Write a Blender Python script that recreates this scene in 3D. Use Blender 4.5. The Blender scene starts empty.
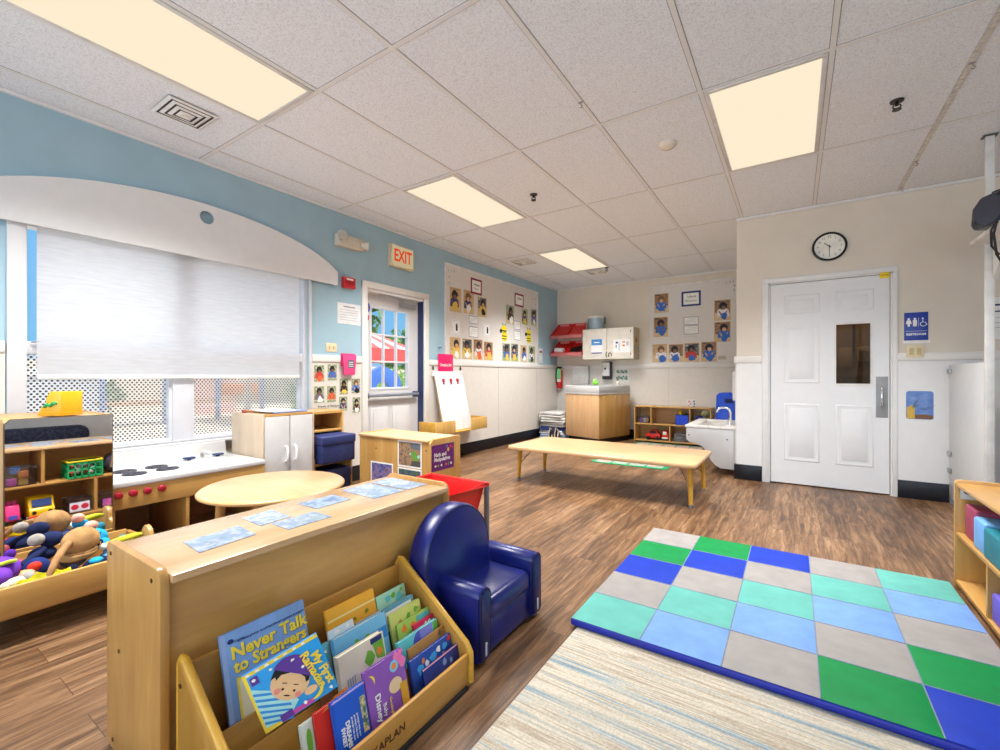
import bpy, bmesh, math, random
from mathutils import Vector, Matrix, Euler
random.seed(7)
S = bpy.context.scene
COL = S.collection
PI = math.pi
R = math.radians

# ---------------------------------------------------------------- materials
def lin(c):
    return tuple(((v/255)/12.92 if v/255 <= .04045 else ((v/255+.055)/1.055)**2.4) for v in c)
_M = {}
def base(name, rough=.5, spec=.5):
    m = bpy.data.materials.new(name); m.use_nodes = True
    nt = m.node_tree; b = nt.nodes['Principled BSDF']
    b.inputs['Roughness'].default_value = rough
    b.inputs['Specular IOR Level'].default_value = spec
    return m, nt, b
def N(nt, t, **k):
    n = nt.nodes.new(t)
    for a, v in k.items():
        if a in n.inputs: n.inputs[a].default_value = v
        else: setattr(n, a, v)
    return n
def ramp(nt, stops, src):
    r = nt.nodes.new('ShaderNodeValToRGB')
    e = r.color_ramp.elements
    e[0].position, e[0].color = stops[0][0], (*lin(stops[0][1]), 1)
    e[1].position, e[1].color = stops[-1][0], (*lin(stops[-1][1]), 1)
    for p, c in stops[1:-1]:
        q = e.new(p); q.color = (*lin(c), 1)
    nt.links.new(src, r.inputs[0]); return r
def plain(name, c, rough=.5, spec=.4, metal=0, noise=.04, nscale=12, bump=0, coat=0):
    """Painted / plastic / fabric surface with a little mottling."""
    if name in _M: return _M[name]
    m, nt, b = base(name, rough, spec)
    b.inputs['Metallic'].default_value = metal
    b.inputs['Coat Weight'].default_value = coat
    tc = N(nt, 'ShaderNodeTexCoord'); nz = N(nt, 'ShaderNodeTexNoise', Scale=nscale, Detail=4.0)
    nt.links.new(tc.outputs['Object'], nz.inputs['Vector'])
    lo = tuple(max(0, v*(1-noise)) for v in c); hi = tuple(min(255, v*(1+noise)) for v in c)
    r = ramp(nt, [(.3, lo), (.7, hi)], nz.outputs['Fac'])
    nt.links.new(r.outputs[0], b.inputs['Base Color'])
    if bump:
        bp = N(nt, 'ShaderNodeBump', Strength=bump, Distance=.002)
        n2 = N(nt, 'ShaderNodeTexNoise', Scale=nscale*18, Detail=2.0)
        nt.links.new(tc.outputs['Object'], n2.inputs['Vector'])
        nt.links.new(n2.outputs['Fac'], bp.inputs['Height']); nt.links.new(bp.outputs[0], b.inputs['Normal'])
    _M[name] = m; return m
def wood(name, dark, light, axis='y', scale=6, rough=.35, coat=.25, spec=.4):
    if name in _M: return _M[name]
    m, nt, b = base(name, rough, spec)
    b.inputs['Coat Weight'].default_value = coat; b.inputs['Coat Roughness'].default_value = .2
    tc = N(nt, 'ShaderNodeTexCoord'); mp = N(nt, 'ShaderNodeMapping')
    sc = [scale*3]*3; sc['xyz'.index(axis)] = scale*.35
    mp.inputs['Scale'].default_value = sc
    nt.links.new(tc.outputs['Object'], mp.inputs['Vector'])
    nz = N(nt, 'ShaderNodeTexNoise', Scale=1.0, Detail=6.0, Roughness=.62, Distortion=.6)
    nt.links.new(mp.outputs[0], nz.inputs['Vector'])
    r = ramp(nt, [(.28, dark), (.52, tuple((a+c2)/2 for a, c2 in zip(dark, light))), (.74, light)], nz.outputs['Fac'])
    nt.links.new(r.outputs[0], b.inputs['Base Color'])
    _M[name] = m; return m
def emit(name, c, s):
    if name in _M: return _M[name]
    m = bpy.data.materials.new(name); m.use_nodes = True; nt = m.node_tree
    nt.nodes.clear()
    e = N(nt, 'ShaderNodeEmission', Strength=s); e.inputs[0].default_value = (*lin(c), 1)
    o = N(nt, 'ShaderNodeOutputMaterial'); nt.links.new(e.outputs[0], o.inputs[0])
    _M[name] = m; return m
def clear(name, tint=(255, 255, 255), amt=.08, rough=.02):
    """Thin glass or clear plastic: mostly transparent with a faint gloss."""
    if name in _M: return _M[name]
    m = bpy.data.materials.new(name); m.use_nodes = True; nt = m.node_tree; nt.nodes.clear()
    t = N(nt, 'ShaderNodeBsdfTransparent'); t.inputs[0].default_value = (*lin(tint), 1)
    g = N(nt, 'ShaderNodeBsdfGlossy', Roughness=rough)
    x = N(nt, 'ShaderNodeMixShader'); x.inputs[0].default_value = amt
    o = N(nt, 'ShaderNodeOutputMaterial')
    nt.links.new(t.outputs[0], x.inputs[1]); nt.links.new(g.outputs[0], x.inputs[2]); nt.links.new(x.outputs[0], o.inputs[0])
    _M[name] = m; return m
def blotchy(name, cols, scale=30, rough=.35, seed=0, stretch=(1, 1, 1)):
    """Printed picture: cells of several inks."""
    if name in _M: return _M[name]
    m, nt, b = base(name, rough, .4)
    tc = N(nt, 'ShaderNodeTexCoord'); mp = N(nt, 'ShaderNodeMapping'); mp.inputs['Location'].default_value = (seed*3.1, seed*1.7, seed*.9)
    mp.inputs['Scale'].default_value = stretch
    nt.links.new(tc.outputs['Object'], mp.inputs['Vector'])
    nz = N(nt, 'ShaderNodeTexNoise', Scale=scale, Detail=3.0, Roughness=.6)
    nt.links.new(mp.outputs[0], nz.inputs['Vector'])
    n = len(cols)
    r = ramp(nt, [(.3+.4*i/max(1, n-1), c) for i, c in enumerate(cols)], nz.outputs['Fac'])
    r.color_ramp.interpolation = 'LINEAR'
    nt.links.new(r.outputs[0], b.inputs['Base Color'])
    _M[name] = m; return m

MAPLE_D, MAPLE_L = (172, 122, 64), (212, 164, 100)
W = {}
for ax in 'xyz':
    W[ax] = wood('maple_grain_'+ax, (170, 122, 62), (202, 156, 88), ax)
    W['p'+ax] = wood('pale_maple_grain_'+ax, (196, 152, 106), (218, 180, 136), ax, scale=5)
    W['b'+ax] = wood('birch_grain_'+ax, (184, 136, 74), (212, 168, 98), ax, scale=4, rough=.3)
    W['g'+ax] = wood('golden_birch_grain_'+ax, (168, 120, 52), (200, 152, 76), ax, scale=4, rough=.3)
W['top'] = wood('glossy_maple_top', (196, 154, 108), (220, 184, 140), 'y', scale=5, rough=.25, coat=.9)
W['ash'] = wood('pale_ash_laminate', (182, 162, 138), (200, 182, 158), 'z', scale=5)
W['tab'] = wood('tan_table_laminate', (184, 142, 102), (204, 164, 124), 'x', scale=5, coat=.4)
EDGE = wood('golden_wood_edge', (196, 144, 44), (220, 172, 66), 'x', scale=5)
WHITE = plain('white_paint', (226, 226, 226), .45, noise=.01)
CREAM = plain('cream_paint', (219, 214, 206), .5, noise=.012)
LAMIN = plain('white_laminate', (197, 196, 196), .3, noise=.01)
BLUEW = plain('blue_wall_paint', (158, 188, 202), .6, noise=.015, nscale=5)
BEIGE = plain('beige_wall_paint', (219, 210, 196), .6, noise=.012, nscale=5)
COVE = plain('black_vinyl_cove_base', (20, 22, 30), .35, noise=.1)
NAVY = plain('navy_vinyl', (16, 28, 104), .3, spec=.5, noise=.08, nscale=9, bump=.1)
NAVYD = plain('dark_navy_fabric', (34, 44, 92), .6, noise=.12, nscale=20, bump=.3)
BLACK = plain('black_plastic', (22, 22, 26), .35)
DARK = plain('dark_rubber', (34, 34, 38), .6)
STEEL = plain('brushed_steel', (170, 172, 176), .3, metal=.9, noise=.05)
CHROME = plain('chrome', (215, 218, 222), .1, metal=1, noise=.01)
GREYP = plain('grey_plastic', (150, 152, 156), .45)
RED = plain('red_plastic', (214, 36, 34), .3, noise=.03, coat=.3)
REDD = plain('dark_red_plastic', (150, 22, 42), .35)
PAPER = plain('white_paper', (236, 236, 236), .7, noise=.01)
INK = plain('black_ink', (34, 34, 40), .6)
INKG = plain('grey_ink', (120, 122, 130), .6)
SCREW = plain('dark_screw_head', (92, 66, 44), .4, metal=.6)

# ---------------------------------------------------------------- mesh builder
class MB:
    def __init__(s): s.v, s.f, s.mi, s.m, s.T = [], [], [], 0, Matrix()
    def add(s, bm, T=None):
        o = len(s.v); TT = s.T @ T if T is not None else s.T
        bm.verts.index_update()
        for v in bm.verts: s.v.append(TT @ v.co)
        for f in bm.faces: s.f.append([o+v.index for v in f.verts]); s.mi.append(s.m)
        bm.free(); return s
    def box(s, x0, x1, y0, y1, z0, z1, bev=0, seg=2, T=None):
        bm = bmesh.new(); bmesh.ops.create_cube(bm, size=1)
        for v in bm.verts:
            v.co = Vector(((x0+x1)/2+v.co.x*(x1-x0), (y0+y1)/2+v.co.y*(y1-y0), (z0+z1)/2+v.co.z*(z1-z0)))
        if bev: bmesh.ops.bevel(bm, geom=list(bm.edges), offset=bev, segments=seg, affect='EDGES', profile=.5, clamp_overlap=True)
        return s.add(bm, T)
    def prism(s, pts, a, b, plane='xz', bev=0, T=None):
        """Extrude a 2-D outline from a to b along the axis normal to plane."""
        bm = bmesh.new()
        def P(u, v, w): return {'xz': (u, w, v), 'xy': (u, v, w), 'yz': (w, u, v)}[plane]
        lo = [bm.verts.new(P(u, v, a)) for u, v in pts]; hi = [bm.verts.new(P(u, v, b)) for u, v in pts]
        bm.faces.new(lo); bm.faces.new(hi[::-1])
        n = len(pts)
        for i in range(n): bm.faces.new((lo[i], hi[i], hi[(i+1) % n], lo[(i+1) % n]))
        bmesh.ops.recalc_face_normals(bm, faces=bm.faces)
        if bev:
            ed = [e for e in bm.edges if abs(e.calc_face_angle(0)) > .6]
            bmesh.ops.bevel(bm, geom=ed, offset=bev, segments=2, affect='EDGES', profile=.5, clamp_overlap=True)
        return s.add(bm, T)
    def cyl(s, p0, p1, r0, r1=None, seg=16, T=None):
        p0, p1 = Vector(p0), Vector(p1); r1 = r0 if r1 is None else r1
        d = p1-p0; bm = bmesh.new()
        bmesh.ops.create_cone(bm, cap_ends=True, segments=seg, radius1=r0, radius2=max(r1, 1e-5), depth=d.length)
        q = d.to_track_quat('Z', 'Y').to_matrix().to_4x4()
        return s.add(bm, (T or Matrix()) @ Matrix.Translation((p0+p1)/2) @ q)
    def ball(s, c, r, seg=14, rot=None, T=None):
        bm = bmesh.new(); bmesh.ops.create_uvsphere(bm, u_segments=seg, v_segments=max(6, seg*2//3), radius=1)
        rr = (r, r, r) if isinstance(r, (int, float)) else r
        M = Matrix.Translation(c) @ (rot.to_matrix().to_4x4() if rot else Matrix()) @ Matrix.Diagonal((*rr, 1))
        return s.add(bm, (T or Matrix()) @ M)
    def tube(s, pts, r, seg=10, T=None, closed=False):
        pts = [Vector(p) for p in pts]; bm = bmesh.new(); rings = []
        n = len(pts)
        rs = r if isinstance(r, (list, tuple)) else [r]*n
        up = Vector((0, 0, 1)); prev = None
        for i, p in enumerate(pts):
            t = (pts[min(i+1, n-1)]-pts[max(i-1, 0)]).normalized()
            if prev is None:
                a = t.cross(up)
                if a.length < .05: a = t.cross(Vector((1, 0, 0)))
            else: a = prev-t*prev.dot(t)
            a.normalize(); b = t.cross(a); prev = a
            rings.append([bm.verts.new(p+(a*math.cos(2*PI*k/seg)+b*math.sin(2*PI*k/seg))*rs[i]) for k in range(seg)])
        for i in range(n-1):
            for k in range(seg):
                bm.faces.new((rings[i][k], rings[i][(k+1) % seg], rings[i+1][(k+1) % seg], rings[i+1][k]))
        bm.faces.new(rings[0][::-1]); bm.faces.new(rings[-1])
        bmesh.ops.recalc_face_normals(bm, faces=bm.faces)
        return s.add(bm, T)
    def lathe(s, prof, c=(0, 0, 0), seg=28, T=None, cap=True):
        bm = bmesh.new(); rings = []
        for r, z in prof:
            rings.append([bm.verts.new((c[0]+r*math.cos(2*PI*k/seg), c[1]+r*math.sin(2*PI*k/seg), c[2]+z)) for k in range(seg)])
        for i in range(len(rings)-1):
            for k in range(seg): bm.faces.new((rings[i][k], rings[i][(k+1) % seg], rings[i+1][(k+1) % seg], rings[i+1][k]))
        if cap: bm.faces.new(rings[0][::-1]); bm.faces.new(rings[-1])
        return s.add(bm, T)
    def poly(s, pts, T=None):
        bm = bmesh.new(); bm.faces.new([bm.verts.new(p) for p in pts]); return s.add(bm, T)
    def disc(s, cx, cy, rx, ry, z, seg=20, rot=0, T=None):
        c, n = math.cos(rot), math.sin(rot)
        return s.poly([(cx+rx*math.cos(a)*c-ry*math.sin(a)*n, cy+rx*math.cos(a)*n+ry*math.sin(a)*c, z) for a in [2*PI*k/seg for k in range(seg)]], T)
    def rect(s, x0, x1, y0, y1, z, T=None):
        return s.poly([(x0, y0, z), (x1, y0, z), (x1, y1, z), (x0, y1, z)], T)
    def build(s, name, mats, parent=None, M=None, ang=38):
        me = bpy.data.meshes.new(name); me.from_pydata([tuple(v) for v in s.v], [], s.f)
        for m in (mats if isinstance(mats, (list, tuple)) else [mats]): me.materials.append(m)
        for p, i in zip(me.polygons, s.mi): p.material_index = i; p.use_smooth = True
        me.set_sharp_from_angle(angle=R(ang)); me.update()
        o = bpy.data.objects.new(name, me); COL.objects.link(o)
        if parent is not None: o.parent = parent
        elif M is not None: o.matrix_world = M
        return o
def B(*a, **k): return MB().box(*a, **k)

def tag(o, label=None, cat=None, group=None, kind=None):
    if label: o['label'] = label
    if cat: o['category'] = cat
    if group: o['group'] = group
    if kind: o['kind'] = kind
    return o
def thing(name, label, cat, M=None, group=None):
    o = bpy.data.objects.new(name, None); COL.objects.link(o); o.empty_display_size = .05
    if M is not None: o.matrix_world = M if isinstance(M, Matrix) else Matrix.Translation(M)
    return tag(o, label, cat, group)
def struct(o): o['kind'] = 'structure'; return o
def at(x, y, z, rz=0, rx=0, ry=0):
    return Matrix.Translation((x, y, z)) @ Euler((R(rx), R(ry), R(rz))).to_matrix().to_4x4()
def frame(o, u, v):
    u, v = Vector(u), Vector(v); n = u.cross(v)
    M = Matrix.Identity(4)
    for i in range(3): M[i][0], M[i][1], M[i][2], M[i][3] = u[i], v[i], n[i], o[i]
    return M
XL, YR, YB, XC, ZC = -3.75, 5.23, 7.63, -.5, 2.705
def onleft(y, z, d=0): return frame((XL+d, y, z), (0, 1, 0), (0, 0, 1))     # x right along the wall, y up, z out
def onfront(x, z, Y=YR, d=0): return frame((x, Y-d, z), (1, 0, 0), (0, 0, 1))
def text(body, size, mat, parent=None, M=None, name='lettering', ax='CENTER', ext=.0004, sx=1, bold=0):
    cu = bpy.data.curves.new('t', 'FONT'); cu.body = body; cu.size = size; cu.extrude = ext
    cu.align_x = ax; cu.align_y = 'CENTER'; cu.resolution_u = 2; cu.offset = bold
    o = bpy.data.objects.new('t', cu); COL.objects.link(o)
    me = bpy.data.meshes.new_from_object(o.evaluated_get(bpy.context.evaluated_depsgraph_get()))
    bpy.data.objects.remove(o); bpy.data.curves.remove(cu)
    me.name = name
    me.materials.clear(); me.materials.append(mat)
    q = bpy.data.objects.new(name, me); COL.objects.link(q)
    if parent is not None: q.parent = parent
    M = M if M is not None else Matrix()
    q.matrix_local = M @ Matrix.Diagonal((sx, 1, 1, 1))
    return q
def copy_tree(o, parent=None):
    c = o.copy(); COL.objects.link(c)
    if parent is not None: c.parent = parent
    for ch in list(o.children): copy_tree(ch, c)
    return c
def T3(x=0, y=0, z=0): return Matrix.Translation((x, y, z))
# ================================================================ the room
def floor_mat():
    m, nt, b = base('vinyl_plank_floor', .38, .35)
    tc = N(nt, 'ShaderNodeTexCoord')
    mp = N(nt, 'ShaderNodeMapping'); mp.inputs['Rotation'].default_value = (0, 0, PI/2)
    nt.links.new(tc.outputs['Object'], mp.inputs['Vector'])
    br = N(nt, 'ShaderNodeTexBrick'); br.offset = .37; br.offset_frequency = 2
    for k, v in (('Scale', 1.0), ('Brick Width', 1.22), ('Row Height', .155), ('Mortar Size', .0012), ('Mortar Smooth', .2), ('Bias', 0)): br.inputs[k].default_value = v
    br.inputs['Color1'].default_value = (.25, .25, .25, 1); br.inputs['Color2'].default_value = (.75, .75, .75, 1); br.inputs['Mortar'].default_value = (.0, .0, .0, 1)
    nt.links.new(mp.outputs[0], br.inputs['Vector'])
    # grain: noise stretched along y and shifted plank by plank
    m2 = N(nt, 'ShaderNodeMapping'); m2.inputs['Scale'].default_value = (38, 3.0, 1)
    nt.links.new(tc.outputs['Object'], m2.inputs['Vector'])
    ad = N(nt, 'ShaderNodeVectorMath', operation='MULTIPLY_ADD')
    ad.inputs[1].default_value = (1, 1, 1)
    nt.links.new(m2.outputs[0], ad.inputs[0])
    sc = N(nt, 'ShaderNodeVectorMath', operation='SCALE'); sc.inputs['Scale'].default_value = 9.0
    nt.links.new(br.outputs['Color'], sc.inputs[0]); nt.links.new(sc.outputs[0], ad.inputs[2])
    nz = N(nt, 'ShaderNodeTexNoise', Scale=1.0, Detail=7.0, Roughness=.68, Distortion=.9)
    nt.links.new(ad.outputs[0], nz.inputs['Vector'])
    big = N(nt, 'ShaderNodeTexNoise', Scale=1.6, Detail=3.0)
    m3 = N(nt, 'ShaderNodeMapping'); m3.inputs['Scale'].default_value = (3.5, .9, 1)
    nt.links.new(tc.outputs['Object'], m3.inputs['Vector']); nt.links.new(m3.outputs[0], big.inputs['Vector'])
    s1 = N(nt, 'ShaderNodeMath', operation='MULTIPLY_ADD'); s1.inputs[1].default_value = .22
    nt.links.new(br.outputs['Color'], s1.inputs[0]); nt.links.new(nz.outputs['Fac'], s1.inputs[2])
    s2 = N(nt, 'ShaderNodeMath', operation='MULTIPLY_ADD'); s2.inputs[1].default_value = .35
    nt.links.new(big.outputs['Fac'], s2.inputs[0]); nt.links.new(s1.outputs[0], s2.inputs[2])
    r = ramp(nt, [(.50, (46, 31, 20)), (.70, (88, 62, 41)), (.84, (122, 90, 62)), (1.0, (156, 122, 90))], s2.outputs[0])
    mx = N(nt, 'ShaderNodeMix', data_type='RGBA'); mx.inputs[7].default_value = (*lin((60, 40, 28)), 1)
    nt.links.new(br.outputs['Fac'], mx.inputs[0]); nt.links.new(r.outputs[0], mx.inputs[6])
    nt.links.new(mx.outputs[2], b.inputs['Base Color'])
    bp = N(nt, 'ShaderNodeBump', Strength=.12, Distance=.002); nt.links.new(nz.outputs['Fac'], bp.inputs['Height']); nt.links.new(bp.outputs[0], b.inputs['Normal'])
    return m
def tile_mat():
    m, nt, b = base('acoustic_ceiling_tile', .9, .1)
    tc = N(nt, 'ShaderNodeTexCoord')
    a = N(nt, 'ShaderNodeTexNoise', Scale=130.0, Detail=3.0, Roughness=.75); nt.links.new(tc.outputs['Object'], a.inputs['Vector'])
    r = ramp(nt, [(.36, (208, 211, 217)), (.5, (233, 237, 243)), (.66, (239, 242, 247))], a.outputs['Fac'])
    nt.links.new(r.outputs[0], b.inputs['Base Color'])
    bp = N(nt, 'ShaderNodeBump', Strength=.10, Distance=.002); nt.links.new(a.outputs['Fac'], bp.inputs['Height']); nt.links.new(bp.outputs[0], b.inputs['Normal'])
    return m
XE, YS = 2.75, -2.3            # east wall (seen in the toddler mirror) and the unseen glazed south wall added for fill
GX = [-1.668+.6096*k for k in range(-3, 8)]; GY = [1.547+1.2192*j for j in range(-3, 6)]
struct(B(XL-.2, XE+.2, YS-.2, YB+.2, -.1, 0).build('floor', floor_mat()))
LIGHTC = [(-3, 3, 'a'), ]
struct(B(XL-.2, XE+.2, YS-.2, YB+.2, ZC, ZC+.12).build('ceiling', tile_mat()))
g = MB()
for x in GX: g.box(x-.012, x+.012, YS, YB if x < XC-.02 else YR, ZC-.004, ZC+.002)
for y in GY:
    if y < YB-.05: g.box(XL, XE if y < YR else XC, y-.012, y+.012, ZC-.0035, ZC+.002)
struct(g.build('trim_1', plain('white_ceiling_grid', (226, 226, 226), .5, noise=.01)))
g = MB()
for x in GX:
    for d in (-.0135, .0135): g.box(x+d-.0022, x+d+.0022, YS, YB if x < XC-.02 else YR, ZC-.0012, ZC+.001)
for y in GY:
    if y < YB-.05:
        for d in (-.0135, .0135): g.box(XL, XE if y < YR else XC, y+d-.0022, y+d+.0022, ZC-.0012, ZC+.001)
struct(g.build('trim_12', plain('ceiling_bar_edge_shade', (150, 150, 152), .8)))  # grey strips paint the shadow edges beside each grid bar
g = MB(); g.box(GX[7]-.016, GX[7]+.016, 2.4, YR, ZC-.0052, ZC-.003); struct(g.build('trim_13', plain('stained_ceiling_tape', (204, 200, 194), .7, noise=.12, nscale=40)))
# wall angle round the ceiling
g = MB(); g.box(XL, XL+.022, YS, YB, ZC-.022, ZC-.003); g.box(XL, XC, YB-.022, YB, ZC-.022, ZC-.003); g.box(XC, XE, YR-.022, YR, ZC-.022, ZC-.003)
struct(g.build('trim_2', plain('white_ceiling_grid', (206, 205, 203))))

WY0, WY1, WZ0, WZ1 = .635, 2.45, .585, 1.99      # window opening
DY0, DY1, DZ = 3.12, 3.98, 2.0                  # exit door opening
w = MB()
for a, b_, c, d in ((YS-.2, WY0, 0, ZC), (WY0, WY1, 0, WZ0), (WY0, WY1, WZ1, ZC), (WY1, DY0, 0, ZC), (DY0, DY1, DZ, ZC), (DY1, YB+.15, 0, ZC)):
    w.box(XL-.15, XL, a, b_, c, d)
struct(w.build('wall_left', BLUEW))
struct(B(XL, XC+.15, YB, YB+.15, 0, ZC).build('wall_back', BEIGE))
struct(B(XC, XC+.12, YR+.12, YB, 0, ZC).build('wall_side', BEIGE))
RX0, RX1, RZ = -.215, .73, 2.0                  # restroom door opening
w = MB(); w.box(XC, RX0, YR, YR+.12, 0, ZC); w.box(RX0, RX1, YR, YR+.12, RZ, ZC); w.box(RX1, XE+.15, YR, YR+.12, 0, ZC)
struct(w.build('wall_right', BEIGE))
struct(B(XE, XE+.15, YS-.15, YR+.12, 0, ZC).build('wall_east', CREAM))
# wainscot panels under the chair rail
WAIN = plain('cream_wainscot_panel', (216, 211, 204), .42, noise=.012)
RAILM = plain('white_chair_rail', (224, 221, 217), .4, noise=.01)
RZ0, RZ1 = 1.205, 1.272
w = MB(); t = .012
w.box(XL, XL+t, YS, .55, 0, RZ0); w.box(XL, XL+t, .55, 2.475, 0, .55); w.box(XL, XL+t, 2.475, 3.045, 0, RZ0); w.box(XL, XL+t, 4.06, YB, 0, RZ0)
struct(w.build('trim_3', WAIN))
struct(B(XL+t, XC, YB-t, YB, 0, RZ0).build('trim_4', WAIN))
w = MB(); w.box(XC, -.272, YR-t, YR, 0, RZ0); w.box(.762, XE, YR-t, YR, 0, RZ0); struct(w.build('trim_5', plain('white_wainscot_panel', (226, 226, 226), .4, noise=.008)))
struct(B(XC-t, XC, YR, YB-t, 0, RZ0).build('trim_6', WAIN))
def rail(mb, x0, x1, y0, y1):
    mb.box(x0, x1, y0, y1, RZ0, RZ1, .006)
w = MB()
for a, b_ in ((YS, .55), (2.475, 3.045), (4.06, YB)): rail(w, XL, XL+.024, a, b_)
struct(w.build('trim_7', RAILM))
w = MB(); rail(w, XL+.024, XC-.024, YB-.024, YB); struct(w.build('trim_8', RAILM))
w = MB(); rail(w, XC-.024, -.272, YR-.024, YR); rail(w, .762, XE, YR-.024, YR); struct(w.build('trim_9', RAILM))
w = MB(); rail(w, XC-.024, XC, YR+.001, YB-.024); struct(w.build('trim_10', RAILM))
# seams of the panels
w = MB()
for y in (5.6, 6.8): w.box(XL+t, XL+t+.0015, y, y+.004, .16, RZ0)
for x in (-1.72, -2.95): w.box(x, x+.004, YB-t-.0015, YB-t, .16, RZ0)
struct(w.build('trim_11', plain('panel_seam', (182, 176, 168))))
bz = .155
w = MB()
for a, b_ in ((YS, 3.045), (4.06, YB)): w.box(XL, XL+.022, a, b_, 0, bz, .004)
struct(w.build('baseboard_left', COVE))
struct(B(XL+.022, XC-.022, YB-.022, YB, 0, bz, .004).build('baseboard_back', COVE))
w = MB(); w.box(XC-.022, -.272, YR-.022, YR, 0, bz, .004); w.box(.762, XE, YR-.022, YR, 0, bz, .004); struct(w.build('baseboard_right', COVE))
struct(B(XC-.022, XC, YR+.001, YB-.022, 0, bz, .004).build('baseboard_side', COVE))
struct(B(XE-.022, XE, YS, YR-.03, 0, bz, .004).build('baseboard_east', COVE))

# ---------------------------------------------------------------- window 1
GLASS = clear('window_glass', (250, 253, 255), .04, .01)
VINYL = plain('white_vinyl_frame', (210, 212, 218), .35, noise=.008)
CAS = plain('white_casing', (206, 206, 209), .4, noise=.01)
win = struct(thing('window_1', None, None, Matrix.Identity(4)))
w = MB()
w.box(XL-.001, XL+.018, .556, WY0, .55, 2.0, .004); w.box(XL-.001, XL+.018, WY1, 2.475, .55, 2.0, .004); w.box(XL-.001, XL+.018, .556, 2.475, WZ1, 2.05, .004)
w.build('casing', CAS, win)
w = MB(); f = .03
x0, x1 = XL-.12, XL-.02
w.box(x0, x1, WY0, WY0+.008, WZ0, WZ1); w.box(x0, x1, WY1-.04, WY1, WZ0, WZ1); w.box(x0, x1, WY0, WY1, WZ1-.03, WZ1); w.box(x0, x1, WY0, WY1, WZ0, WZ0+.012)
w.box(x0, x1-.01, 1.385, 1.525, WZ0, WZ1, .006)                      # mullion between the two sashes
w.box(x0, x1-.01, WY0, 1.385, 1.20, 1.275, .006); w.box(x0, x1-.01, 1.525, WY1, 1.20, 1.275, .006)    # meeting rails
for a, b_ in ((WY0+.008, 1.385), (1.525, WY1-.04)):                   # lower sash rails
    w.box(x0+.02, x1-.03, a, b_, WZ0+.012, WZ0+.034, .004); w.box(x0+.02, x1-.03, b_-.02, b_, WZ0+.03, 1.2); w.box(x0+.02, x1-.03, a, a+.004, WZ0+.03, 1.2)
w.build('frame', VINYL, win)
for a, b_ in ((WY0+.008, 1.385), (1.525, WY1-.04)):
    for c, d in ((.63, 1.2), (1.275, WZ1-.03)): B(XL-.072, XL-.068, a, b_, c, d).build('pane', GLASS, win)
w = MB(); w.box(XL-.03, XL+.06, .56, 2.47, .562, .585, .006); w.box(XL, XL+.016, .556, 2.475, .50, .562, .004); w.build('sill', CAS, win)
w = MB(); w.tube([(XL-.018, .66, 1.27), (XL-.01, .668, 1.272), (XL-.006, .69, 1.276)], .004); w.build('latch', GREYP, win)
# perforated privacy screen outside the lower sashes
def perf_mat():
    m = bpy.data.materials.new('perforated_screen'); m.use_nodes = True; nt = m.node_tree; nt.nodes.clear()
    tc = N(nt, 'ShaderNodeTexCoord'); sx = N(nt, 'ShaderNodeSeparateXYZ'); nt.links.new(tc.outputs['Object'], sx.inputs[0])
    def mth(op, a, b_=None):
        n = N(nt, 'ShaderNodeMath', operation=op)
        for i, q in enumerate((a, b_)):
            if q is None: continue
            if isinstance(q, (int, float)): n.inputs[i].default_value = q
            else: nt.links.new(q, n.inputs[i])
        return n.outputs[0]
    P = .026; H = P*.62
    v = mth('DIVIDE', sx.outputs[2], H); row = mth('FLOOR', v); fv = mth('SUBTRACT', mth('SUBTRACT', v, row), .5)
    sh = mth('MULTIPLY', mth('MODULO', row, 2.0), .5)
    u = mth('ADD', mth('DIVIDE', sx.outputs[1], P), sh); fu = mth('SUBTRACT', mth('SUBTRACT', u, mth('FLOOR', u)), .5)
    d = mth('SQRT', mth('ADD', mth('POWER', mth('MULTIPLY', mth('ABSOLUTE', fu), P), 2.0), mth('POWER', mth('MULTIPLY', mth('ABSOLUTE', fv), H), 2.0)))
    hole = mth('GREATER_THAN', d, .0064)
    df = N(nt, 'ShaderNodeBsdfTranslucent'); df.inputs[0].default_value = (*lin((70, 64, 60)), 1)
    d2 = N(nt, 'ShaderNodeBsdfDiffuse'); d2.inputs[0].default_value = (*lin((80, 74, 70)), 1)
    mm = N(nt, 'ShaderNodeMixShader'); mm.inputs[0].default_value = .5; nt.links.new(d2.outputs[0], mm.inputs[1]); nt.links.new(df.outputs[0], mm.inputs[2])
    tr0 = N(nt, 'ShaderNodeBsdfTransparent'); fl_ = N(nt, 'ShaderNodeBsdfTranslucent'); fl_.inputs[0].default_value = (*lin((250, 244, 234)), 1)
    tr = N(nt, 'ShaderNodeMixShader'); tr.inputs[0].default_value = .5; nt.links.new(tr0.outputs[0], tr.inputs[1]); nt.links.new(fl_.outputs[0], tr.inputs[2]); mx = N(nt, 'ShaderNodeMixShader'); o = N(nt, 'ShaderNodeOutputMaterial')
    nt.links.new(hole, mx.inputs[0]); nt.links.new(mm.outputs[0], mx.inputs[1]); nt.links.new(tr.outputs[0], mx.inputs[2]); nt.links.new(mx.outputs[0], o.inputs[0])
    return m
PERF = perf_mat()
for a, b_ in ((WY0+.008, 1.385), (1.525, WY1-.04)): MB().poly([(XL-.115, a, .59), (XL-.115, b_, .59), (XL-.115, b_, 1.2), (XL-.115, a, 1.2)]).build('perforated_screen', PERF, win)
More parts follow.
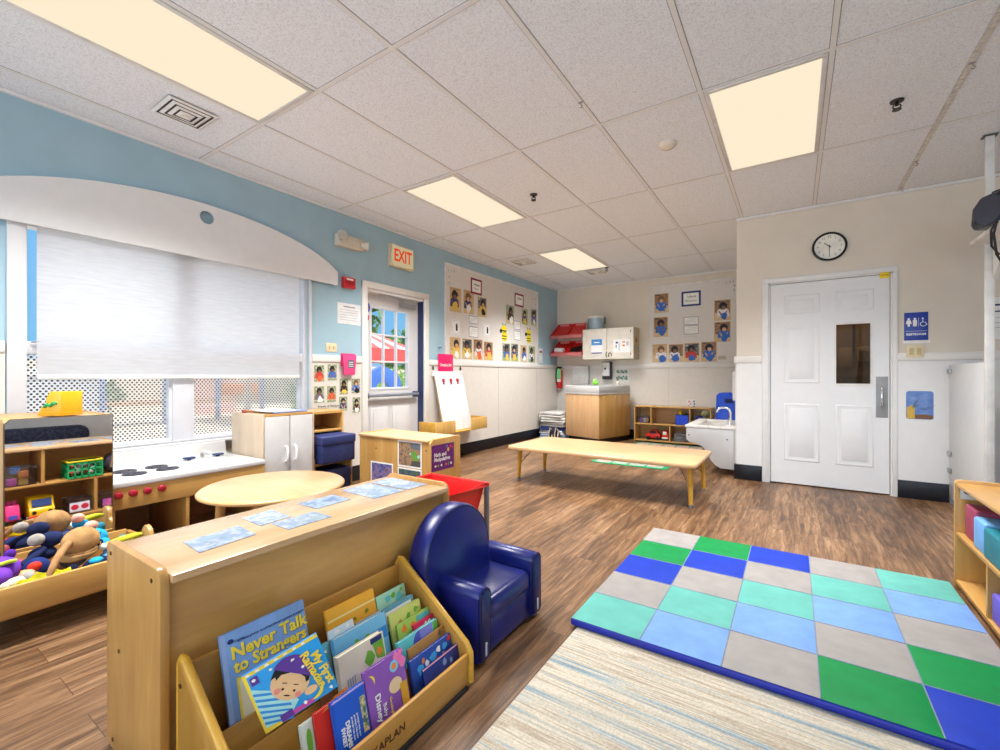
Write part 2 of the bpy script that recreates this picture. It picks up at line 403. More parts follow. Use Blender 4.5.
# roller shade
def shade_mat():
    m = bpy.data.materials.new('woven_shade_cloth'); m.use_nodes = True; nt = m.node_tree; nt.nodes.clear()
    tc = N(nt, 'ShaderNodeTexCoord'); mp = N(nt, 'ShaderNodeMapping'); mp.inputs['Scale'].default_value = (1, 9, 70)
    nz = N(nt, 'ShaderNodeTexNoise', Scale=1.0, Detail=3.0); nt.links.new(tc.outputs['Object'], mp.inputs[0]); nt.links.new(mp.outputs[0], nz.inputs['Vector'])
    r = ramp(nt, [(.3, (216, 217, 221)), (.7, (226, 227, 231))], nz.outputs['Fac'])
    a = N(nt, 'ShaderNodeBsdfTranslucent'); d = N(nt, 'ShaderNodeBsdfDiffuse'); nt.links.new(r.outputs[0], a.inputs[0]); nt.links.new(r.outputs[0], d.inputs[0])
    x = N(nt, 'ShaderNodeMixShader'); x.inputs[0].default_value = .5; o = N(nt, 'ShaderNodeOutputMaterial')
    nt.links.new(d.outputs[0], x.inputs[1]); nt.links.new(a.outputs[0], x.inputs[2]); nt.links.new(x.outputs[0], o.inputs[0])
    return m
sh = thing('roller_shade', 'white woven roller shade pulled two thirds down over the wide window', 'window shade', T3(XL-.004, 0, 0))
MB().poly([(0, .68, 1.075), (0, 2.36, 1.075), (0, 2.36, 1.98), (0, .68, 1.98)]).build('shade_cloth', shade_mat(), sh)
B(-.008, .008, .68, 2.36, 1.052, 1.077, .005).build('bottom_bar', plain('white_shade_bar', (226, 224, 222)), sh)
MB().cyl((0, .675, 1.985), (0, 2.362, 1.985), .004).build('roller', GREYP, sh)

# arched cornice board over the window
va = thing('window_cornice', 'long white arched cornice board with a round blue hole above the window', 'cornice', T3(XL+.024, 0, 0))
pts = [(.35, 1.955), (2.735, 1.955), (2.735, 2.085)]
for a in range(0, 25):
    y = 2.735-(2.735-.35)*a/24; pts.append((y, 2.075+.295*(1-((y-1.5425)/1.1925)**2)**.72 if abs(y-1.5425) < 1.1924 else 2.085))
hc_y, hc_z, hr = 1.58, 2.272, .05
def toedge(a):
    """Where the ray from the hole's centre at angle a meets the outline."""
    c, s_ = math.cos(a), math.sin(a); best = 9
    for i in range(len(pts)):
        (y0, z0), (y1, z1) = pts[i], pts[(i+1) % len(pts)]
        y0 -= hc_y; y1 -= hc_y; z0 -= hc_z; z1 -= hc_z
        den = (y1-y0)*s_-(z1-z0)*c
        if abs(den) < 1e-9: continue
        u = (z0*c-y0*s_)/den
        t_ = ((y0+u*(y1-y0))*c+(z0+u*(z1-z0))*s_)
        if -1e-6 <= u <= 1+1e-6 and t_ > 0: best = min(best, t_)
    return (hc_y+c*best, hc_z+s_*best)
angs = sorted({math.atan2(z-hc_z, y-hc_y) for y, z in pts} | {-PI+2*PI*k/40 for k in range(40)})
bm = bmesh.new(); n = len(angs)
def ring(x, P): return [bm.verts.new((x, *p)) for p in P]
PO = [toedge(a) for a in angs]; PI_ = [(hc_y+hr*math.cos(a), hc_z+hr*math.sin(a)) for a in angs]
of, hf, ob, hb = ring(.018, PO), ring(.018, PI_), ring(0, PO), ring(0, PI_)
for i in range(n):
    j = (i+1) % n
    for q in ((hf[i], of[i], of[j], hf[j]), (hb[i], hb[j], ob[j], ob[i]), (of[i], ob[i], ob[j], of[j]), (hf[i], hf[j], hb[j], hb[i])): bm.faces.new(q)
bmesh.ops.recalc_face_normals(bm, faces=bm.faces)
w = MB(); w.add(bm); w.build('board', plain('white_cornice_paint', (224, 224, 225), .5, noise=.008), va)
w = MB(); w.box(-.022, 0, .35, .37, 1.955, 2.08); w.box(-.022, 0, 2.715, 2.735, 1.955, 2.08); w.build('bracket', CAS, va)

# ---------------------------------------------------------------- exit door
dr = struct(thing('door_1', None, None, Matrix.Identity(4)))
w = MB(); c = .07
w.box(XL-.001, XL+.02, DY0-c, DY0, 0, DZ+c, .005); w.box(XL-.001, XL+.02, DY1, DY1+c+.01, 0, DZ+c, .005); w.box(XL-.001, XL+.021, DY0-c, DY1+c+.01, DZ, DZ+c, .005)
w.build('casing', plain('cream_door_casing', (222, 219, 214), .4, noise=.01), dr)
w = MB(); w.box(XL-.15, XL-.003, DY1-.006, DY1+.004, 0, DZ); w.build('jamb', plain('dark_blue_jamb', (46, 58, 98), .4), dr)
w = MB(); w.box(XL-.15, XL-.003, DY0-.004, DY0+.02, 0, DZ); w.box(XL-.15, XL-.003, DY0, DY1, DZ-.03, DZ+.004); w.build('frame', WHITE, dr)
LX0, LX1 = XL-.135, XL-.09
gy0, gy1, gz0, gz1 = DY0+.13, DY1-.16, .93, 1.83
dw = plain('white_door_paint', (208, 206, 206), .4, noise=.01)
w = MB()
w.box(LX0, LX1, DY0+.02, gy0, .01, DZ-.03); w.box(LX0, LX1, gy1, DY1-.006, .01, DZ-.03); w.box(LX0, LX1, gy0, gy1, .01, gz0); w.box(LX0, LX1, gy0, gy1, gz1, DZ-.03)
for a, b_ in ((gy0-.01, 3.49), (3.56, gy1+.01)):   # raised lower panels
    w.box(LX1-.001, LX1+.008, a, b_, .18, .72, .008)
    w.box(LX1+.006, LX1+.012, a+.04, b_-.04, .22, .68, .005)
w.build('leaf', dw, dr)
w = MB(); k = .018
w.box(LX0-.005, LX1+.006, gy0-.015, gy0+.012, gz0-.015, gz1+.015, .004); w.box(LX0-.005, LX1+.006, gy1-.012, gy1+.015, gz0-.015, gz1+.015, .004)
w.box(LX0-.005, LX1+.006, gy0, gy1, gz0-.015, gz0+.012, .004); w.box(LX0-.005, LX1+.006, gy0, gy1, gz1-.012, gz1+.015, .004)
for i in (1, 2):
    y = gy0+(gy1-gy0)*i/3; w.box(LX0+.008, LX1, y-.010, y+.010, gz0, gz1, .003)
    z = gz0+(gz1-gz0)*i/3; w.box(LX0+.010, LX1-.002, gy0, gy1, z-.010, z+.010, .003)
w.build('muntins', VINYL, dr)
B(LX0+.02, LX0+.024, gy0, gy1, gz0, gz1).build('pane', GLASS, dr)
w = MB(); w.box(LX1, LX1+.05, DY0+.045, DY0+.075, .825, .885, .006); w.box(LX1, LX1+.055, DY1-.10, DY1-.055, .82, .89, .006); pb = w.build('push_bar_bracket', plain('dark_blue_metal', (64, 78, 112), .4), dr)
w = MB(); w.box(LX1+.035, LX1+.07, DY0+.05, DY1-.05, .84, .872, .008); w.build('push_bar', plain('silver_bar', (150, 158, 172), .35, metal=.6), dr)
w = MB(); w.box(LX1, LX1+.05, 3.66, 3.9, 1.865, 1.925, .008); w.tube([(LX1+.03, 3.72, 1.93), (LX1+.09, 3.55, 1.945), (LX1+.03, 3.34, 1.965)], .009, 8); w.build('door_closer', STEEL, dr)
# round blue and red stickers at the top corner of the glass
st = thing('window_sticker', 'round blue and red number sticker at the top corner of the exit door glass', 'sticker', frame((LX1+.008, DY0+.055, 1.80), (0, 1, 0), (0, 0, 1)))
w = MB(); w.cyl((0, .01, 0), (0, .01, .002), .062, seg=24); w.build('blue_ring', plain('sticker_blue', (56, 104, 196)), st)
w = MB(); w.cyl((0, .01, .002), (0, .01, .003), .04, seg=24); w.build('red_middle', plain('sticker_red', (206, 42, 66)), st)
w = MB(); w.tube([(.0, -.065, .002), (.03, -.085, .002), (.03, -.115, .002), (0, -.135, .002)], .012, 8); w.build('lower_curl', plain('sticker_red', (206, 42, 66)), st)

# ---------------------------------------------------------------- restroom door
dr = struct(thing('door_2', None, None, Matrix.Identity(4)))
w = MB(); c = .055
w.box(RX0-c, RX0, YR-.02, YR+.001, 0, RZ+.045, .005); w.box(RX1, RX1+c-.02, YR-.02, YR+.001, 0, RZ+.045, .005); w.box(RX0-c, RX1+c-.02, YR-.021, YR+.001, RZ, RZ+.045, .005)
w.build('casing', WHITE, dr)
w = MB(); w.box(RX0, RX0+.012, YR, YR+.1, 0, RZ); w.box(RX1-.012, RX1, YR, YR+.1, 0, RZ); w.box(RX0, RX1, YR, YR+.1, RZ-.012, RZ); w.build('frame', WHITE, dr)
fy = YR+.008
lx0, lx1 = RX0+.018, RX1-.018
vx0, vx1, vz0, vz1 = .327, .583, .996, 1.556
dm = plain('white_door_panel', (226, 227, 229), .38, noise=.006)
w = MB()
w.box(lx0, vx0, fy, fy+.04, .012, RZ-.018); w.box(vx1, lx1, fy, fy+.04, .012, RZ-.018); w.box(vx0, vx1, fy, fy+.04, .012, vz0); w.box(vx0, vx1, fy, fy+.04, vz1, RZ-.018)
def panel(w, a, b_, c, d):
    # moulded raised panel: bead frame and raised field
    bm = bmesh.new(); k = .011
    R_ = [[bm.verts.new((x, y, z)) for x, z in ((a+i, c+i), (b_-i, c+i), (b_-i, d-i), (a+i, d-i))] for i, y in ((0, fy-.0002), (k*.6, fy-.0045), (k*1.3, fy-.0045), (k*2.2, fy-.0002))]
    for A_, B__ in zip(R_, R_[1:]):
        for i in range(4): bm.faces.new((A_[i], A_[(i+1) % 4], B__[(i+1) % 4], B__[i]))
    bmesh.ops.recalc_face_normals(bm, faces=bm.faces)
    if sum(f.normal.y for f in bm.faces) > 0: bmesh.ops.reverse_faces(bm, faces=bm.faces)
    w.add(bm)
    w.box(a+.045, b_-.045, fy-.0025, fy+.01, c+.045, d-.045, .0024)
for a, b_ in ((-.085, .205), (.325, .605)):
    panel(w, a, b_, .235, .80); panel(w, a, b_, 1.68, 1.865)
    if a < 0: panel(w, a, b_, 1.0, 1.56)
w.build('leaf', dm, dr)
w = MB(); k = .011
for q in ((vx0-k, vx0+.003, vz0-k, vz1+k), (vx1-.003, vx1+k, vz0-k, vz1+k), (vx0+.003, vx1-.003, vz0-k, vz0+.003), (vx0+.003, vx1-.003, vz1-.003, vz1+k)): w.box(q[0], q[1], fy-.006, fy+.02, q[2], q[3])
w.build('vision_frame', plain('white_vision_frame', (224, 222, 218)), dr)
B(vx0, vx1, fy+.014, fy+.018, vz0, vz1).build('pane', clear('dark_window_glass', (206, 194, 178), .006, .02), dr)
w = MB(); w.box(.618, .702, fy-.004, fy, .695, 1.065, .0015); pl = w.build('pull_plate', plain('grey_pull_plate', (150, 152, 155), .5, metal=.2), dr)
w = MB(); w.tube([(.655, fy-.004, .80), (.655, fy-.035, .805), (.655, fy-.04, .82), (.655, fy-.04, .94), (.655, fy-.035, .955), (.655, fy-.004, .96)], .008, 10); w.build('pull_handle', CHROME, pl)
# dim room behind the restroom door window
w = MB(); w.box(XC+.14, RX1+.5, YR+1.1, YR+1.15, 0, ZC); w.box(XC+.12, XC+.14, YR+.12, YR+1.1, 0, ZC); w.box(RX1+.5, RX1+.55, YR+.12, YR+1.15, 0, ZC)
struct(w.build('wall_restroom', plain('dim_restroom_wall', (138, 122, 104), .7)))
w = thing('paper_roll_holder', 'pale holder and notices glimpsed through the small restroom door window', 'holder', onfront(.55, 1.33, YR+1.095))
B(-.13, -.01, -.16, .06, 0, .02, .004).build('notice', plain('tan_notice', (168, 152, 130)), w); B(.03, .17, -.10, .06, 0, .05, .01).build('holder_body', plain('grey_holder', (160, 148, 130)), w)
B(.05, .15, -.08, .02, .05, .053).build('holder_window', plain('holder_dim', (120, 108, 94)), w)
B(-.005, .012, .0, .34, 0, .02).build('strap', plain('brown_strap', (84, 62, 46)), w)
B(-.3, .3, -.36, -.26, 0, .01).build('lower_panel', plain('brown_panel', (98, 84, 70)), w)
# unseen glazed south wall behind the camera, added to let in fill light
w = MB()
for x in (XL, -2.1, -.45, 1.2, XE-.08): w.box(x, x+.08, YS-.1, YS, 0, ZC)
w.box(XL, XE, YS-.1, YS, 0, .25); w.box(XL, XE, YS-.1, YS, ZC-.12, ZC); win = struct(w.build('added_south_window', VINYL))
for x in (XL, -2.1, -.45, 1.2): B(x+.08, min(x+1.65, XE-.08), YS-.052, YS-.048, .25, ZC-.12).build('pane', GLASS, win)
# ================================================================ ceiling fittings
DIFF = emit('diffuser_glow', (255, 238, 208), .87)
fr = plain('white_troffer_frame', (214, 212, 208), .4)
p = thing('ceiling_light', 'ceiling panel light beside the square air vent over the window wall', 'ceiling light', T3(-2.5825, .9375, ZC), 'flat panel lights in the ceiling grid')
w = MB(); a, b_ = .29, .595
for q in ((-a, -a+.025, -b_, b_), (a-.025, a, -b_, b_), (-a, a, -b_, -b_+.025), (-a, a, b_-.025, b_)): w.box(*q, -.009, .0, .002)
w.build('frame', fr, p)
B(-a+.02, a-.02, -b_+.02, b_-.02, -.006, 0).build('diffuser', DIFF, p)
for (x, y), lb in (((-2.5825, 3.3755), 'ceiling panel light high in front of the exit sign'), ((-2.5825, 5.8139), 'smallest and farthest ceiling panel light near the back wall'), ((-.144, 3.3755), 'ceiling panel light nearest the white restroom door and clock')):
    q = copy_tree(p); q.matrix_world = T3(x, y, ZC); q['label'] = lb
def vent(x, y, s, lb, sc=1):
    v = thing('air_vent', lb, 'air vent', T3(x, y, ZC-.004), 'air vents in the ceiling')
    h = s/2; w = MB(); bm = bmesh.new()
    for k in range(4):          # stepped square rings, each sloping up to the next gap
        o, i = h*(1-k*.235), h*(1-k*.235)-h*.15
        zo, zi = -.004-.004*k, -.012-.004*k
        P_ = [[bm.verts.new((sx*d, sy*d, z)) for sx, sy in ((-1, -1), (1, -1), (1, 1), (-1, 1))] for d, z in ((o, zo), (i+.006, zi), (i, zi+.003))]
        for A_, B__ in zip(P_, P_[1:]):
            for j in range(4): bm.faces.new((A_[j], B__[j], B__[(j+1) % 4], A_[(j+1) % 4]))
    bmesh.ops.recalc_face_normals(bm, faces=bm.faces); w.add(bm)
    q = h*.13; w.box(-q, q, -q, q, -.024, -.018)
    w.build('louvres', plain('white_vent', (226, 225, 222), .45), v)
    B(-h+.005, h-.005, -h+.005, h-.005, -.003, .001).build('backing', plain('dark_vent_void', (70, 70, 76), .8), v)
vent(-3.15, 1.22, .27, 'square louvred air vent beside the long panel light over the window')
vent(-3.23, 5.50, .30, 'small ceiling air vent above the left bulletin board')
vent(-2.58, 6.63, .28, 'ceiling air vent beyond the farthest panel light')
def sprinkler(x, y, lb):
    v = thing('fire_sprinkler', lb, 'sprinkler', T3(x, y, ZC), 'fire sprinklers in the ceiling')
    MB().lathe([(.002, -.008), (.032, -.008), (.034, -.002), (.034, 0)], seg=20).build('escutcheon', plain('dark_bronze', (62, 56, 54), .4, metal=.6), v)
    w = MB(); w.cyl((0, 0, -.03), (0, 0, -.005), .009); w.tube([(.012, 0, -.025), (.02, 0, -.035), (.006, 0, -.05)], .004, 6); w.tube([(-.012, 0, -.025), (-.02, 0, -.035), (-.006, 0, -.05)], .004, 6); w.cyl((0, 0, -.056), (0, 0, -.051), .022)
    w.build('spray_head', plain('dark_metal', (52, 50, 52), .35, metal=.7), v)
sprinkler(-1.955, 3.50, 'small dark fire sprinkler between the panel light and the middle of the ceiling')
sprinkler(.509, 3.50, 'dark fire sprinkler above the clock and restroom door')
sprinkler(-2.35, 6.45, 'tiny dark fire sprinkler near the back wall')
v = thing('smoke_detector', 'round white smoke detector on the ceiling left of the square light', 'smoke detector', T3(-.74, 3.25, ZC))
MB().lathe([(.058, 0), (.06, -.012), (.05, -.026), (.04, -.03)], seg=28, cap=False).build('housing', plain('ivory_plastic', (222, 214, 200), .4), v)
MB().lathe([(.001, -.036), (.022, -.036), (.036, -.03), (.04, -.028)], seg=24).build('cap', plain('ivory_plastic', (222, 214, 200)), v)
def hook(x, y, lb):
    v = thing('ceiling_hook', lb, 'hook', T3(x, y, ZC-.004), 'ceiling hooks clipped to the grid')
    B(-.014, .014, -.006, .006, -.004, 0).build('clip', GREYP, v)
    MB().tube([(0, 0, -.004), (.004, 0, -.018), (.012, 0, -.026), (.006, 0, -.036), (-.004, 0, -.03)], .0022, 6).build('wire', plain('grey_wire', (120, 118, 116), .4, metal=.6), v)
hook(-1.06, 2.47, 'bent wire hook on the ceiling grid nearest the middle of the ceiling')
hook(.772, 3.28, 'wire hook on the grid line beside the right sprinkler')
hook(.775, 5.12, 'wire hook where the grid meets the wall over the restroom sign')
hook(.772, 4.55, 'small grid clip between the two hooks on the right grid line')
# ================================================================ foreground: low shelf, book display, armchair, tub, mat, rug
def PL(name, c, **k): return plain(name, c, **k)
def at_thing(name, label, cat, x, y, z, group=None):
    """An Empty at (x, y, z) and a function giving mesh builders that take world coordinates."""
    t = thing(name, label, cat, T3(x, y, z), group)
    def mk():
        m = MB(); m.T = T3(-x, -y, -z); return m
    return t, mk
# ---- low maple shelf, its open side towards the window
FX0, FX1, FY0, FY1, FZ = -1.675, -1.297, .447, 1.545, .59
t, mk = at_thing('toy_shelf', 'long low maple toy shelf with pictures taped on top, its closed back to the room', 'shelf', -1.49, 1.0, 0)
for y in (FY0, FY1-.022):
    r_ = .035
    pr_ = [(FX0, .03), (FX0+.03, 0), (FX1-.02, 0), (FX1, .02)]
    pr_ += [(FX1-r_+r_*math.cos(a), FZ-r_+r_*math.sin(a)) for a in [PI/2*k/6 for k in range(7)]]
    pr_ += [(FX0+.012, FZ), (FX0, FZ-.012)]
    w = mk(); w.prism(pr_, y, y+.022, 'xz', .004); ep = w.build('end_panel', W['z'], t)
    if y == FY0:
        w = mk()
        for x, z in ((FX0+.035, FZ-.03), (FX1-.05, FZ-.035), (-1.575, .30), (FX0+.05, .03), (FX1-.06, .05)): w.cyl((x, y-.0015, z), (x, y+.002, z), .006, seg=10)
        sc = w.build('screw', SCREW, ep)
ya, yb = FY0+.022, FY1-.022
w = mk(); w.box(FX0, FX1+.012, ya, yb, .553, .575, .004); w.build('top', W['top'], t)
w = mk(); w.box(FX1-.034, FX1-.02, ya, yb, .03, .553); w.build('back_panel', W['by'], t)
w = mk(); w.box(FX0+.01, FX1-.034, ya, yb, .30, .318, .003); w.build('shelf_board', W['y'], t)
w = mk(); w.box(FX0+.005, FX1-.034, ya, yb, .04, .058, .003); w.box(FX0+.03, FX0+.045, ya, yb, .0, .04); w.build('bottom_board', W['y'], t)
w = mk(); w.box(FX0+.01, FX1-.034, .817, .835, .318, .553); w.build('divider', W['z'], t)
w = mk(); w.box(FX0+.01, FX1-.034, 1.10, 1.118, .058, .30); w.build('divider', W['z'], t)
# pictures taped to its top
ICE = lambda n, s: blotchy('ice_photo_'+n, [(146, 160, 178), (172, 182, 194), (128, 148, 174), (178, 184, 188)], 18, .18, s)
ztop = .5755
def sheet(name, lb, q, m, s):
    c = [sum(p[0] for p in q)/4, sum(p[1] for p in q)/4]
    t, mk = at_thing('picture', lb, 'picture', c[0], c[1], ztop, 'pictures taped on the toy shelf')
    w = mk(); w.prism([(a, b_) for a, b_ in q], ztop, ztop+.0012, 'xy'); w.build('print', m, t)
    w = mk(); cx, cy = c
    for k in range(5):
        x, y = cx+random.uniform(-.035, .035), cy+random.uniform(-.05, .05); rr = random.uniform(.008, .022)
        w.poly([(x+rr*random.uniform(.6, 1.2)*math.cos(a), y+rr*1.4*random.uniform(.6, 1.2)*math.sin(a), ztop+.0014+.00015*k) for a in [2*PI*i/7 for i in range(7)]])
    w.build('shapes', PL('print_shapes_'+s, {'a': (140, 164, 190), 'b': (172, 184, 194), 'c': (150, 168, 172), 'd': (112, 136, 168), 'e': (186, 194, 200), 'f': (146, 164, 170)}[s], rough=.2), t)
sheet('p', 'pale blue picture taped nearest the near end of the low shelf top', [(-1.385, .57), (-1.40, .735), (-1.53, .745), (-1.515, .58)], ICE('a', 1), 'a')
sheet('p', 'light icy picture taped along the far edge of the low shelf top', [(-1.465, .785), (-1.475, .895), (-1.61, .90), (-1.60, .79)], ICE('b', 2), 'b')
sheet('p', 'greyish blue picture taped near the open front edge above the books', [(-1.355, .815), (-1.355, .975), (-1.46, .975), (-1.46, .815)], ICE('c', 3), 'c')
sheet('p', 'dark blue picture taped in the middle of the low shelf top', [(-1.48, 1.0), (-1.48, 1.155), (-1.60, 1.155), (-1.60, 1.0)], blotchy('ice_photo_d', [(104, 128, 166), (154, 172, 192), (84, 108, 150)], 18, .18, 4), 'd')
sheet('p', 'pale picture shining at the far end of the low shelf top', [(-1.41, 1.21), (-1.40, 1.37), (-1.63, 1.37), (-1.63, 1.22)], ICE('e', 5), 'f')
sheet('p', 'white and blue picture taped against the far raised end of the low shelf', [(-1.40, 1.385), (-1.395, 1.505), (-1.63, 1.51), (-1.63, 1.385)], ICE('f', 6), 'e')
# ---- toys on its open side (they show in the mirror by the window)
def crate(name, lb, x, y, z, dx, dy, h, body, rim, fill, cat, group=None, slots=False):
    t, mk = at_thing(name, lb, cat, x, y, z, group)
    w = mk(); tt = .004
    def wall(x0, x1, y0, y1): w.box(x0, x1, y0, y1, z, z+h)
    if slots:
        for sx in (-1, 1):
            for k in range(6): yy = y-dy/2+dy*k/5; w.box(x+sx*dx/2-.003, x+sx*dx/2+.003, yy-.004, yy+.004, z, z+h)
            for zz in (z, z+h*.45, z+h-.02): w.box(x+sx*dx/2-.003, x+sx*dx/2+.003, y-dy/2, y+dy/2, zz, zz+.014)
        for sy in (-1, 1):
            for k in range(5): xx = x-dx/2+dx*k/4; w.box(xx-.004, xx+.004, y+sy*dy/2-.003, y+sy*dy/2+.003, z, z+h)
            for zz in (z, z+h*.45, z+h-.02): w.box(x-dx/2, x+dx/2, y+sy*dy/2-.003, y+sy*dy/2+.003, zz, zz+.014)
        w.box(x-dx/2, x+dx/2, y-dy/2, y+dy/2, z, z+.004)
    else:
        wall(x-dx/2, x-dx/2+tt, y-dy/2, y+dy/2); wall(x+dx/2-tt, x+dx/2, y-dy/2, y+dy/2); wall(x-dx/2, x+dx/2, y-dy/2, y-dy/2+tt); wall(x-dx/2, x+dx/2, y+dy/2-tt, y+dy/2)
        w.box(x-dx/2, x+dx/2, y-dy/2, y+dy/2, z, z+.004)
    w.build('basket_body' if slots else 'bin_body', body, t)
    w = mk(); e = .007
    for q in ((x-dx/2-e, x-dx/2+.004, y-dy/2-e, y+dy/2+e), (x+dx/2-.004, x+dx/2+e, y-dy/2-e, y+dy/2+e), (x-dx/2, x+dx/2, y-dy/2-e, y-dy/2+.004), (x-dx/2, x+dx/2, y+dy/2-.004, y+dy/2+e)): w.box(q[0], q[1], q[2], q[3], z+h-.004, z+h+.007, .003)
    w.build('rim', rim, t)
    return t
CLEARP = clear('clear_plastic', (236, 236, 246), .16, .15)
zz0, zz1 = .058, .318
crate('clear_bin', 'clear bin of pink and orange blocks on the upper shelf, seen in the mirror', -1.60, .72, zz1+.001, .12, .15, .12, CLEARP, CLEARP, None, 'bin', 'clear bins in the toy shelf')
for (x, y, z, c, n) in ((-1.62, .68, .323, 'pink', (216, 96, 176)), (-1.62, .735, .323, 'yellow', (226, 190, 90)), (-1.63, .735, .372, 'orange', (236, 148, 70)), (-1.60, .70, .40, 'blue', (60, 132, 206))):
    o = B(-.02, .02, -.024, .024, 0, .045, .005).build('toy_block', PL(c+'_block', n), None, T3(x, y, z)); tag(o, c+' toy block inside the clear bin with pink blocks, seen in the mirror', 'toy block', 'blocks in the clear bin')
crate('plastic_basket', 'green slotted basket with a yellow rim on the upper shelf, seen in the mirror', -1.59, 1.05, zz1+.001, .15, .19, .12, PL('green_basket_plastic', (30, 160, 92)), PL('yellow_rim', (228, 206, 40)), None, 'basket', slots=True)
fl = [MB() for _ in range(3)]
for k in range(24):
    fl[k % 3].ball((-1.59+random.uniform(-.045, .045), 1.05+random.uniform(-.065, .065), zz1+.03+random.uniform(0, .06)), random.uniform(.014, .022), 8)
o = tag(thing('basket_toys', None, None, T3(0, 0, 0)), 'small mixed toys heaped in the green basket, seen in the mirror', 'toys', kind='stuff')
for q, c in zip(fl, ((206, 196, 186), (196, 92, 80), (110, 112, 120))): q.build('toy_heap', PL('mixed_toy_%d' % c[0], c), o)
t, mk = at_thing('toy_bag', 'dark bag with a tan flap beside the green basket, seen in the mirror', 'bag', -1.59, 1.21, zz1)
w = mk(); w.ball((-1.59, 1.215, zz1+.075), (.06, .05, .075), 14); w.build('bag_body', PL('dark_bag_cloth', (58, 52, 66), rough=.8, noise=.2, nscale=25), t)
w = mk(); w.tube([(-1.65, 1.205, zz1+.05), (-1.655, 1.215, zz1+.11), (-1.62, 1.225, zz1+.15), (-1.57, 1.225, zz1+.15)], .012, 8); w.build('flap', PL('tan_flap', (150, 116, 90), rough=.8), t)
# yellow bus
t, mk = at_thing('toy_bus', 'yellow toy bus with a red base on the lower shelf, seen in the mirror', 'toy bus', -1.57, .825, zz0)
w = mk(); pr_ = [(-1.655, .082), (-1.655, .13), (-1.64, .15), (-1.63, .155), (-1.615, .205), (-1.60, .215), (-1.50, .215), (-1.49, .205), (-1.485, .082)]
w.prism(pr_, .76, .89, 'xz', .012); w.build('body', PL('bus_yellow', (240, 192, 22), rough=.25, coat=.4), t)
w = mk(); w.box(-1.662, -1.48, .755, .895, .078, .098, .008); w.build('base', PL('bus_red', (222, 66, 38), rough=.3), t)
w = mk(); w.prism([(-1.6455, .157), (-1.642, .159), (-1.621, .203), (-1.6245, .202)], .775, .875, 'xz'); w.build('windscreen', PL('bus_glass', (44, 62, 110), rough=.15), t)
w = mk()
for y in (.785, .865): w.cyl((-1.658, y, .118), (-1.652, y, .118), .012, seg=12)
w.build('headlight', PL('bus_headlight', (40, 40, 44), rough=.2), t)
for y in (.762, .888):
    for x in (-1.635, -1.52): w = mk(); w.cyl((x, y-.014, .079), (x, y+.014, .079), .0205, seg=18); w.build('wheel', BLACK, t)
# pink truck
t, mk = at_thing('toy_truck', 'pink toy truck at the left of the yellow bus, seen in the mirror', 'toy truck', -1.58, .685, zz0)
w = mk(); w.prism([(-1.65, .085), (-1.65, .13), (-1.635, .155), (-1.62, .19), (-1.56, .19), (-1.55, .13), (-1.50, .13), (-1.50, .085)], .65, .72, 'xz', .01); w.build('body', PL('toy_pink', (230, 58, 122), rough=.25), t)
w = mk(); w.box(-1.654, -1.65, .665, .705, .098, .125); w.build('grille', PL('toy_blue', (74, 84, 190)), t)
w = mk(); w.cyl((-1.60, .67, .19), (-1.60, .67, .215), .012, seg=12); w.cyl((-1.60, .70, .19), (-1.60, .70, .215), .012, seg=12); w.build('beacon', PL('toy_magenta', (204, 50, 130)), t)
for y in (.655, .715):
    for x in (-1.63, -1.53): w = mk(); w.cyl((x, y-.01, .079), (x, y+.01, .079), .0205, seg=16); w.build('wheel', BLACK, t)
t = crate('clear_bin', 'clear bin with a red picture card right of the yellow bus, seen in the mirror', -1.59, 1.02, zz0+.001, .13, .13, .10, CLEARP, CLEARP, None, 'bin', 'clear bins in the toy shelf')
w = MB(); w.T = T3(1.59, -1.02, -zz0-.001); w.box(-1.66, -1.657, .965, 1.075, .075, .14); pc = w.build('card', PL('pale_card', (226, 226, 236)), t)
w = MB(); w.T = T3(1.59, -1.02, -zz0-.001)
for y in (.992, 1.048): w.ball((-1.6605, y, .108), (.001, .022, .02), 10)
w.build('red_shapes', PL('card_red', (206, 40, 62)), pc)
t = crate('clear_bin', 'clear bin with a blue and pink label beyond the lower divider, seen in the mirror', -1.59, 1.20, zz0+.001, .13, .12, .10, CLEARP, CLEARP, None, 'bin', 'clear bins in the toy shelf')
w = MB(); w.T = T3(1.59, -1.2, -zz0-.001); w.box(-1.66, -1.657, 1.15, 1.20, .08, .13); w.build('label_card', blotchy('bin_label', [(90, 90, 170), (206, 80, 150), (200, 200, 214)], 40), t)

# ---- book display
KY0, KY1 = .478, 1.228
t, mk = at_thing('book_display', 'slanted maple book display with four tiers of picture books', 'book display', -1.11, .86, 0)
prof = [(-1.282, 0), (-1.282, .352), (-1.276, .364), (-1.264, .368), (-1.252, .362), (-.945, .145), (-.932, .13), (-.928, .115), (-.928, .012), (-.938, 0)]
for y in (KY0, KY1-.018):
    w = mk(); w.prism(prof, y, y+.018, 'xz', .004); ep = w.build('end_panel', W['gz'], t)
    w = mk(); w.tube([(-1.282, y+.009, .12), (-1.282, y+.009, .35), (-1.272, y+.009, .366), (-1.258, y+.009, .366), (-.945, y+.009, .143), (-.929, y+.009, .118), (-.928, y+.009, .02)], .0105, 10); w.build('edge_band', EDGE, ep)
    if y == KY0:
        w = mk(); w.cyl((-1.262, y-.002, .305), (-1.262, y, .305), .006, seg=10); w.build('screw', SCREW, ep)
ya, yb = KY0+.018, KY1-.018
w = mk(); w.box(-1.282, -1.268, ya, yb, .02, .345, .003); w.build('back_board', W['gy'], t)
TH = R(15); TIER = [(-1.17, .13), (-1.10, .10), (-1.03, .07), (-.96, .04)]
def tierframe(x0, z0, y=0, th=TH): return frame((x0, y, z0), (0, 1, 0), (-math.sin(th), 0, math.cos(th)))
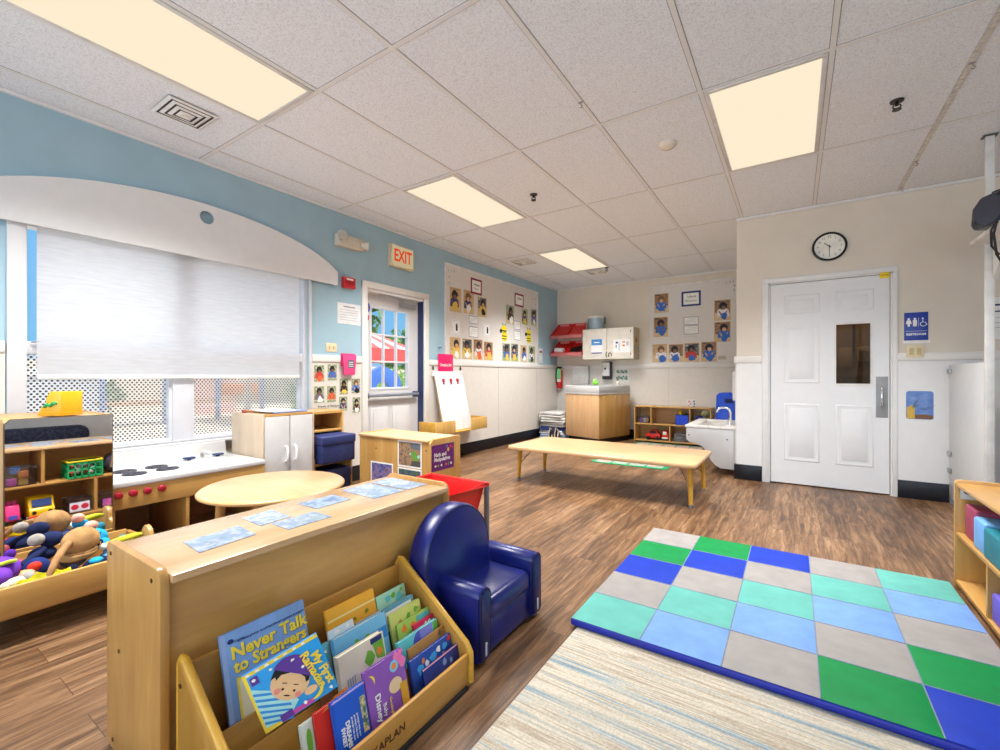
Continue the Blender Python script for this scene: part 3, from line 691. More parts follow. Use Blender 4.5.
for k, (x0, z0) in enumerate(TIER):
    w = mk(); w.T = w.T @ tierframe(x0, z0); w.box(ya, yb, -.035, -.024, -.078, .010); w.build('tier_step', W['gy'], t)
    if k < 3:
        w = mk(); w.T = w.T @ tierframe(x0, z0); w.box(ya, yb, -.024, .06, .005, .011); w.build('tier_divider', W['gy'], t)
w = mk(); w.box(-.944, -.930, ya, yb, .014, .118, .004); fb = w.build('front_board', W['gy'], t)
text('KAPLAN', .032, PL('burnt_brown_print', (74, 44, 22)), fb, T3(1.11, -.86, 0) @ frame((-.9295, .852, .068), (0, 1, 0), (0, 0, 1)), sx=1.0, bold=.0006)
w = mk(); w.box(-.945, -.925, .84, 1.2, 0, .012); w.build('foot_rail', DARK, t)

def book(lb, x0, z0, y0, y1, h, th, cov, pic=None, edge=None, t0=-.021, M=None, group='picture books in the slanted display', round_=.006, board=False):
    if M is None: y1 = min(y1, KY1-.0205)
    W_ = y1-y0
    F = M if M is not None else tierframe(x0, z0, y0)
    b = thing('picture_book', lb, 'book', F, group)
    pm = edge or PL('book_pages', (232, 224, 204), rough=.8)
    w = MB(); w.box(.004 if board else .003, W_-.003, t0+.003, h-.003, -th+.0025, -.0025, .001); w.build('pages', pm, b)
    w = MB(); w.box(0, W_, t0, h, -.0025, 0, min(round_, .001)); w.box(0, W_, t0, h, -th, -th+.0025); w.box(0, .0025, t0, h, -th, 0)
    c = w.build('cover', cov, b)
    return b, c, W_
def pics(b, items, W_):
    """items: (name, material, list of 2-D outlines in the cover's plane)"""
    for i, (nm, m, polys) in enumerate(items):
        w = MB()
        for P_ in polys:
            w.poly([(p[0], p[1], .0004+.00025*i+.00004*(polys.index(P_) % 6)) for p in P_])
            if len(polys) <= 3: w.build(nm, m, b); w = MB()
        if w.v: w.build(nm, m, b)
def ell(cx, cy, rx, ry=None, n=18, rot=0, a0=0, a1=2*PI):
    ry = ry or rx; full = a1-a0 > 6.2
    return [(cx+rx*math.cos(a)*math.cos(rot)-ry*math.sin(a)*math.sin(rot), cy+rx*math.cos(a)*math.sin(rot)+ry*math.sin(a)*math.cos(rot)) for a in [a0+(a1-a0)*k/(n if full else n-1) for k in range(n)]]
def rc(x0, x1, y0, y1): return [(x0, y0), (x1, y0), (x1, y1), (x0, y1)]
def blob(cx, cy, r, n=9, j=.35): return [(cx+r*random.uniform(1-j, 1+j)*math.cos(a), cy+r*random.uniform(1-j, 1+j)*math.sin(a)) for a in [2*PI*k/n for k in range(n)]]
def crescent(cx, cy, r, rot=0, th_=.55):
    o = [(r*math.cos(a), r*math.sin(a)) for a in [-1.3+2.6*k/12 for k in range(13)]]
    i = [(r*math.cos(1.3)+ (r*(1-th_))*math.cos(a)-r*(1-th_)*math.cos(1.3), r*math.sin(a)*.98) for a in [1.3-2.6*k/12 for k in range(1, 12)]]
    return [(cx+x*math.cos(rot)-y*math.sin(rot), cy+x*math.sin(rot)+y*math.cos(rot)) for x, y in o+i]
YEL = PL('print_yellow', (240, 210, 60)); PCREAM = PL('print_cream', (228, 216, 180)); SKIN = PL('print_skin', (232, 188, 138)); PWHITE = PL('print_white', (238, 238, 234))
PBLK = PL('print_black', (24, 22, 28)); PGRN = PL('print_green', (110, 176, 60)); PORG = PL('print_orange', (232, 130, 44)); PPURP = PL('print_purple', (96, 56, 150)); PNAVY = PL('print_navy', (36, 52, 112)); PRED = PL('print_red', (212, 48, 44)); PBLU = PL('print_blue', (52, 140, 210)); PTEAL = PL('print_teal', (96, 196, 196))
# tall pale blue book
b, c, w_ = book('tall pale blue book titled Never Talk to Strangers, back row at the left', *TIER[0], .557, .792, .273, .012, PL('cover_pale_blue', (120, 156, 206), rough=.35))
pics(b, [('spine_fold', PL('print_spine_blue', (146, 170, 214)), [rc(.0, .012, -.02, .272)]), ('picture_border', YEL, [rc(.028, .226, -.018, .158)]), ('picture', PCREAM, [rc(.034, .22, -.016, .151)]), ('scene_shapes', PNAVY, [ell(.095, .13, .02, .006), ell(.15, .1, .03, .02)])], w_)
text('Never Talk', .044, YEL, b, T3(.128, .218, .0016), sx=1.06, bold=.0014); text('to Strangers', .042, YEL, b, T3(.127, .183, .0016), sx=.98, bold=.0014)
text('Never Talk', .044, PNAVY, b, T3(.1295, .2165, .0009), sx=1.06, bold=.0014); text('to Strangers', .042, PNAVY, b, T3(.1285, .1815, .0009), sx=.98, bold=.0014)
text('BY IRMA JOYCE  ILLUSTRATED BY GEORGE BUCKETT', .008, PNAVY, b, T3(.137, .243, .0008)); text('A GOLDEN', .007, PNAVY, b, T3(.042, .246, .0008))
w = MB(); w.poly([(x, y, .0008) for x, y in ell(.024, .25, .008, .006)]); w.build('emblem', PNAVY, b)
# book with the child in a purple cap, lying across the others
def vec(*a): return Vector(a)
BLp, BRp, TLp = vec(-1.082, .592, .19), vec(-1.005, .736, .249), vec(-1.125, .543, .332)
u_ = (BRp-BLp).normalized(); v_ = (TLp-BLp); v_ = (v_-u_*v_.dot(u_)).normalized()
b, c, w_ = book('bright blue book titled My First Ramadan with a purple capped child, tilted across its neighbours', 0, 0, 0, .18, .157, .008, PL('cover_sky_blue', (44, 154, 222), rough=.3), M=frame(BLp, u_, v_), t0=0)
def turn(P_, deg, c=(.085, .078)):
    q = R(deg); return [(c[0]+(x-c[0])*math.cos(q)-(y-c[1])*math.sin(q), c[1]+(x-c[0])*math.sin(q)+(y-c[1])*math.cos(q)) for x, y in P_]
def TN(L, d=-38): return [turn(p, d) for p in L]
pics(b, [('print', YEL, [rc(.0, .18, .148, .157), rc(0, .008, .0, .15), rc(.0, .04, 0, .012)]), ('print', PWHITE, [ell(.012+.022*k, .152, .005, .0025) for k in range(7)]),
    ('stripes_block', PL('print_pale_teal', (170, 224, 224)), [[(.006, .012), (.06, .006), (.09, .03), (.078, .062), (.045, .088), (.006, .118)]]),
    ('stripes', PBLU, [[(.007, .105-.0155*k), (.076-.002*k, .066-.0155*k if k < 3 else .05-.01*k), (.076-.002*k, .059-.0155*k if k < 3 else .045-.01*k), (.007, .098-.0155*k)] for k in range(6)]),
    ('print', PPURP, [rc(.012, .03, .122, .143), rc(.04, .07, .002, .02)]), ('print', PL('print_magenta', (196, 70, 160)), [rc(.07, .12, .003, .014)]),
    ('face', SKIN, TN([ell(.085, .082, .046, .042)])+[ell(.122, .035, .016, .010)]), ('hair', PBLK, TN([[(.038, .1), (.037, .084), (.046, .092), (.05, .084), (.058, .098), (.09, .108), (.116, .096), (.122, .084), (.128, .09), (.126, .106), (.04, .115)]])),
    ('cap', PPURP, TN([ell(.083, .104, .047, .043, 16, -.1, 0, PI)])), ('features', PBLK, TN([ell(.072, .066, .003), ell(.1, .064, .003), rc(.066, .078, .079, .081), rc(.094, .106, .077, .079), ell(.086, .052, .008, .0016)])),
    ('cheeks', PL('print_pink', (236, 140, 130)), TN([ell(.06, .06, .007), ell(.112, .056, .007)])), ('moon', YEL, [crescent(.128, .03, .022, -.9)]), ('stars', PWHITE, [blob(x, y, .0045, 5) for x, y in ((.06, .138), (.125, .1), (.02, .135), (.11, .13), (.165, .012), (.1, .015))])], w_)
text('My First', .028, YEL, b, T3(.1655, .072, .0032) @ Euler((0, 0, R(-82))).to_matrix().to_4x4(), bold=.0009); text('Ramadan', .029, YEL, b, T3(.1435, .078, .0032) @ Euler((0, 0, R(-82))).to_matrix().to_4x4(), bold=.0009)
def simple(lb, x0, z0, y0, y1, h, th, col, nm, deco, board=False):
    b, c, w_ = book(lb, x0, z0, y0, y1, h, th, PL('cover_'+nm, col, rough=.35, noise=.03), board=board); pics(b, deco, w_); return b, w_
b, w_ = simple('orange yellow book with white stripes, back row in the middle', *TIER[0], .855, 1.046, .208, .012, (232, 170, 56), 'orange_yellow', [('stripes', PL('print_pale_yellow', (244, 222, 150)), [rc(.004, .188, .17, .176), rc(.004, .188, .12, .128)]), ('shapes', PL('print_olive', (120, 130, 40)), [blob(.1, .145, .006), blob(.15, .15, .008)])])
simple('pale green book with teal flowers, back row beside the right end', *TIER[0], 1.05, 1.185, .173, .008, (158, 206, 176), 'pale_green', [('flowers', PTEAL, [blob(.05, .15, .012), blob(.1, .14, .014)]), ('leaves', PGRN, [blob(.075, .155, .01), blob(.115, .16, .008)])])
simple('beige photo book behind the light blue one, second row', -1.127, .11, .93, 1.034, .172, .006, (176, 158, 138), 'beige_photo', [('shapes', PL('print_brown', (110, 84, 70)), [blob(.05, .15, .014), blob(.1, .155, .012)])])
simple('light blue picture book of an underwater scene, second row in the middle', *TIER[1], .83, 1.03, .186, .02, (116, 186, 226), 'light_blue', [('sea', PBLU, [rc(.003, .197, .11, .145)]), ('weeds', PGRN, [blob(.08, .135, .014), blob(.12, .14, .012)]), ('rocks', PL('print_grey_blue', (90, 110, 140)), [blob(.1, .12, .014)])], True)
simple('teal book with a white edge in the second row toward the right end', -1.122, .105, 1.037, 1.18, .172, .014, (92, 150, 170), 'teal', [('picture', PWHITE, [rc(.01, .13, .1, .16)]), ('shapes', PL('print_brown2', (150, 110, 76)), [blob(.05, .13, .014), blob(.09, .13, .012)])], True)
simple('yellow green picture book in the second row in front of the teal book', -1.097, .10, 1.043, 1.188, .165, .012, (196, 204, 110), 'yellow_green', [('animal', PL('print_tan', (190, 140, 90)), [blob(.04, .12, .014)]), ('leaves', PGRN, [blob(.08, .13, .012), blob(.12, .14, .01)])])
simple('green storybook with small orange animals, third of the overlapping right books', -1.077, .092, 1.053, 1.218, .142, .008, (160, 196, 90), 'green_story', [('animals', PORG, [blob(.03, .12, .012), blob(.07, .115, .012)]), ('sky', PTEAL, [rc(.09, .15, .11, .135)])])
simple('crimson pink book standing at the right end behind the teal and purple cover', -1.058, .088, 1.108, 1.216, .128, .008, (206, 44, 84), 'crimson', [('title_patch', PWHITE, [blob(.055, .105, .012), blob(.075, .11, .008)])])
simple('narrow teal book half hidden behind the tilted blue book', -1.115, .105, .775, .822, .178, .008, (96, 176, 186), 'narrow_teal', [('pattern', PWHITE, [blob(.02, .15, .006), blob(.035, .155, .005)])])
simple('brown spotted book between the tilted blue book and the cream book', -1.068, .088, .752, .795, .168, .01, (150, 104, 60), 'brown_spotted', [('spots', PL('print_dark_blue', (60, 70, 120)), [blob(.015, .14, .008), blob(.03, .12, .007)])])
simple('cream board book with green dinosaurs, third row in the middle', *TIER[2], .797, .963, .204, .022, (216, 206, 186), 'cream', [('dinosaurs', PGRN, [[(.085, .15), (.1, .175), (.115, .17), (.125, .15), (.115, .135), (.1, .13)], [(.12, .19), (.16, .2), (.162, .13), (.13, .14)]]), ('oranges', PORG, [blob(.142, .155, .011), blob(.07, .1, .008)]), ('dark_patch', PNAVY, [rc(.115, .158, .185, .2)]), ('lines', PL('print_grey_text', (120, 150, 170)), [rc(.02+.008*k, .023+.008*k, .06, .135) for k in range(4)])], True)
simple('teal and purple board book, third row toward the right end', *TIER[2], 1.01, 1.198, .14, .014, (96, 196, 206), 'teal_purple', [('purple', PL('print_violet', (84, 92, 196)), [ell(.1, .105, .035, .035)]), ('purple', PL('print_lilac', (126, 134, 214)), [rc(.1, .16, .1, .138)]), ('green', PGRN, [rc(.165, .184, .08, .135)])], True)
b, w_ = simple('bright blue board book with white bedtime text, front row', *TIER[3], .722, .826, .18, .012, (30, 88, 200), 'bright_blue', [('picture', blotchy('tiny_cover_picture', [(206, 80, 60), (226, 200, 150), (90, 130, 90), (40, 60, 140)], 60), [rc(.083, .1, .06, .15)]), ('edge', PL('print_lilac2', (190, 170, 220)), [rc(.0, .104, .176, .18)])], True)
rot = Euler((0, 0, R(-90))).to_matrix().to_4x4()
text('SWEET', .015, PWHITE, b, T3(.022, .085, .0009) @ rot, bold=.0005); text('DREAMS', .017, PWHITE, b, T3(.037, .085, .0009) @ rot, bold=.0006)
for k in range(3): text('goodnight little stars', .007, PWHITE, b, T3(.052+.009*k, .09, .0009) @ rot)
simple('red board book half hidden at the left of the front row', -.983, .05, .684, .79, .158, .012, (206, 40, 34), 'red', [('label', PWHITE, [rc(.045, .08, .03, .045)]), ('orange_top', PORG, [[(.02, .15), (.06, .168), (.1, .172), (.1, .15)]])], True)
simple('small white and green book at the far left of the front row', -1.0, .058, .652, .70, .134, .012, (206, 212, 200), 'white_green', [('leaf', PGRN, [ell(.02, .09, .008, .03)])], True)
b, w_ = simple('purple book with a yellow moon and white script, middle of the front row', *TIER[3], .83, .976, .198, .012, (138, 86, 176), 'purple', [('moon', YEL, [crescent(.017, .165, .016, .5)]), ('flowers', PL('print_pink2', (232, 120, 180)), [blob(.12, .185, .012), blob(.137, .165, .014), blob(.135, .19, .01)]), ('ring', PL('print_sky', (120, 196, 232)), [ell(.105, .165, .016)]), ('ring_middle', PORG, [ell(.105, .165, .009)]), ('round_shapes', PL('print_tan2', (226, 200, 160)), [ell(.1, .115, .025, .02)]), ('yellow_patch', PL('print_gold', (214, 160, 50)), [rc(.115, .142, .05, .11)])], True)
text('Disney', .026, PWHITE, b, T3(.032, .09, .0024) @ rot, bold=.0005); text('Baby', .018, PWHITE, b, T3(.052, .075, .0024) @ rot); text('Goodnight', .012, YEL, b, T3(.075, .07, .0024) @ rot)
simple('navy sticker book with colourful cartoon shapes, front row right', -.98, .048, 1.01, 1.215, .122, .012, (40, 74, 160), 'navy_sticker', [('print', PL('print_cyan', (70, 160, 220)), [blob(.04, .08, .014), blob(.1, .09, .016), blob(.16, .095, .012)]), ('print', PWHITE, [blob(.07, .085, .01), blob(.13, .1, .01)]), ('print', PRED, [blob(.185, .11, .009), blob(.115, .075, .008)]), ('print', PORG, [blob(.055, .1, .008), blob(.15, .075, .008)])], True)
simple('slim navy book with a pink edge leaning at the right of the front row', -.953, .04, 1.035, 1.216, .102, .006, (34, 54, 124), 'slim_navy', [('edge', PL('print_pale_pink', (236, 170, 180)), [rc(0, .17, .098, .102)]), ('print', PL('print_grey_blue2', (110, 134, 180)), [blob(.1, .08, .01), blob(.13, .07, .008)])], True)

simple('plain kraft brown book standing behind the navy sticker book', -1.008, .06, 1.03, 1.214, .128, .006, (164, 122, 70), 'kraft', [('shapes', PL('print_brown', (110, 84, 70)), [blob(.15, .115, .008)])])
simple('slim white book with a sky scene behind the light blue underwater book', -1.128, .108, .832, .925, .192, .006, (206, 222, 230), 'sky_white', [('clouds', PWHITE, [blob(.03, .18, .008), blob(.07, .182, .007)])])
# ---- toddler armchair
t, mk = at_thing('toddler_armchair', 'small navy blue vinyl armchair beside the book display', 'armchair', -1.12, 1.545, 0)
AX0, AX1, AY0, AY1 = -1.262, -.956, 1.302, 1.775
w = mk(); w.box(AX0+.05, AX1-.012, AY0+.07, AY1-.07, .012, .15, .012, 3); w.build('base', NAVY, t)
w = mk(); w.box(AX0+.06, AX1-.004, AY0+.076, AY1-.076, .13, .222, .03, 4); w.build('seat', NAVY, t)
for y in (AY0, AY1-.078):
    yc, hw = y+.039, .039
    prof = [(y, .012), (y+.078, .012), (y+.078, .25)]+[(yc+hw*math.cos(a), .247+.04*math.sin(a)) for a in [PI*k/12 for k in range(1, 12)]]+[(y, .25)]
    w = mk(); w.prism(prof, AX0+.04, AX1, 'yz', .012); arm = w.build('arm', NAVY, t)
    prof2 = [(y+.010, .02), (y+.068, .02), (y+.068, .25)]+[(yc+.029*math.cos(a), .249+.029*math.sin(a)) for a in [PI*k/10 for k in range(1, 10)]]+[(y+.012, .25)]
    w = mk(); w.prism(prof2, AX1, AX1+.006, 'yz', .003); w.build('front_panel', PL('navy_vinyl_panel', (14, 22, 84), rough=.3), arm)
    w = mk(); w.tube([(AX1+.002, y+.006, .03), (AX1+.002, y+.006, .25)]+[(AX1+.002, yc-.033*math.cos(a), .25+.033*math.sin(a)) for a in [PI*k/10 for k in range(11)]]+[(AX1+.002, y+.072, .03)], .0035, 8); w.build('piping', PL('navy_piping', (12, 18, 70), rough=.3), arm)
    w = mk(); w.box(AX1+.006, AX1+.009, yc-.005, yc+.005, .035, .085, .002); w.build('tag', PL('pale_tag', (196, 200, 214)), arm)
yc, rr = 1.449, .214
prof = [(yc-rr, .06), (yc+rr, .06)]+[(yc+rr*math.cos(a), .318+rr*math.sin(a)) for a in [PI*k/24 for k in range(25)]]
w = mk(); w.T = w.T @ T3(AX0+.055, 0, .1) @ Euler((0, R(-3), 0)).to_matrix().to_4x4() @ T3(0, 0, -.1); w.prism(prof, -.034, .066, 'yz', .022); bk = w.build('back', NAVY, t)
w = mk(); w.T = w.T @ T3(AX0+.055, 0, .1) @ Euler((0, R(-3), 0)).to_matrix().to_4x4() @ T3(0, 0, -.1); w.tube([(.060, yc+(rr-.012)*math.cos(a), .318+(rr-.012)*math.sin(a)) for a in [-.1+(PI+.2)*k/28 for k in range(29)]], .0045, 8); w.build('piping', PL('navy_piping', (12, 18, 70)), bk)
w = mk()
for x in (AX0+.09, AX1-.03):
    for y in (AY0+.05, AY1-.05): w.cyl((x, y, 0), (x, y, .014), .018, seg=14)
w.build('glide', DARK, t)

# ---- red tub on a stand
t, mk = at_thing('toy_tub', 'bright red plastic tub on a grey legged stand behind the armchair', 'tub', -1.81, 2.03, 0)
x0, x1, y0, y1, zr = -2.05, -1.585, 1.81, 2.25, .40
def ringp(d, z): return [(x0+d, y0+d, z), (x1-d, y0+d, z), (x1-d, y1-d, z), (x0+d, y1-d, z)]
bm = bmesh.new(); R1, R2, R3, R4 = [[bm.verts.new(p) for p in ringp(d, z)] for d, z in ((.012, zr), (.05, zr-.2), (.016, zr), (.054, zr-.196))]
for A_, B_, fl_ in ((R1, R2, 0), (R3, R4, 1)):
    for i in range(4):
        q = (A_[i], A_[(i+1) % 4], B_[(i+1) % 4], B_[i]); bm.faces.new(q[::-1] if fl_ else q)
bm.faces.new(R2); bm.faces.new(R4)
bmesh.ops.recalc_face_normals(bm, faces=bm.faces)
w = mk(); w.add(bm); w.build('tub_body', RED, t)
w = mk(); w.tube([(x0, y0, zr), (x1, y0, zr), (x1, y1, zr), (x0, y1, zr), (x0, y0, zr)], .014, 10)
for p in ringp(0, zr): w.ball(p, .0155, 10)
w.build('rim', RED, t)
for x, y in ((x0+.01, y0+.01), (x1-.004, y0+.01), (x1-.004, y1+.0), (x0+.01, y1)):
    w = mk(); w.tube([(x, y, 0), (x, y, zr-.015)], .017, 12); w.build('leg', PL('grey_leg', (120, 124, 130), rough=.4), t)
    w = mk(); w.cyl((x, y, 0), (x, y, .02), .022, seg=14); w.build('foot', DARK, t)
w = mk(); w.box(x0+.02, x1-.02, y0, y0+.012, .15, .17); w.box(x0+.02, x1-.02, y1-.01, y1, .15, .17); w.build('stand_rail', PL('grey_leg', (120, 124, 130)), t)

# ---- round table
t, mk = at_thing('round_table', 'round low maple activity table in front of the play kitchen', 'table', -2.44, 1.385, 0)
cx, cy, rt = -2.44, 1.385, .368
w = mk(); w.lathe([(.001, .436), (rt-.012, .436), (rt-.003, .441), (rt, .449), (rt-.002, .457), (rt-.008, .461), (.001, .462)], (cx, cy, 0), 64, cap=False); w.build('tabletop', W['tab'], t)
w = mk(); w.lathe([(rt-.003, .440), (rt+.003, .443), (rt+.0035, .452), (rt-.001, .457)], (cx, cy, 0), 64, cap=False); w.build('edge_band', PL('tan_edge_band', (206, 160, 104), rough=.4), t)
for a in (45, 135, 225, 315):
    x, y = cx+.27*math.cos(R(a)), cy+.27*math.sin(R(a)); xx, yy = cx+.30*math.cos(R(a)), cy+.30*math.sin(R(a))
    w = mk(); w.cyl((xx, yy, .02), (x, y, .437), .017, .026, 18); lg = w.build('leg', W['z'], t)
    w = mk(); w.cyl((xx, yy, 0), (xx, yy, .022), .019, seg=14); w.build('foot', STEEL, lg)

# ---- chequered tumbling mat
MX0, MX1, MY0, MY1 = -.79, .645, 1.742, 3.085
t = thing('tumbling_mat', 'padded tumbling mat of green, blue, grey and teal squares on the floor', 'mat', T3((MX0+MX1)/2, (MY0+MY1)/2, .0))
cols = dict(g=PL('mat_grey', (146, 141, 138), rough=.6, spec=.2, bump=.1), n=PL('mat_green', (2, 124, 62), rough=.6, spec=.2, bump=.1), b=PL('mat_royal_blue', (22, 52, 164), rough=.6, spec=.2, bump=.1), t=PL('mat_teal', (92, 164, 154), rough=.6, spec=.2, bump=.1), l=PL('mat_light_blue', (108, 146, 200), rough=.6, spec=.2, bump=.1))
order = ['g', 'n', 'b', 'g', 't', 'l', 'g', 'n', 'b']; keys = 'gnbtl'
nn = 9; cwx, cwy = (MX1-MX0)/5, (MY1-MY0)/5
w = MB(); z0 = .0125
from mathutils import noise as mnoise
for i in range(5):          # i from the left, j from the far edge
    for j in range(5):
        w.m = keys.index(order[i+j]); bm = bmesh.new(); G = []
        for a in range(nn+1):
            row = []
            for c in range(nn+1):
                u, v = a/nn, c/nn
                x = -(MX1-MX0)/2+(i+u)*cwx; y = (MY1-MY0)/2-(j+v)*cwy
                e = min(u, 1-u, v, 1-v); pf = (1-(1-min(1, e/.10))**2)*.6+.4*(1-(1-min(1, e/.5))**2)
                wr = mnoise.noise(Vector((x*3.1, y*9+x*2, 1.7)))*.0028
                row.append(bm.verts.new((x, y, z0+.0300+pf*(.0085+wr*1.5))))
            G.append(row)
        for a in range(nn):
            for c in range(nn): bm.faces.new((G[a][c], G[a][c+1], G[a+1][c+1], G[a+1][c]))
        bmesh.ops.recalc_face_normals(bm, faces=bm.faces)
        if sum(f.normal.z for f in bm.faces) < 0: bmesh.ops.reverse_faces(bm, faces=bm.faces)
        w.add(bm)
w.build('padded_top', [cols[k] for k in keys], t, ang=60)
hx, hy = (MX1-MX0)/2, (MY1-MY0)/2
B(-hx-.004, hx+.004, -hy-.004, hy+.004, z0-.001, z0+.0292, .010, 3).build('side_band', PL('mat_band_blue', (26, 40, 150), rough=.45), t)

w = MB()
for k in range(1, 5):
    w.tube([(-hx+k*cwx, -hy+.004+(2*hy-.008)*q/24, z0+.0305) for q in range(25)], .0022, 6); w.tube([(-hx+.004+(2*hx-.008)*q/24, -hy+k*cwy, z0+.0305) for q in range(25)], .0022, 6)
w.build('seam', PL('mat_seam', (120, 130, 150), rough=.7), t)  # grey-blue tubes stand in for the shaded valleys along the seams
# ---- striped rug
def rug_mat():
    m, nt, b = base('striped_woven_rug', .95, .1)
    tc = N(nt, 'ShaderNodeTexCoord'); mp = N(nt, 'ShaderNodeMapping'); mp.inputs['Scale'].default_value = (.7, 24, 1)
    nt.links.new(tc.outputs['Object'], mp.inputs[0])
    nz = N(nt, 'ShaderNodeTexNoise', Scale=1.0, Detail=3.0, Roughness=.65, Distortion=.25); nt.links.new(mp.outputs[0], nz.inputs['Vector'])
    r = ramp(nt, [(.34, (118, 136, 146)), (.41, (152, 164, 168)), (.45, (190, 182, 166)), (.50, (162, 148, 130)), (.54, (196, 188, 172)), (.60, (180, 172, 156)), (.66, (136, 152, 160))], nz.outputs['Fac'])
    n2 = N(nt, 'ShaderNodeTexNoise', Scale=140.0, Detail=2.0); nt.links.new(tc.outputs['Object'], n2.inputs['Vector'])
    mx = N(nt, 'ShaderNodeMix', data_type='RGBA', blend_type='OVERLAY'); mx.inputs[0].default_value = .35
    nt.links.new(r.outputs[0], mx.inputs[6]); nt.links.new(n2.outputs['Fac'], mx.inputs[7]); nt.links.new(mx.outputs[2], b.inputs['Base Color'])
    bp = N(nt, 'ShaderNodeBump', Strength=.5, Distance=.004); nt.links.new(n2.outputs['Fac'], bp.inputs['Height']); nt.links.new(bp.outputs[0], b.inputs['Normal'])
    return m
o = B(-.765, .66, -.7, 2.6, 0, .0105, .003).build('striped_rug', rug_mat(), None, T3(0, 0, .0)); tag(o, 'cream rug with thin grey blue stripes under the tumbling mat', 'rug')

# ---- right hand shelf with foam blocks
t, mk = at_thing('block_shelf', 'maple shelf at the right edge holding coloured foam blocks', 'shelf', .82, 2.6, 0)
SX0, SX1, SY0, SY1, SZ = .675, .975, 2.05, 3.15, .548
for y in (SY0, SY1-.02):
    prof = [(SX0+.004, 0), (SX0, .01)]+[(SX0+.02-.02*math.cos(a), SZ-.02+.02*math.sin(a)) for a in [PI/2*k/5 for k in range(6)]]+[(SX1, SZ), (SX1, 0)]
    w = mk(); w.prism(prof, y, y+.02, 'xz', .003); w.build('end_panel', W['bz'], t)
ya, yb = SY0+.02, SY1-.02
w = mk(); w.box(SX0+.004, SX1, ya, yb, .515, .533, .003); w.build('top', W['by'], t)
w = mk(); w.box(SX0+.004, SX1-.012, ya, yb, .268, .286, .003); w.build('shelf_board', W['by'], t)
w = mk(); w.box(SX0+.004, SX1-.012, ya, yb, .03, .048, .003); w.box(SX0+.02, SX0+.035, ya, yb, 0, .03); w.build('bottom_board', W['by'], t)
w = mk(); w.box(SX1-.012, SX1, ya, yb, .0, SZ-.003); w.build('back_panel', W['by'], t)
w = mk(); w.box(SX0+.006, SX1-.012, 2.70, 2.718, .048, .268); w.build('divider', W['bz'], t)
w = mk(); w.box(SX0+.02, SX0+.16, yb-.0015, yb, .455, .51, .0005); lb = w.build('maker_sticker', PWHITE, t)
w = mk(); w.T = w.T @ frame((0, yb-.0018, 0), (1, 0, 0), (0, 0, 1)); w.poly([(p[0], p[1], 0) for p in ell(SX0+.06, .49, .028, .013)]); w.build('blue_oval', PNAVY, lb)
def block(lb, c, nm, x0, x1, y0, y1, z0, z1):
    o = B(-(x1-x0)/2, (x1-x0)/2, -(y1-y0)/2, (y1-y0)/2, 0, z1-z0, .010, 3).build('foam_block', PL(nm, c, rough=.5, noise=.05), None, T3((x0+x1)/2, (y0+y1)/2, z0)); tag(o, lb, 'foam block', 'foam blocks on the block shelf')
block('maroon foam block farthest back on the middle shelf at the right', (156, 62, 92), 'foam_maroon', .70, .95, 2.925, 3.085, .2865, .445)
block('light blue foam block between the maroon and teal blocks', (112, 170, 226), 'foam_light_blue', .69, .95, 2.775, 2.918, .2865, .425)
block('teal foam block nearest on the middle shelf', (18, 124, 140), 'foam_teal', .685, .95, 2.30, 2.768, .2865, .415)
block('violet foam block on the bottom shelf at the right edge', (104, 88, 190), 'foam_violet', .69, .95, 2.42, 2.69, .0485, .165)
# ================================================================ along the window wall
# ---- mirror cabinet
t, mk = at_thing('mirror_cabinet', 'maple toddler cabinet with a tall mirror on its front, left of the play kitchen', 'cabinet', -3.32, .635, 0)
QX0, QX1, QY0, QY1, QZ = -3.60, -3.035, .44, .835, .868
for y in (QY0, QY1-.02): w = mk(); w.prism([(QX0, 0), (QX0, QZ), (QX1+.0-.03, QZ)]+[(QX1-.03+.03*math.sin(a), QZ-.03+.03*math.cos(a)) for a in [PI/2*k/5 for k in range(1, 6)]]+[(QX1, 0)], y, y+.02, 'xz', .003); w.build('side_panel', W['z'], t)
w = mk(); w.box(QX0, QX1-.012, QY0+.02, QY1-.02, QZ-.022, QZ-.004, .002); w.build('top', W['y'], t)
w = mk(); w.box(QX1-.03, QX1-.012, QY0+.02, QY1-.02, .02, QZ-.022); w.build('front_panel', W['bz'], t)
w = mk(); w.box(QX0, QX0+.012, QY0+.02, QY1-.02, .02, QZ-.022); w.build('back_panel', W['bz'], t)
mir, ntm, bm_ = base('mirror_silver', .015, .5); bm_.inputs['Metallic'].default_value = 1; bm_.inputs['Base Color'].default_value = (.92, .91, .93, 1)
w = mk(); w.prism([(QY0+.004, .2), (QY1-.002, .2), (QY1-.002, QZ-.012), (QY1-.008, QZ-.002), (QY0+.022, QZ-.002), (QY0+.010, QZ-.008), (QY0+.004, QZ-.02)], QX1+.003, QX1+.008, 'yz'); w.build('mirror', mir, t)
w = mk(); w.tube([(QX1+.006, QY0+.003, .2), (QX1+.006, QY0+.003, QZ-.02), (QX1+.006, QY0+.02, QZ-.001), (QX1+.006, QY1-.003, QZ-.001), (QX1+.006, QY1-.001, .2)], .0025, 6); w.build('mirror_edge', PL('dark_mirror_edge', (84, 66, 50)), t)
# ---- yellow toy box on it
t = thing('toy_box', 'bright yellow toy box with a green squiggle on top of the mirror cabinet', 'toy box', at(-3.062, .640, QZ, 214))
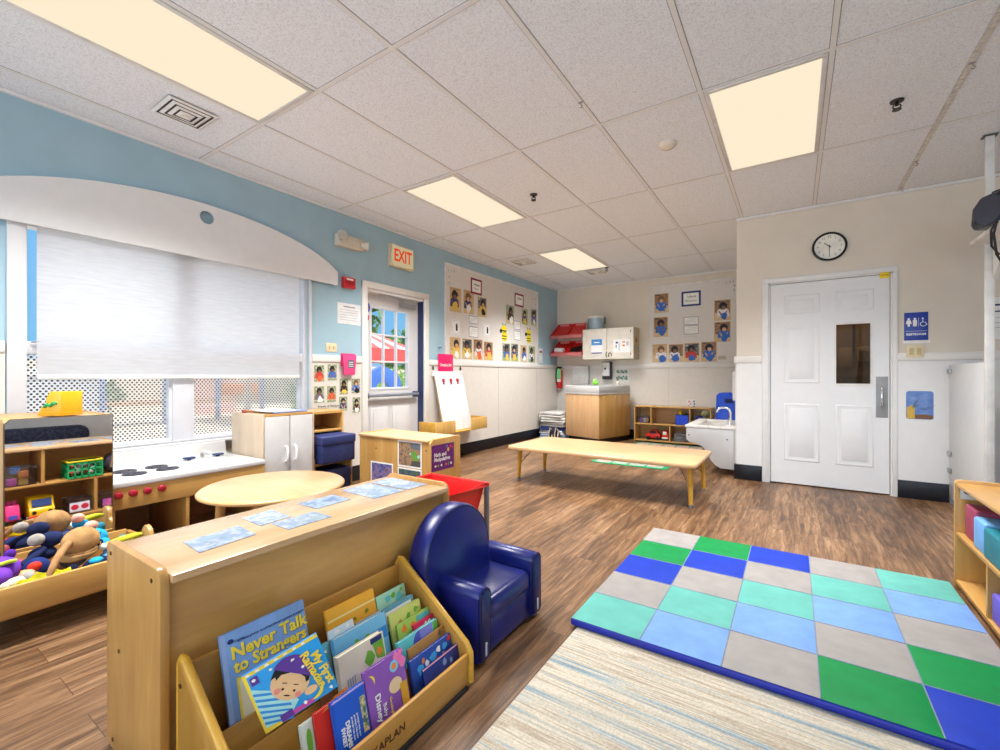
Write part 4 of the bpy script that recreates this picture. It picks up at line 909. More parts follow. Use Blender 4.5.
# local x runs along the squiggle side, y along the plain side
prof = [(.0, .001), (.122, .001), (.10, .045), (.078, .055), (.075, .09), (.055, .124), (.0, .124)]
w = MB(); w.prism(prof, -.118, .0, 'xz', .003); w.build('box_body', PL('toy_yellow', (228, 176, 36), rough=.35, noise=.02), t)
w = MB(); w.tube([(.085, .001, .045), (.068, .001, .058), (.052, .001, .052), (.034, .001, .066), (.018, .001, .062)], [.006, .009, .008, .010, .005], 8); w.build('squiggle', PL('toy_green', (36, 150, 84)), t)
# ---- toy trough with soft toys
t, mk = at_thing('toy_trough', 'long low maple trough on dark casters heaped with soft toys', 'trough', -2.79, .3, 0)
RX_0, RX_1, RY_0, RY_1 = -3.0, -2.575, -.30, .90
w = mk(); w.box(RX_1-.02, RX_1, RY_0+.02, RY_1-.02, .12, .236, .004); w.build('front_board', W['by'], t)
w = mk(); w.box(RX_0, RX_0+.015, RY_0+.02, RY_1-.02, .12, .25, .003); w.build('back_board', W['by'], t)
w = mk(); w.box(RX_0, RX_1-.02, RY_0+.02, RY_1-.02, .105, .12); w.build('bottom_board', W['y'], t)
for y in (RY_0, RY_1-.02):
    prof = [(RX_0, .10), (RX_0, .24), (RX_0+.20, .25)]+[(RX_0+.27+.055*math.cos(a), .262+.055*math.sin(a)) for a in [PI-PI*k/8 for k in range(9)]]+[(RX_1-.03, .25), (RX_1, .236), (RX_1, .10)]
    w = mk(); w.prism(prof, y, y+.02, 'xz', .004); w.build('end_panel', W['z'], t)
for x in (RX_0+.06, RX_1-.06):
    for y in (RY_0+.1, RY_1-.1):
        w = mk(); w.cyl((x, y-.012, .034), (x, y+.012, .034), .034, seg=18); w.cyl((x, y, .05), (x, y, .106), .014, seg=10); w.build('caster', DARK, t)
def FAB(n, c): return PL('plush_'+n, c, rough=.9, spec=.1, noise=.14, nscale=22, bump=.5)
def plush(name, lb, cat, pos, parts, rz=0):
    """parts: (name, material, [ (centre, radii, euler degrees) or ('tube', pts, r) ])"""
    t = thing(name, lb, cat, at(*pos, rz), 'soft toys in the trough')
    for nm, m, L in parts:
        w = MB()
        for q in L:
            if q[0] == 'tube': w.tube(q[1], q[2], 10)
            else: w.ball(q[0], q[1], 16, Euler([R(a) for a in q[2]]) if len(q) > 2 else None)
        w.build(nm, m, t)
    return t
TAN = FAB('tan', (172, 132, 86)); CY = FAB('cyan', (40, 150, 196)); NV = FAB('navy', (36, 44, 80)); ZB = FAB('zebra_black', (26, 24, 28))
plush('doll_bonnet', 'round tan cloth bonnet with a long strap on top of the soft toys', 'bonnet', (-2.79, .650, .285), [
    ('crown', TAN, [((0, 0, .012), (.064, .072, .064), (0, 0, 20))]), ('brim', TAN, [((.018, -.010, -.038), (.058, .070, .024), (10, 12, 10))]),
    ('seam', FAB('tan_dark', (132, 96, 58)), [('tube', [(.012+.062*math.cos(a), -.005+.073*math.sin(a), -.014-.014*math.cos(a)) for a in [2*PI*k/24 for k in range(25)]], .003)]),
    ('strap', FAB('tan_strap', (156, 118, 80)), [('tube', [(.05, -.05, .03), (.10, -.085, .012), (.145, -.115, -.012), (.175, -.135, -.04), (.185, -.145, -.062)], [.014, .015, .014, .012, .009])])])
plush('cloth_doll', 'cloth doll in navy with a grey knitted head left of the bonnet', 'doll', (-2.91, .545, .285), [('head', FAB('grey', (156, 150, 140)), [((.03, -.025, .038), (.029, .03, .027))]), ('body', NV, [((.0, .03, .02), (.034, .042, .036)), ((.0, .0, -.04), (.04, .05, .034))]), ('arm', NV, [('tube', [(.03, .0, -.01), (.06, -.04, -.03), (.07, -.075, -.05)], .016)])])
plush('rag_doll', 'rag doll in dark blue, red and yellow under the bonnet strap', 'doll', (-2.80, .505, .215), [('shirt', FAB('dark_blue', (36, 52, 108)), [((0, 0, 0), (.042, .048, .05))]), ('red_patch', FAB('red', (206, 60, 44)), [((.03, -.01, .022), (.018, .024, .02))]), ('yellow_trim', FAB('yellow', (228, 180, 60)), [('tube', [(.0, -.045, .0), (.035, -.04, .01), (.046, -.01, -.008), (.046, .02, -.03)], .010)])])
plush('plush_hippo', 'purple plush toy with a lime stripe at the left of the trough', 'soft toy', (-2.78, .395, .25), [('body', FAB('purple', (112, 62, 178)), [((0, 0, 0.0), (.055, .062, .06)), ((.05, -.02, -.01), (.045, .05, .045))]), ('stripe', FAB('lime', (186, 206, 66)), [('tube', [(.05, -.02, .04), (.05, .015, .045), (.042, .04, .042)], .008)]), ('ear', FAB('purple_dark', (90, 46, 150)), [((-.01, .03, .06), (.015, .02, .02))])])
plush('baby_doll', 'pale doll in beige and grey lying at the front of the trough', 'doll', (-2.66, .425, .222), [('body', FAB('cream', (222, 204, 176)), [((0, 0, 0), (.026, .036, .024)), ((-.0, -.03, -.005), (.02, .02, .018))]), ('sleeve', FAB('grey_stripe', (150, 144, 140)), [((.0, .034, .008), (.02, .022, .024))])])
t, mk = at_thing('toy_blanket', 'yellow cloth tucked along the front edge of the trough', 'blanket', -2.62, .50, .2)
w = mk(); bm = bmesh.new(); G = []
for a in range(7):
    row = []
    for c in range(25):
        u, v = a/6, c/24
        y = .395+v*.185; x = -2.598-.028*u
        z = .200+.020*u+.022*math.sin(v*PI)+.006*math.sin(v*23+u*4)*u+.012*v
        row.append(bm.verts.new((x, y, z)))
    G.append(row)
for a in range(6):
    for c in range(24): bm.faces.new((G[a][c], G[a+1][c], G[a+1][c+1], G[a][c+1]))
bmesh.ops.solidify(bm, geom=list(bm.faces), thickness=.012); w.add(bm); w.build('cloth', FAB('bright_yellow', (212, 200, 40)), t, ang=80)
plush('cloth_doll', 'bright blue cloth doll with a pink face at the right of the bonnet', 'doll', (-2.90, .745, .262), [('body', CY, [((0, 0, 0), (.04, .035, .042)), ((.035, -.0, -.02), (.03, .034, .026)), ((.0, -.015, .03), (.034, .03, .02))]), ('face', FAB('pink', (230, 158, 140)), [((-.02, -.025, .062), (.026, .028, .024))]), ('dark_patch', FAB('black', (30, 34, 48)), [((.05, -.012, -.01), (.018, .016, .016))])])
plush('teddy', 'dark navy plush toy low at the front right behind the front board', 'soft toy', (-2.69, .69, .195), [('body', FAB('dark_navy', (28, 36, 66)), [((0, 0, 0), (.05, .06, .036))]), ('patch', CY, [((.02, -.015, .03), (.024, .026, .014))])])
plush('plush_snake', 'long olive yellow plush snake stretched to the right end of the trough', 'soft toy', (-2.76, .755, .255), [('body', FAB('olive', (176, 174, 50)), [('tube', [(.0, -.015, -.0), (.015, .03, .012), (.02, .08, .018), (.015, .115, .018)], [.016, .018, .016, .01])]), ('head', FAB('white', (226, 226, 214)), [((.0, -.028, -.002), (.017, .018, .015))])])
plush('plush_zebra', 'black and white striped plush toy at the left edge of the trough', 'soft toy', (-2.66, .335, .215), [('body', FAB('zebra_white', (226, 222, 216)), [((0, 0, 0), (.03, .045, .035))])]+[('stripe', ZB, [('tube', [((.031 if k == 1 else .028)*math.cos(a), -.025+.025*k, (.036 if k == 1 else .031)*math.sin(a)) for a in [PI*j/10 for j in range(11)]], .006)]) for k in range(3)])
plush('plush_parrot', 'red and green plush toy standing left of the mirror cabinet', 'soft toy', (-2.93, .355, .215), [('body', FAB('scarlet', (200, 44, 40)), [((0, 0, .12), (.04, .05, .10))]), ('wing', FAB('dark', (52, 44, 60)), [((.03, .02, .07), (.02, .04, .05))]), ('foot', FAB('leaf_green', (40, 130, 70)), [((.01, .0, -.01), (.04, .045, .05))])])

for nm, c, p, r_, lb in (('ink', (30, 36, 66), (-2.66, .585, .168), (.030, .036, .045), 'ink blue soft toy behind the front board under the bonnet'), ('umber', (112, 78, 56), (-2.72, .545, .165), (.03, .035, .045), 'umber soft toy between the rag doll and the bonnet strap'), ('sky', (92, 160, 204), (-2.76, .735, .173), (.045, .035, .05), 'sky blue soft toy under the plush snake'), ('beige', (196, 170, 136), (-2.72, .455, .185), (.045, .05, .04), 'beige knitted soft toy tucked between the purple toy and the rag doll'), ('teal', (48, 140, 160), (-2.84, .815, .19), (.05, .045, .05), 'teal soft toy at the right end of the trough'), ('slate', (70, 78, 110), (-2.94, .66, .19), (.04, .055, .06), 'slate grey soft toy behind the bonnet'), ('rose', (190, 96, 110), (-2.87, .455, .19), (.04, .035, .045), 'rose soft toy behind the purple toy')):
    plush('soft_toy', lb, 'soft toy', p, [('body', FAB(nm, c), [((0, 0, 0), r_)]), ('head', FAB(nm, c), [((-.01, .01, r_[2]*.9), tuple(v*.55 for v in r_))])])
# ---- play kitchen
t, mk = at_thing('play_kitchen', 'wooden play kitchen with a white stove and sink top under the window', 'play kitchen', -3.36, 1.26, 0)
KX0, KX1, KYa, KYb, KZ = -3.665, -3.075, .842, 1.682, .487
w = mk(); w.box(KX0, KX1, KYa, KYb, KZ-.034, KZ, .008, 3); top = w.build('counter_top', LAMIN, t)
w = mk(); w.prism([(KX0, KZ-.01), (KX0+.05, KZ-.01), (KX0+.03, KZ+.01), (KX0+.016, KZ+.085), (KX0, KZ+.09)], KYa, KYb, 'xz', .004); w.build('backsplash', LAMIN, t)
for x, y in ((-3.395, .99), (-3.265, 1.0), (-3.40, 1.155), (-3.27, 1.17)):
    w = mk()
    for rr in (.056, .042, .028, .014): w.tube([(x+rr*math.cos(a), y+rr*math.sin(a), KZ+.002) for a in [2*PI*k/28 for k in range(29)]], .0045, 6)
    bu = w.build('burner', PL('burner_black', (44, 46, 58), rough=.4), t)
    w = mk(); w.cyl((x, y, KZ-.001), (x, y, KZ+.001), .060, seg=28); w.build('drip_pan', PL('burner_grey', (120, 124, 136), rough=.3), bu)
# sink bowl rim, spout and taps
w = mk(); w.prism(ell(-3.36, 1.47, .12, .10, 28), KZ, KZ+.0015, 'xy'); w.build('sink_bowl', PL('sink_white', (216, 218, 222), rough=.25), t)
w = mk(); w.tube([(-3.53, 1.47, KZ), (-3.53, 1.47, KZ+.03), (-3.50, 1.47, KZ+.045), (-3.42, 1.47, KZ+.045), (-3.40, 1.47, KZ+.035)], .012, 10); w.build('spout', LAMIN, t)
for y in (1.375, 1.56): w = mk(); w.box(-3.515, -3.475, y-.035, y+.035, KZ+.008, KZ+.022, .006); w.cyl((-3.495, y, KZ), (-3.495, y, KZ+.01), .012, seg=12); w.build('tap', PL('tap_navy', (46, 62, 104), rough=.35), t)
w = mk(); w.box(KX1-.03, KX1-.010, KYa+.001, KYb-.001, .335, KZ-.034, .002); w.build('apron', W['by'], t)
for y in (.872, .937, 1.003, 1.072):
    w = mk(); w.cyl((KX1-.014, y, .415), (KX1+.006, y, .415), .021, .019, 20); w.ball((KX1+.006, y, .415), (.006, .019, .019), 14); w.build('knob', REDD, t)
for y in (KYa, 1.20, KYb-.018): w = mk(); w.box(KX0, KX1-.014, y, y+.018, 0, KZ-.035, .002); w.build('divider' if y == 1.20 else 'side_panel', W['z'], t)
w = mk(); w.box(KX0, KX0+.01, KYa, KYb, .03, KZ-.034); w.build('back_panel', wood('dark_plywood', (172, 136, 110), (196, 160, 132), 'y', scale=4), t)
w = mk(); w.box(KX0, KX1-.02, KYa+.018, KYb-.018, .03, .048); w.build('bottom_board', wood('dark_plywood', (172, 136, 110), (196, 160, 132), 'y'), t)

# ---- play fridge
t, mk = at_thing('play_fridge', 'white two door wooden play fridge beside the play kitchen', 'cabinet', -3.38, 1.9, 0)
GX0, GX1, GYa, GYb, GZ = -3.58, -3.14, 1.695, 2.10, .795
for y in (GYa, GYb-.016): w = mk(); w.box(GX0, GX1, y, y+.016, .0, GZ, .004); w.build('side_panel', W['ash'], t)
w = mk(); w.box(GX0, GX1, GYa+.016, GYb-.016, GZ-.018, GZ-.003); w.build('top', W['by'], t)
w = mk(); w.box(GX0, GX0+.01, GYa+.016, GYb-.016, .03, GZ-.02); w.build('back_panel', W['bz'], t)
w = mk(); w.box(GX0, GX1-.02, GYa+.016, GYb-.016, .03, .048); w.box(GX1-.05, GX1-.03, GYa+.016, GYb-.016, 0, .03); w.build('bottom_board', W['y'], t)
ym = (GYa+GYb)/2
for a, b_, hy in ((GYa+.018, ym-.003, ym-.035), (ym+.003, GYb-.018, ym+.035)):
    w = mk(); w.box(GX1-.012, GX1+.006, a, b_, .06, GZ-.022, .005); d = w.build('door', LAMIN, t)
    w = mk(); w.tube([(GX1+.006, hy, .44), (GX1+.028, hy, .447), (GX1+.034, hy, .465), (GX1+.034, hy, .525), (GX1+.028, hy, .543), (GX1+.006, hy, .55)], .008, 10); w.build('handle', plain('white_handle', (236, 236, 238), .25, noise=.005), d)
w = mk(); w.ball((GX1-.002, ym, GZ-.012), .008, 10); w.build('top_hinge', PL('brass', (190, 140, 70), metal=.7), t)
t, mk = at_thing('picture_folder', 'white and blue paper folder lying on top of the play fridge', 'folder', -3.35, 1.92, GZ)
w = mk(); w.box(-3.46, -3.18, 1.80, 2.07, GZ, GZ+.010, .002); w.build('cover', PL('folder_blue', (132, 150, 206)), t)
w = mk(); w.box(-3.48, -3.19, 1.77, 1.98, GZ+.010, GZ+.016, .001); w.build('sheets', PAPER, t)
t, mk = at_thing('toy_brush', 'little brown toy brush on the near corner of the play fridge', 'brush', -3.4, 1.74, GZ)
w = mk(); w.cyl((-3.42, 1.722, GZ+.012), (-3.36, 1.752, GZ+.012), .010, .008, 12); w.build('handle', PL('brush_brown', (150, 96, 70)), t); w = mk(); w.box(-3.445, -3.415, 1.70, 1.732, GZ, GZ+.022, .004); w.build('head', PL('brush_red', (150, 70, 62)), t)

# ---- bin shelf
t, mk = at_thing('bin_shelf', 'maple stepped shelf holding two navy bins beside the play fridge', 'shelf', -3.35, 2.29, 0)
HX0, HX1, HYa, HYb, HZ = -3.60, -3.17, 2.115, 2.485, .775
for y in (HYa, HYb-.016):
    w = mk(); w.prism([(HX0, 0), (HX0, HZ), (HX1-.12, HZ), (HX1-.12, .45)]+[(HX1-.12+.12*math.sin(a), .39+.06*math.cos(a)) for a in [PI/2*k/6 for k in range(1, 7)]]+[(HX1, 0)], y, y+.016, 'xz', .003); w.build('side_panel', W['bz'], t)
w = mk(); w.box(HX0, HX1-.12, HYa+.016, HYb-.016, HZ-.022, HZ-.003); w.build('top', W['by'], t)
for z, x in ((.60, HX1-.12), (.345, HX1-.01), (.045, HX1-.01)): w = mk(); w.box(HX0, x, HYa+.016, HYb-.016, z, z+.018, .002); w.build('shelf_board', W['by'], t)
w = mk(); w.box(HX0, HX0+.01, HYa+.016, HYb-.016, .03, HZ-.02); w.build('back_panel', W['bz'], t)
def bin_(lb, x0, x1, y0, y1, z0, z1):
    t, mk = at_thing('storage_bin', lb, 'bin', (x0+x1)/2, (y0+y1)/2, z0, 'navy fabric bins')
    w = mk(); w.box(x0, x1, y0, y1, z0, z1-.02, .012, 3); w.build('bin_body', NAVYD, t)
    w = mk(); w.box(x0-.006, x1+.006, y0-.004, y1+.004, z1-.07, z1, .010, 3); w.build('lid', PL('navy_lid', (40, 50, 100), rough=.55, bump=.2), t)
bin_('navy fabric bin with a lid on the upper tier of the bin shelf', -3.54, -3.10, 2.14, 2.46, .3645, .585)
bin_('navy fabric bin on the bottom tier of the bin shelf behind the round table', -3.54, -3.16, 2.14, 2.46, .0645, .30)

# ---- low divider cabinet with posters
t, mk = at_thing('divider_cabinet', 'low maple divider cabinet with picture cards and a purple poster on its end', 'cabinet', -2.7, 2.66, 0)
VX0, VX1, VYa, VYb, VZ = -3.10, -2.285, 2.50, 2.86, .588
w = mk(); w.box(VX0, VX1-.02, VYa+.012, VYb, .03, VZ-.025); w.build('body', W['bz'], t)
w = mk(); w.box(VX0, VX1-.022, VYa-.012, VYb+.002, VZ-.026, VZ-.006, .008, 3); w.build('top', W['px'], t)
for x in (VX0, VX1-.022): w = mk(); w.prism([(VYa+.004, 0), (VYa+.004, VZ-.03), (VYa+.03, VZ), (VYb, VZ), (VYb, 0)], x, x+.022, 'yz', .004); w.build('end_panel', W['bz'], t)
for x, z in ((-2.34, .50), (-2.9, .47)): w = mk(); w.cyl((x, VYa+.009, z), (x, VYa+.013, z), .006, seg=10); w.build('screw', SCREW, t)
FACE = lambda x, z: frame((x, VYa+.0118, z), (1, 0, 0), (0, 0, 1))
def card(lb, x0, x1, z0, z1, m, deco=(), bm_=PWHITE, cat='picture card', group='picture cards on the divider cabinet'):
    c = thing('picture_card', lb, cat, FACE((x0+x1)/2, (z0+z1)/2), group); a, b_ = (x1-x0)/2, (z1-z0)/2
    B(-a, a, -b_, b_, 0, .001).build('card', bm_, c)
    w = MB(); w.rect(-a+.012, a-.012, -b_+.012, b_-.012, .0013); w.build('print', m, c)
    for i, (nm, mm, P_) in enumerate(deco):
        w = MB()
        for j, q in enumerate(P_): w.poly([(p[0], p[1], .0016+.0003*i+.00004*j) for p in q])
        w.build(nm, mm, c)
card('picture card of stones and a green plant on the front of the divider cabinet', -2.645, -2.385, .352, .56, blotchy('stones_print', [(84, 74, 66), (176, 134, 96), (122, 104, 88), (64, 70, 72)], 42, .4, 3), [('dark_stone', PL('print_slate', (96, 104, 110)), [[(.0, .09), (.116, .085), (.116, .04), (.02, .045)]]), ('plant', PL('print_leaf', (106, 150, 62)), [blob(.05, -.01, .035), blob(.08, -.025, .02)]), ('bright_leaf', PL('print_mint', (160, 214, 190)), [blob(.098, -.01, .015), blob(.01, .005, .009)]), ('soil', PL('print_soil', (78, 78, 76)), [[(.01, -.09), (.116, -.09), (.116, -.045), (.03, -.05)]])])
card('dark blue and green picture card under the stones card', -2.645, -2.385, .15, .345, blotchy('pond_print', [(28, 44, 84), (48, 72, 120), (96, 112, 70), (40, 60, 70)], 24, .4, 5))
card('blue and purple picture card at the left of the stones card', -2.965, -2.70, .17, .36, blotchy('dusk_print', [(40, 54, 104), (84, 92, 150), (150, 120, 150), (52, 60, 90)], 24, .4, 8))
c = thing('poster', 'purple Math and Manipulatives poster on the end of the divider cabinet', 'poster', frame((VX1, 2.645, .44), (0, 1, 0), (0, 0, 1)))
B(-.132, .132, -.1, .1, 0, .001).build('card', PL('poster_purple', (104, 30, 112), rough=.4), c)
text('Math and', .042, PWHITE, c, T3(-.105, .022, .0014), ax='LEFT', bold=.001, sx=.9); text('Manipulatives', .042, PWHITE, c, T3(-.105, -.014, .0014), ax='LEFT', bold=.001, sx=.82)
for i, (m, P_) in enumerate(((PL('poster_yellow', (230, 196, 60)), [ell(.06, .05, .012, .016)]), (PBLU, [ell(.045, .078, .009)]), (PRED, [blob(.085, .075, .012), blob(.11, .06, .008)]), (PWHITE, [ell(-.09, -.062, .009), ell(-.02, -.062, .009), ell(.095, -.062, .009)]), (PGRN, [rc(-.062, -.05, -.072, -.054), rc(.06, .068, -.075, -.05)]), (PORG, [ell(.035, -.062, .009), ell(-.075, -.058, .006)]))):
    w = MB()
    for q in P_: w.poly([(p[0], p[1], .0014) for p in q])
    w.build('pattern', m, c)
# ================================================================ things on the walls
def wcard(name, lb, cat, F, w_, h_, m, group=None, th=.0015, parts=()):
    """A flat printed thing on a wall: card plus pictures, centred on frame F."""
    t = thing(name, lb, cat, F, group)
    B(-w_/2, w_/2, -h_/2, h_/2, 0, th).build('card', m, t)
    for i, (nm, mm, P_) in enumerate(parts):
        w = MB()
        for j, q in enumerate(P_): w.poly([(p[0], p[1], th+.0004*(i+1)+.00004*(j % 8)) for p in q])
        w.build(nm, mm, t)
    return t
def kid(lb, F, w_, h_, bgm, shirt, hair, skin, prop=None, edge=None, group=None, table=None, lean=0, name='photo_print', cat='photo'):
    """A snapshot: background, table, a small person with head, hair and shirt."""
    a, b_ = w_/2, h_/2; k = w_
    P_ = [('background', bgm, [rc(-a*.9, a*.9, -b_*.92, b_*.92)])]
    if table: P_.append(('table', table, [[(-a*.9, -b_*.92), (a*.9, -b_*.92), (a*.9, -b_*.35), (-a*.9, -b_*.2)]]))
    hx = lean*k
    P_.append(('shirt', shirt, [[(hx-.38*k, -b_*.6), (hx+.38*k, -b_*.6), (hx+.34*k, -b_*.02), (hx+.16*k, b_*.14), (hx-.16*k, b_*.14), (hx-.34*k, -b_*.02)]]))
    P_.append(('hair', hair, [ell(hx, b_*.40, .24*k, .26*k)]))
    P_.append(('face', skin, [ell(hx+.03*k, b_*.22, .13*k, .13*k)]))
    P_.append(('arms', skin, [[(hx-.28*k, -b_*.1), (hx-.2*k, -b_*.1), (hx-.02*k, -b_*.5), (hx-.1*k, -b_*.58)], [(hx+.28*k, -b_*.1), (hx+.2*k, -b_*.1), (hx+.04*k, -b_*.5), (hx+.12*k, -b_*.58)]]))
    if prop: P_.append(('object', prop, [blob(hx+.06*k, -b_*.58, .24*k)]))
    return wcard(name, lb, cat, F, w_, h_, edge or PWHITE, group, parts=P_)
BG1 = blotchy('photo_bg_brown', [(70, 50, 42), (166, 126, 92), (40, 36, 40)], 22, .4, 1)
BG2 = blotchy('photo_bg_tan', [(150, 112, 74), (216, 180, 136), (70, 54, 44)], 18, .4, 2)
BG3 = blotchy('photo_bg_room', [(196, 188, 172), (96, 100, 96), (40, 46, 54)], 26, .4, 3)
BG4 = blotchy('photo_bg_garden', [(196, 206, 170), (120, 132, 96), (226, 226, 206)], 30, .4, 4)
DHAIR = PL('print_dark_hair', (30, 26, 34)); BHAIR = PL('print_brown_hair', (116, 84, 54)); SK1 = PL('print_skin_brown', (134, 92, 66)); SK2 = PL('print_skin_light', (214, 168, 132))
TBL = PL('print_table_tan', (214, 186, 140)); TBLG = PL('print_table_green', (158, 176, 110)); TEAN = PL('print_edge_tan', (206, 176, 130)); SNAV = PL('print_shirt_navy', (42, 60, 110)); SYEL = PL('print_shirt_gold', (226, 190, 80)); SORA = PL('print_shirt_orange', (222, 100, 60)); SRED = PL('print_shirt_red', (206, 60, 60)); SBLU = PL('print_shirt_blue', (48, 104, 190)); SWHI = PL('print_shirt_white', (222, 222, 226)); SGRY = PL('print_shirt_grey', (110, 100, 120))
BD = .014   # bulletin boards stand this far out
# ---- left bulletin board
bb = thing('bulletin_board', 'large white bulletin board of snapshots on the blue wall right of the exit door', 'bulletin board', onleft(5.605, 1.897))
hw, hh = 1.225, .618
B(-hw, hw, -hh, hh, 0, .010).build('panel', PL('board_white', (218, 214, 210), rough=.45, noise=.01), bb)
w = MB()
for q in ((-hw-.02, hw+.02, hh-.01, hh+.022), (-hw-.02, hw+.02, -hh-.022, -hh+.01), (-hw-.02, -hw+.01, -hh, hh), (hw-.01, hw+.02, -hh, hh)): w.box(*q, 0, .018, .004)
w.build('board_frame', PL('board_frame_white', (222, 220, 218), rough=.4), bb)
GL = 'snapshots on the left bulletin board'
def L_(y0, z1, y1, z0):
    d = max(0, 1.302-z0); z0 += d; z1 += d
    return onleft((y0+y1)/2, (z0+z1)/2, .0105), y1-y0, z1-z0
S1 = [((4.46, 2.24, 4.70, 1.92), 'tan snapshot first in the top row of the left bulletin board', BG2, SNAV, DHAIR, SK1, SYEL), ((4.75, 2.25, 4.98, 1.93), 'snapshot of a fair haired child just left of the first maroon title card', BG2, SNAV, BHAIR, SK2, PWHITE), ((5.07, 2.20, 5.29, 1.92), 'snapshot of a dark haired child in yellow below the first maroon title card', BG3, SYEL, DHAIR, SK2, PBLK),
    ((4.46, 1.56, 4.68, 1.28), 'snapshot first in the bottom row of the left bulletin board', BG2, SYEL, DHAIR, SK2, PWHITE), ((4.72, 1.55, 4.94, 1.27), 'snapshot second in the bottom row of the left bulletin board', BG3, SYEL, DHAIR, SK1, PWHITE), ((4.97, 1.56, 5.19, 1.27), 'reddish brown snapshot third in the bottom row of the left bulletin board', BG1, SWHI, DHAIR, SK1, SORA), ((5.22, 1.56, 5.45, 1.29), 'dark and pink snapshot fourth in the bottom row of the left bulletin board', BG1, SRED, DHAIR, SK2, SYEL)]
for q, lb, bg_, sh_, ha, sk, pr_ in S1:
    F, a, b_ = L_(*q); kid(lb, F, a, b_, bg_, sh_, ha, sk, pr_, TEAN, GL, TBL, random.uniform(-.1, .1))
S2 = [((5.81, 2.19, 6.05, 1.89), 'snapshot of a child in black above the left paper bee', BG4, PBLK, DHAIR, SK1, PWHITE, 0), ((6.29, 2.19, 6.49, 1.92), 'snapshot of a child in blue above the right paper bee', BG4, SNAV, DHAIR, SK2, SYEL, 1), ((6.60, 2.22, 6.79, 1.94), 'snapshot at the far right of the left board beside the number strip', BG3, SBLU, DHAIR, SK2, PWHITE, 1),
    ((5.71, 1.54, 5.93, 1.26), 'blue and green snapshot directly under the left paper bee', BG3, SBLU, DHAIR, SK1, SYEL, 1), ((5.96, 1.56, 6.18, 1.27), 'blue and green snapshot second in the row under the bees', BG3, SNAV, DHAIR, SK2, SYEL, 1), ((6.25, 1.55, 6.45, 1.27), 'blue and tan snapshot third in the row under the bees', BG2, SBLU, DHAIR, SK1, PWHITE, 0), ((6.52, 1.57, 6.74, 1.29), 'snapshot last in the row under the bees', BG4, SWHI, DHAIR, SK1, SNAV, 1)]
for q, lb, bg_, sh_, ha, sk, pr_, tg in S2:
    F, a, b_ = L_(*q); kid(lb, F, a, b_, bg_, sh_, ha, sk, pr_, PL('print_edge_green', (186, 194, 160)), GL, TBLG if tg else TBL, random.uniform(-.1, .1))
def titlecard(lb, q, rim, words, s):
    F, a, b_ = L_(*q); t = wcard('title_card', lb, 'title card', F, a, b_, rim, 'framed title cards', .003, [('paper', PWHITE, [rc(-a/2+.028, a/2-.028, -b_/2+.028, b_/2-.028)])])
    for i, x in enumerate(words): text(x, s, INK, t, T3(0, .028-.06*i, .0038), sx=.85)
MAROON = PL('title_maroon', (134, 34, 66))
titlecard('maroon framed title card near the top left of the left bulletin board', (4.91, 2.44, 5.17, 2.22), MAROON, ['Language', 'Focus'], .045)
titlecard('maroon framed title card on the right half of the left bulletin board', (6.07, 2.41, 6.35, 2.20), MAROON, ['Teachers', ''], .05)
def notebox(lb, q, F=None):
    if F is None: F, a, b_ = L_(*q)
    else: a, b_ = q
    return wcard('note_card', lb, 'note card', F, a, b_, PL('note_lilac_edge', (150, 142, 166)), 'ruled note cards', .0012, [('paper', PWHITE, [rc(-a/2+.01, a/2-.01, -b_/2+.01, b_/2-.01)]), ('lines', PL('print_light_line', (176, 176, 186)), [rc(-a*.35, a*.35, b_*z, b_*z+.004) for z in (.22, .05, -.12, -.28)])])
notebox('upper white note card in the middle left of the left bulletin board', (4.87, 1.91, 5.08, 1.80)); notebox('lower white note card in the middle left of the left bulletin board', (4.87, 1.76, 5.08, 1.61))
notebox('upper note card between the two paper bees', (6.05, 1.96, 6.25, 1.82)); notebox('lower note card between the two paper bees', (6.05, 1.80, 6.25, 1.65))
for lb, q in (('white paper circle with a small black figure on the left half of the left board', (4.50, 1.82, 4.68, 1.62)), ('white paper with a black figure right of the note cards', (5.22, 1.83, 5.38, 1.65))):
    F, a, b_ = L_(*q); wcard('figure_cutout', lb, 'paper cutout', F, a, b_, PL('cutout_white', (226, 226, 228)), 'black figure cutouts', .0012, [('ring', PL('ring_grey', (196, 198, 200)), [ell(0, 0, a*.46, b_*.46)]), ('inside', PWHITE, [ell(0, 0, a*.43, b_*.43)]), ('figure', PBLK, [ell(.01, .03, .017), rc(-.008, .03, -.05, .02)])])
def bee(lb, q):
    F, a, b_ = L_(*q); t = thing('paper_bee', lb, 'paper bee', F, 'paper bees')
    w = MB(); w.prism(ell(0, b_*.18, a*.33, b_*.2), 0, .003, 'xy'); w.prism(ell(.01, -b_*.22, a*.34, b_*.27), 0, .003, 'xy'); w.build('body', PL('bee_yellow', (240, 222, 40)), t)
    w = MB(); w.prism(ell(-a*.38, b_*.05, a*.14, b_*.11, 14, .5), .001, .004, 'xy'); w.build('wing', PBLK, t)
    for z in (.08, -.2, -.34): w = MB(); w.prism(rc(-a*.25, a*.28, b_*z-.008, b_*z+.008), .003, .0036, 'xy'); w.build('stripe', PBLK, t)
    w = MB(); w.tube([(-.03, b_*.36, .003), (-.045, b_*.46, .003), (-.06, b_*.46, .003)], .004, 6); w.build('feeler', PBLK, t); w = MB(); w.tube([(.03, b_*.36, .003), (.035, b_*.46, .003), (.05, b_*.46, .003)], .004, 6); w.build('feeler', PBLK, t)
bee('yellow and black paper bee left of the small note cards', (5.64, 1.89, 5.88, 1.60)); bee('yellow and black paper bee right of the small note cards', (6.40, 1.89, 6.64, 1.62))
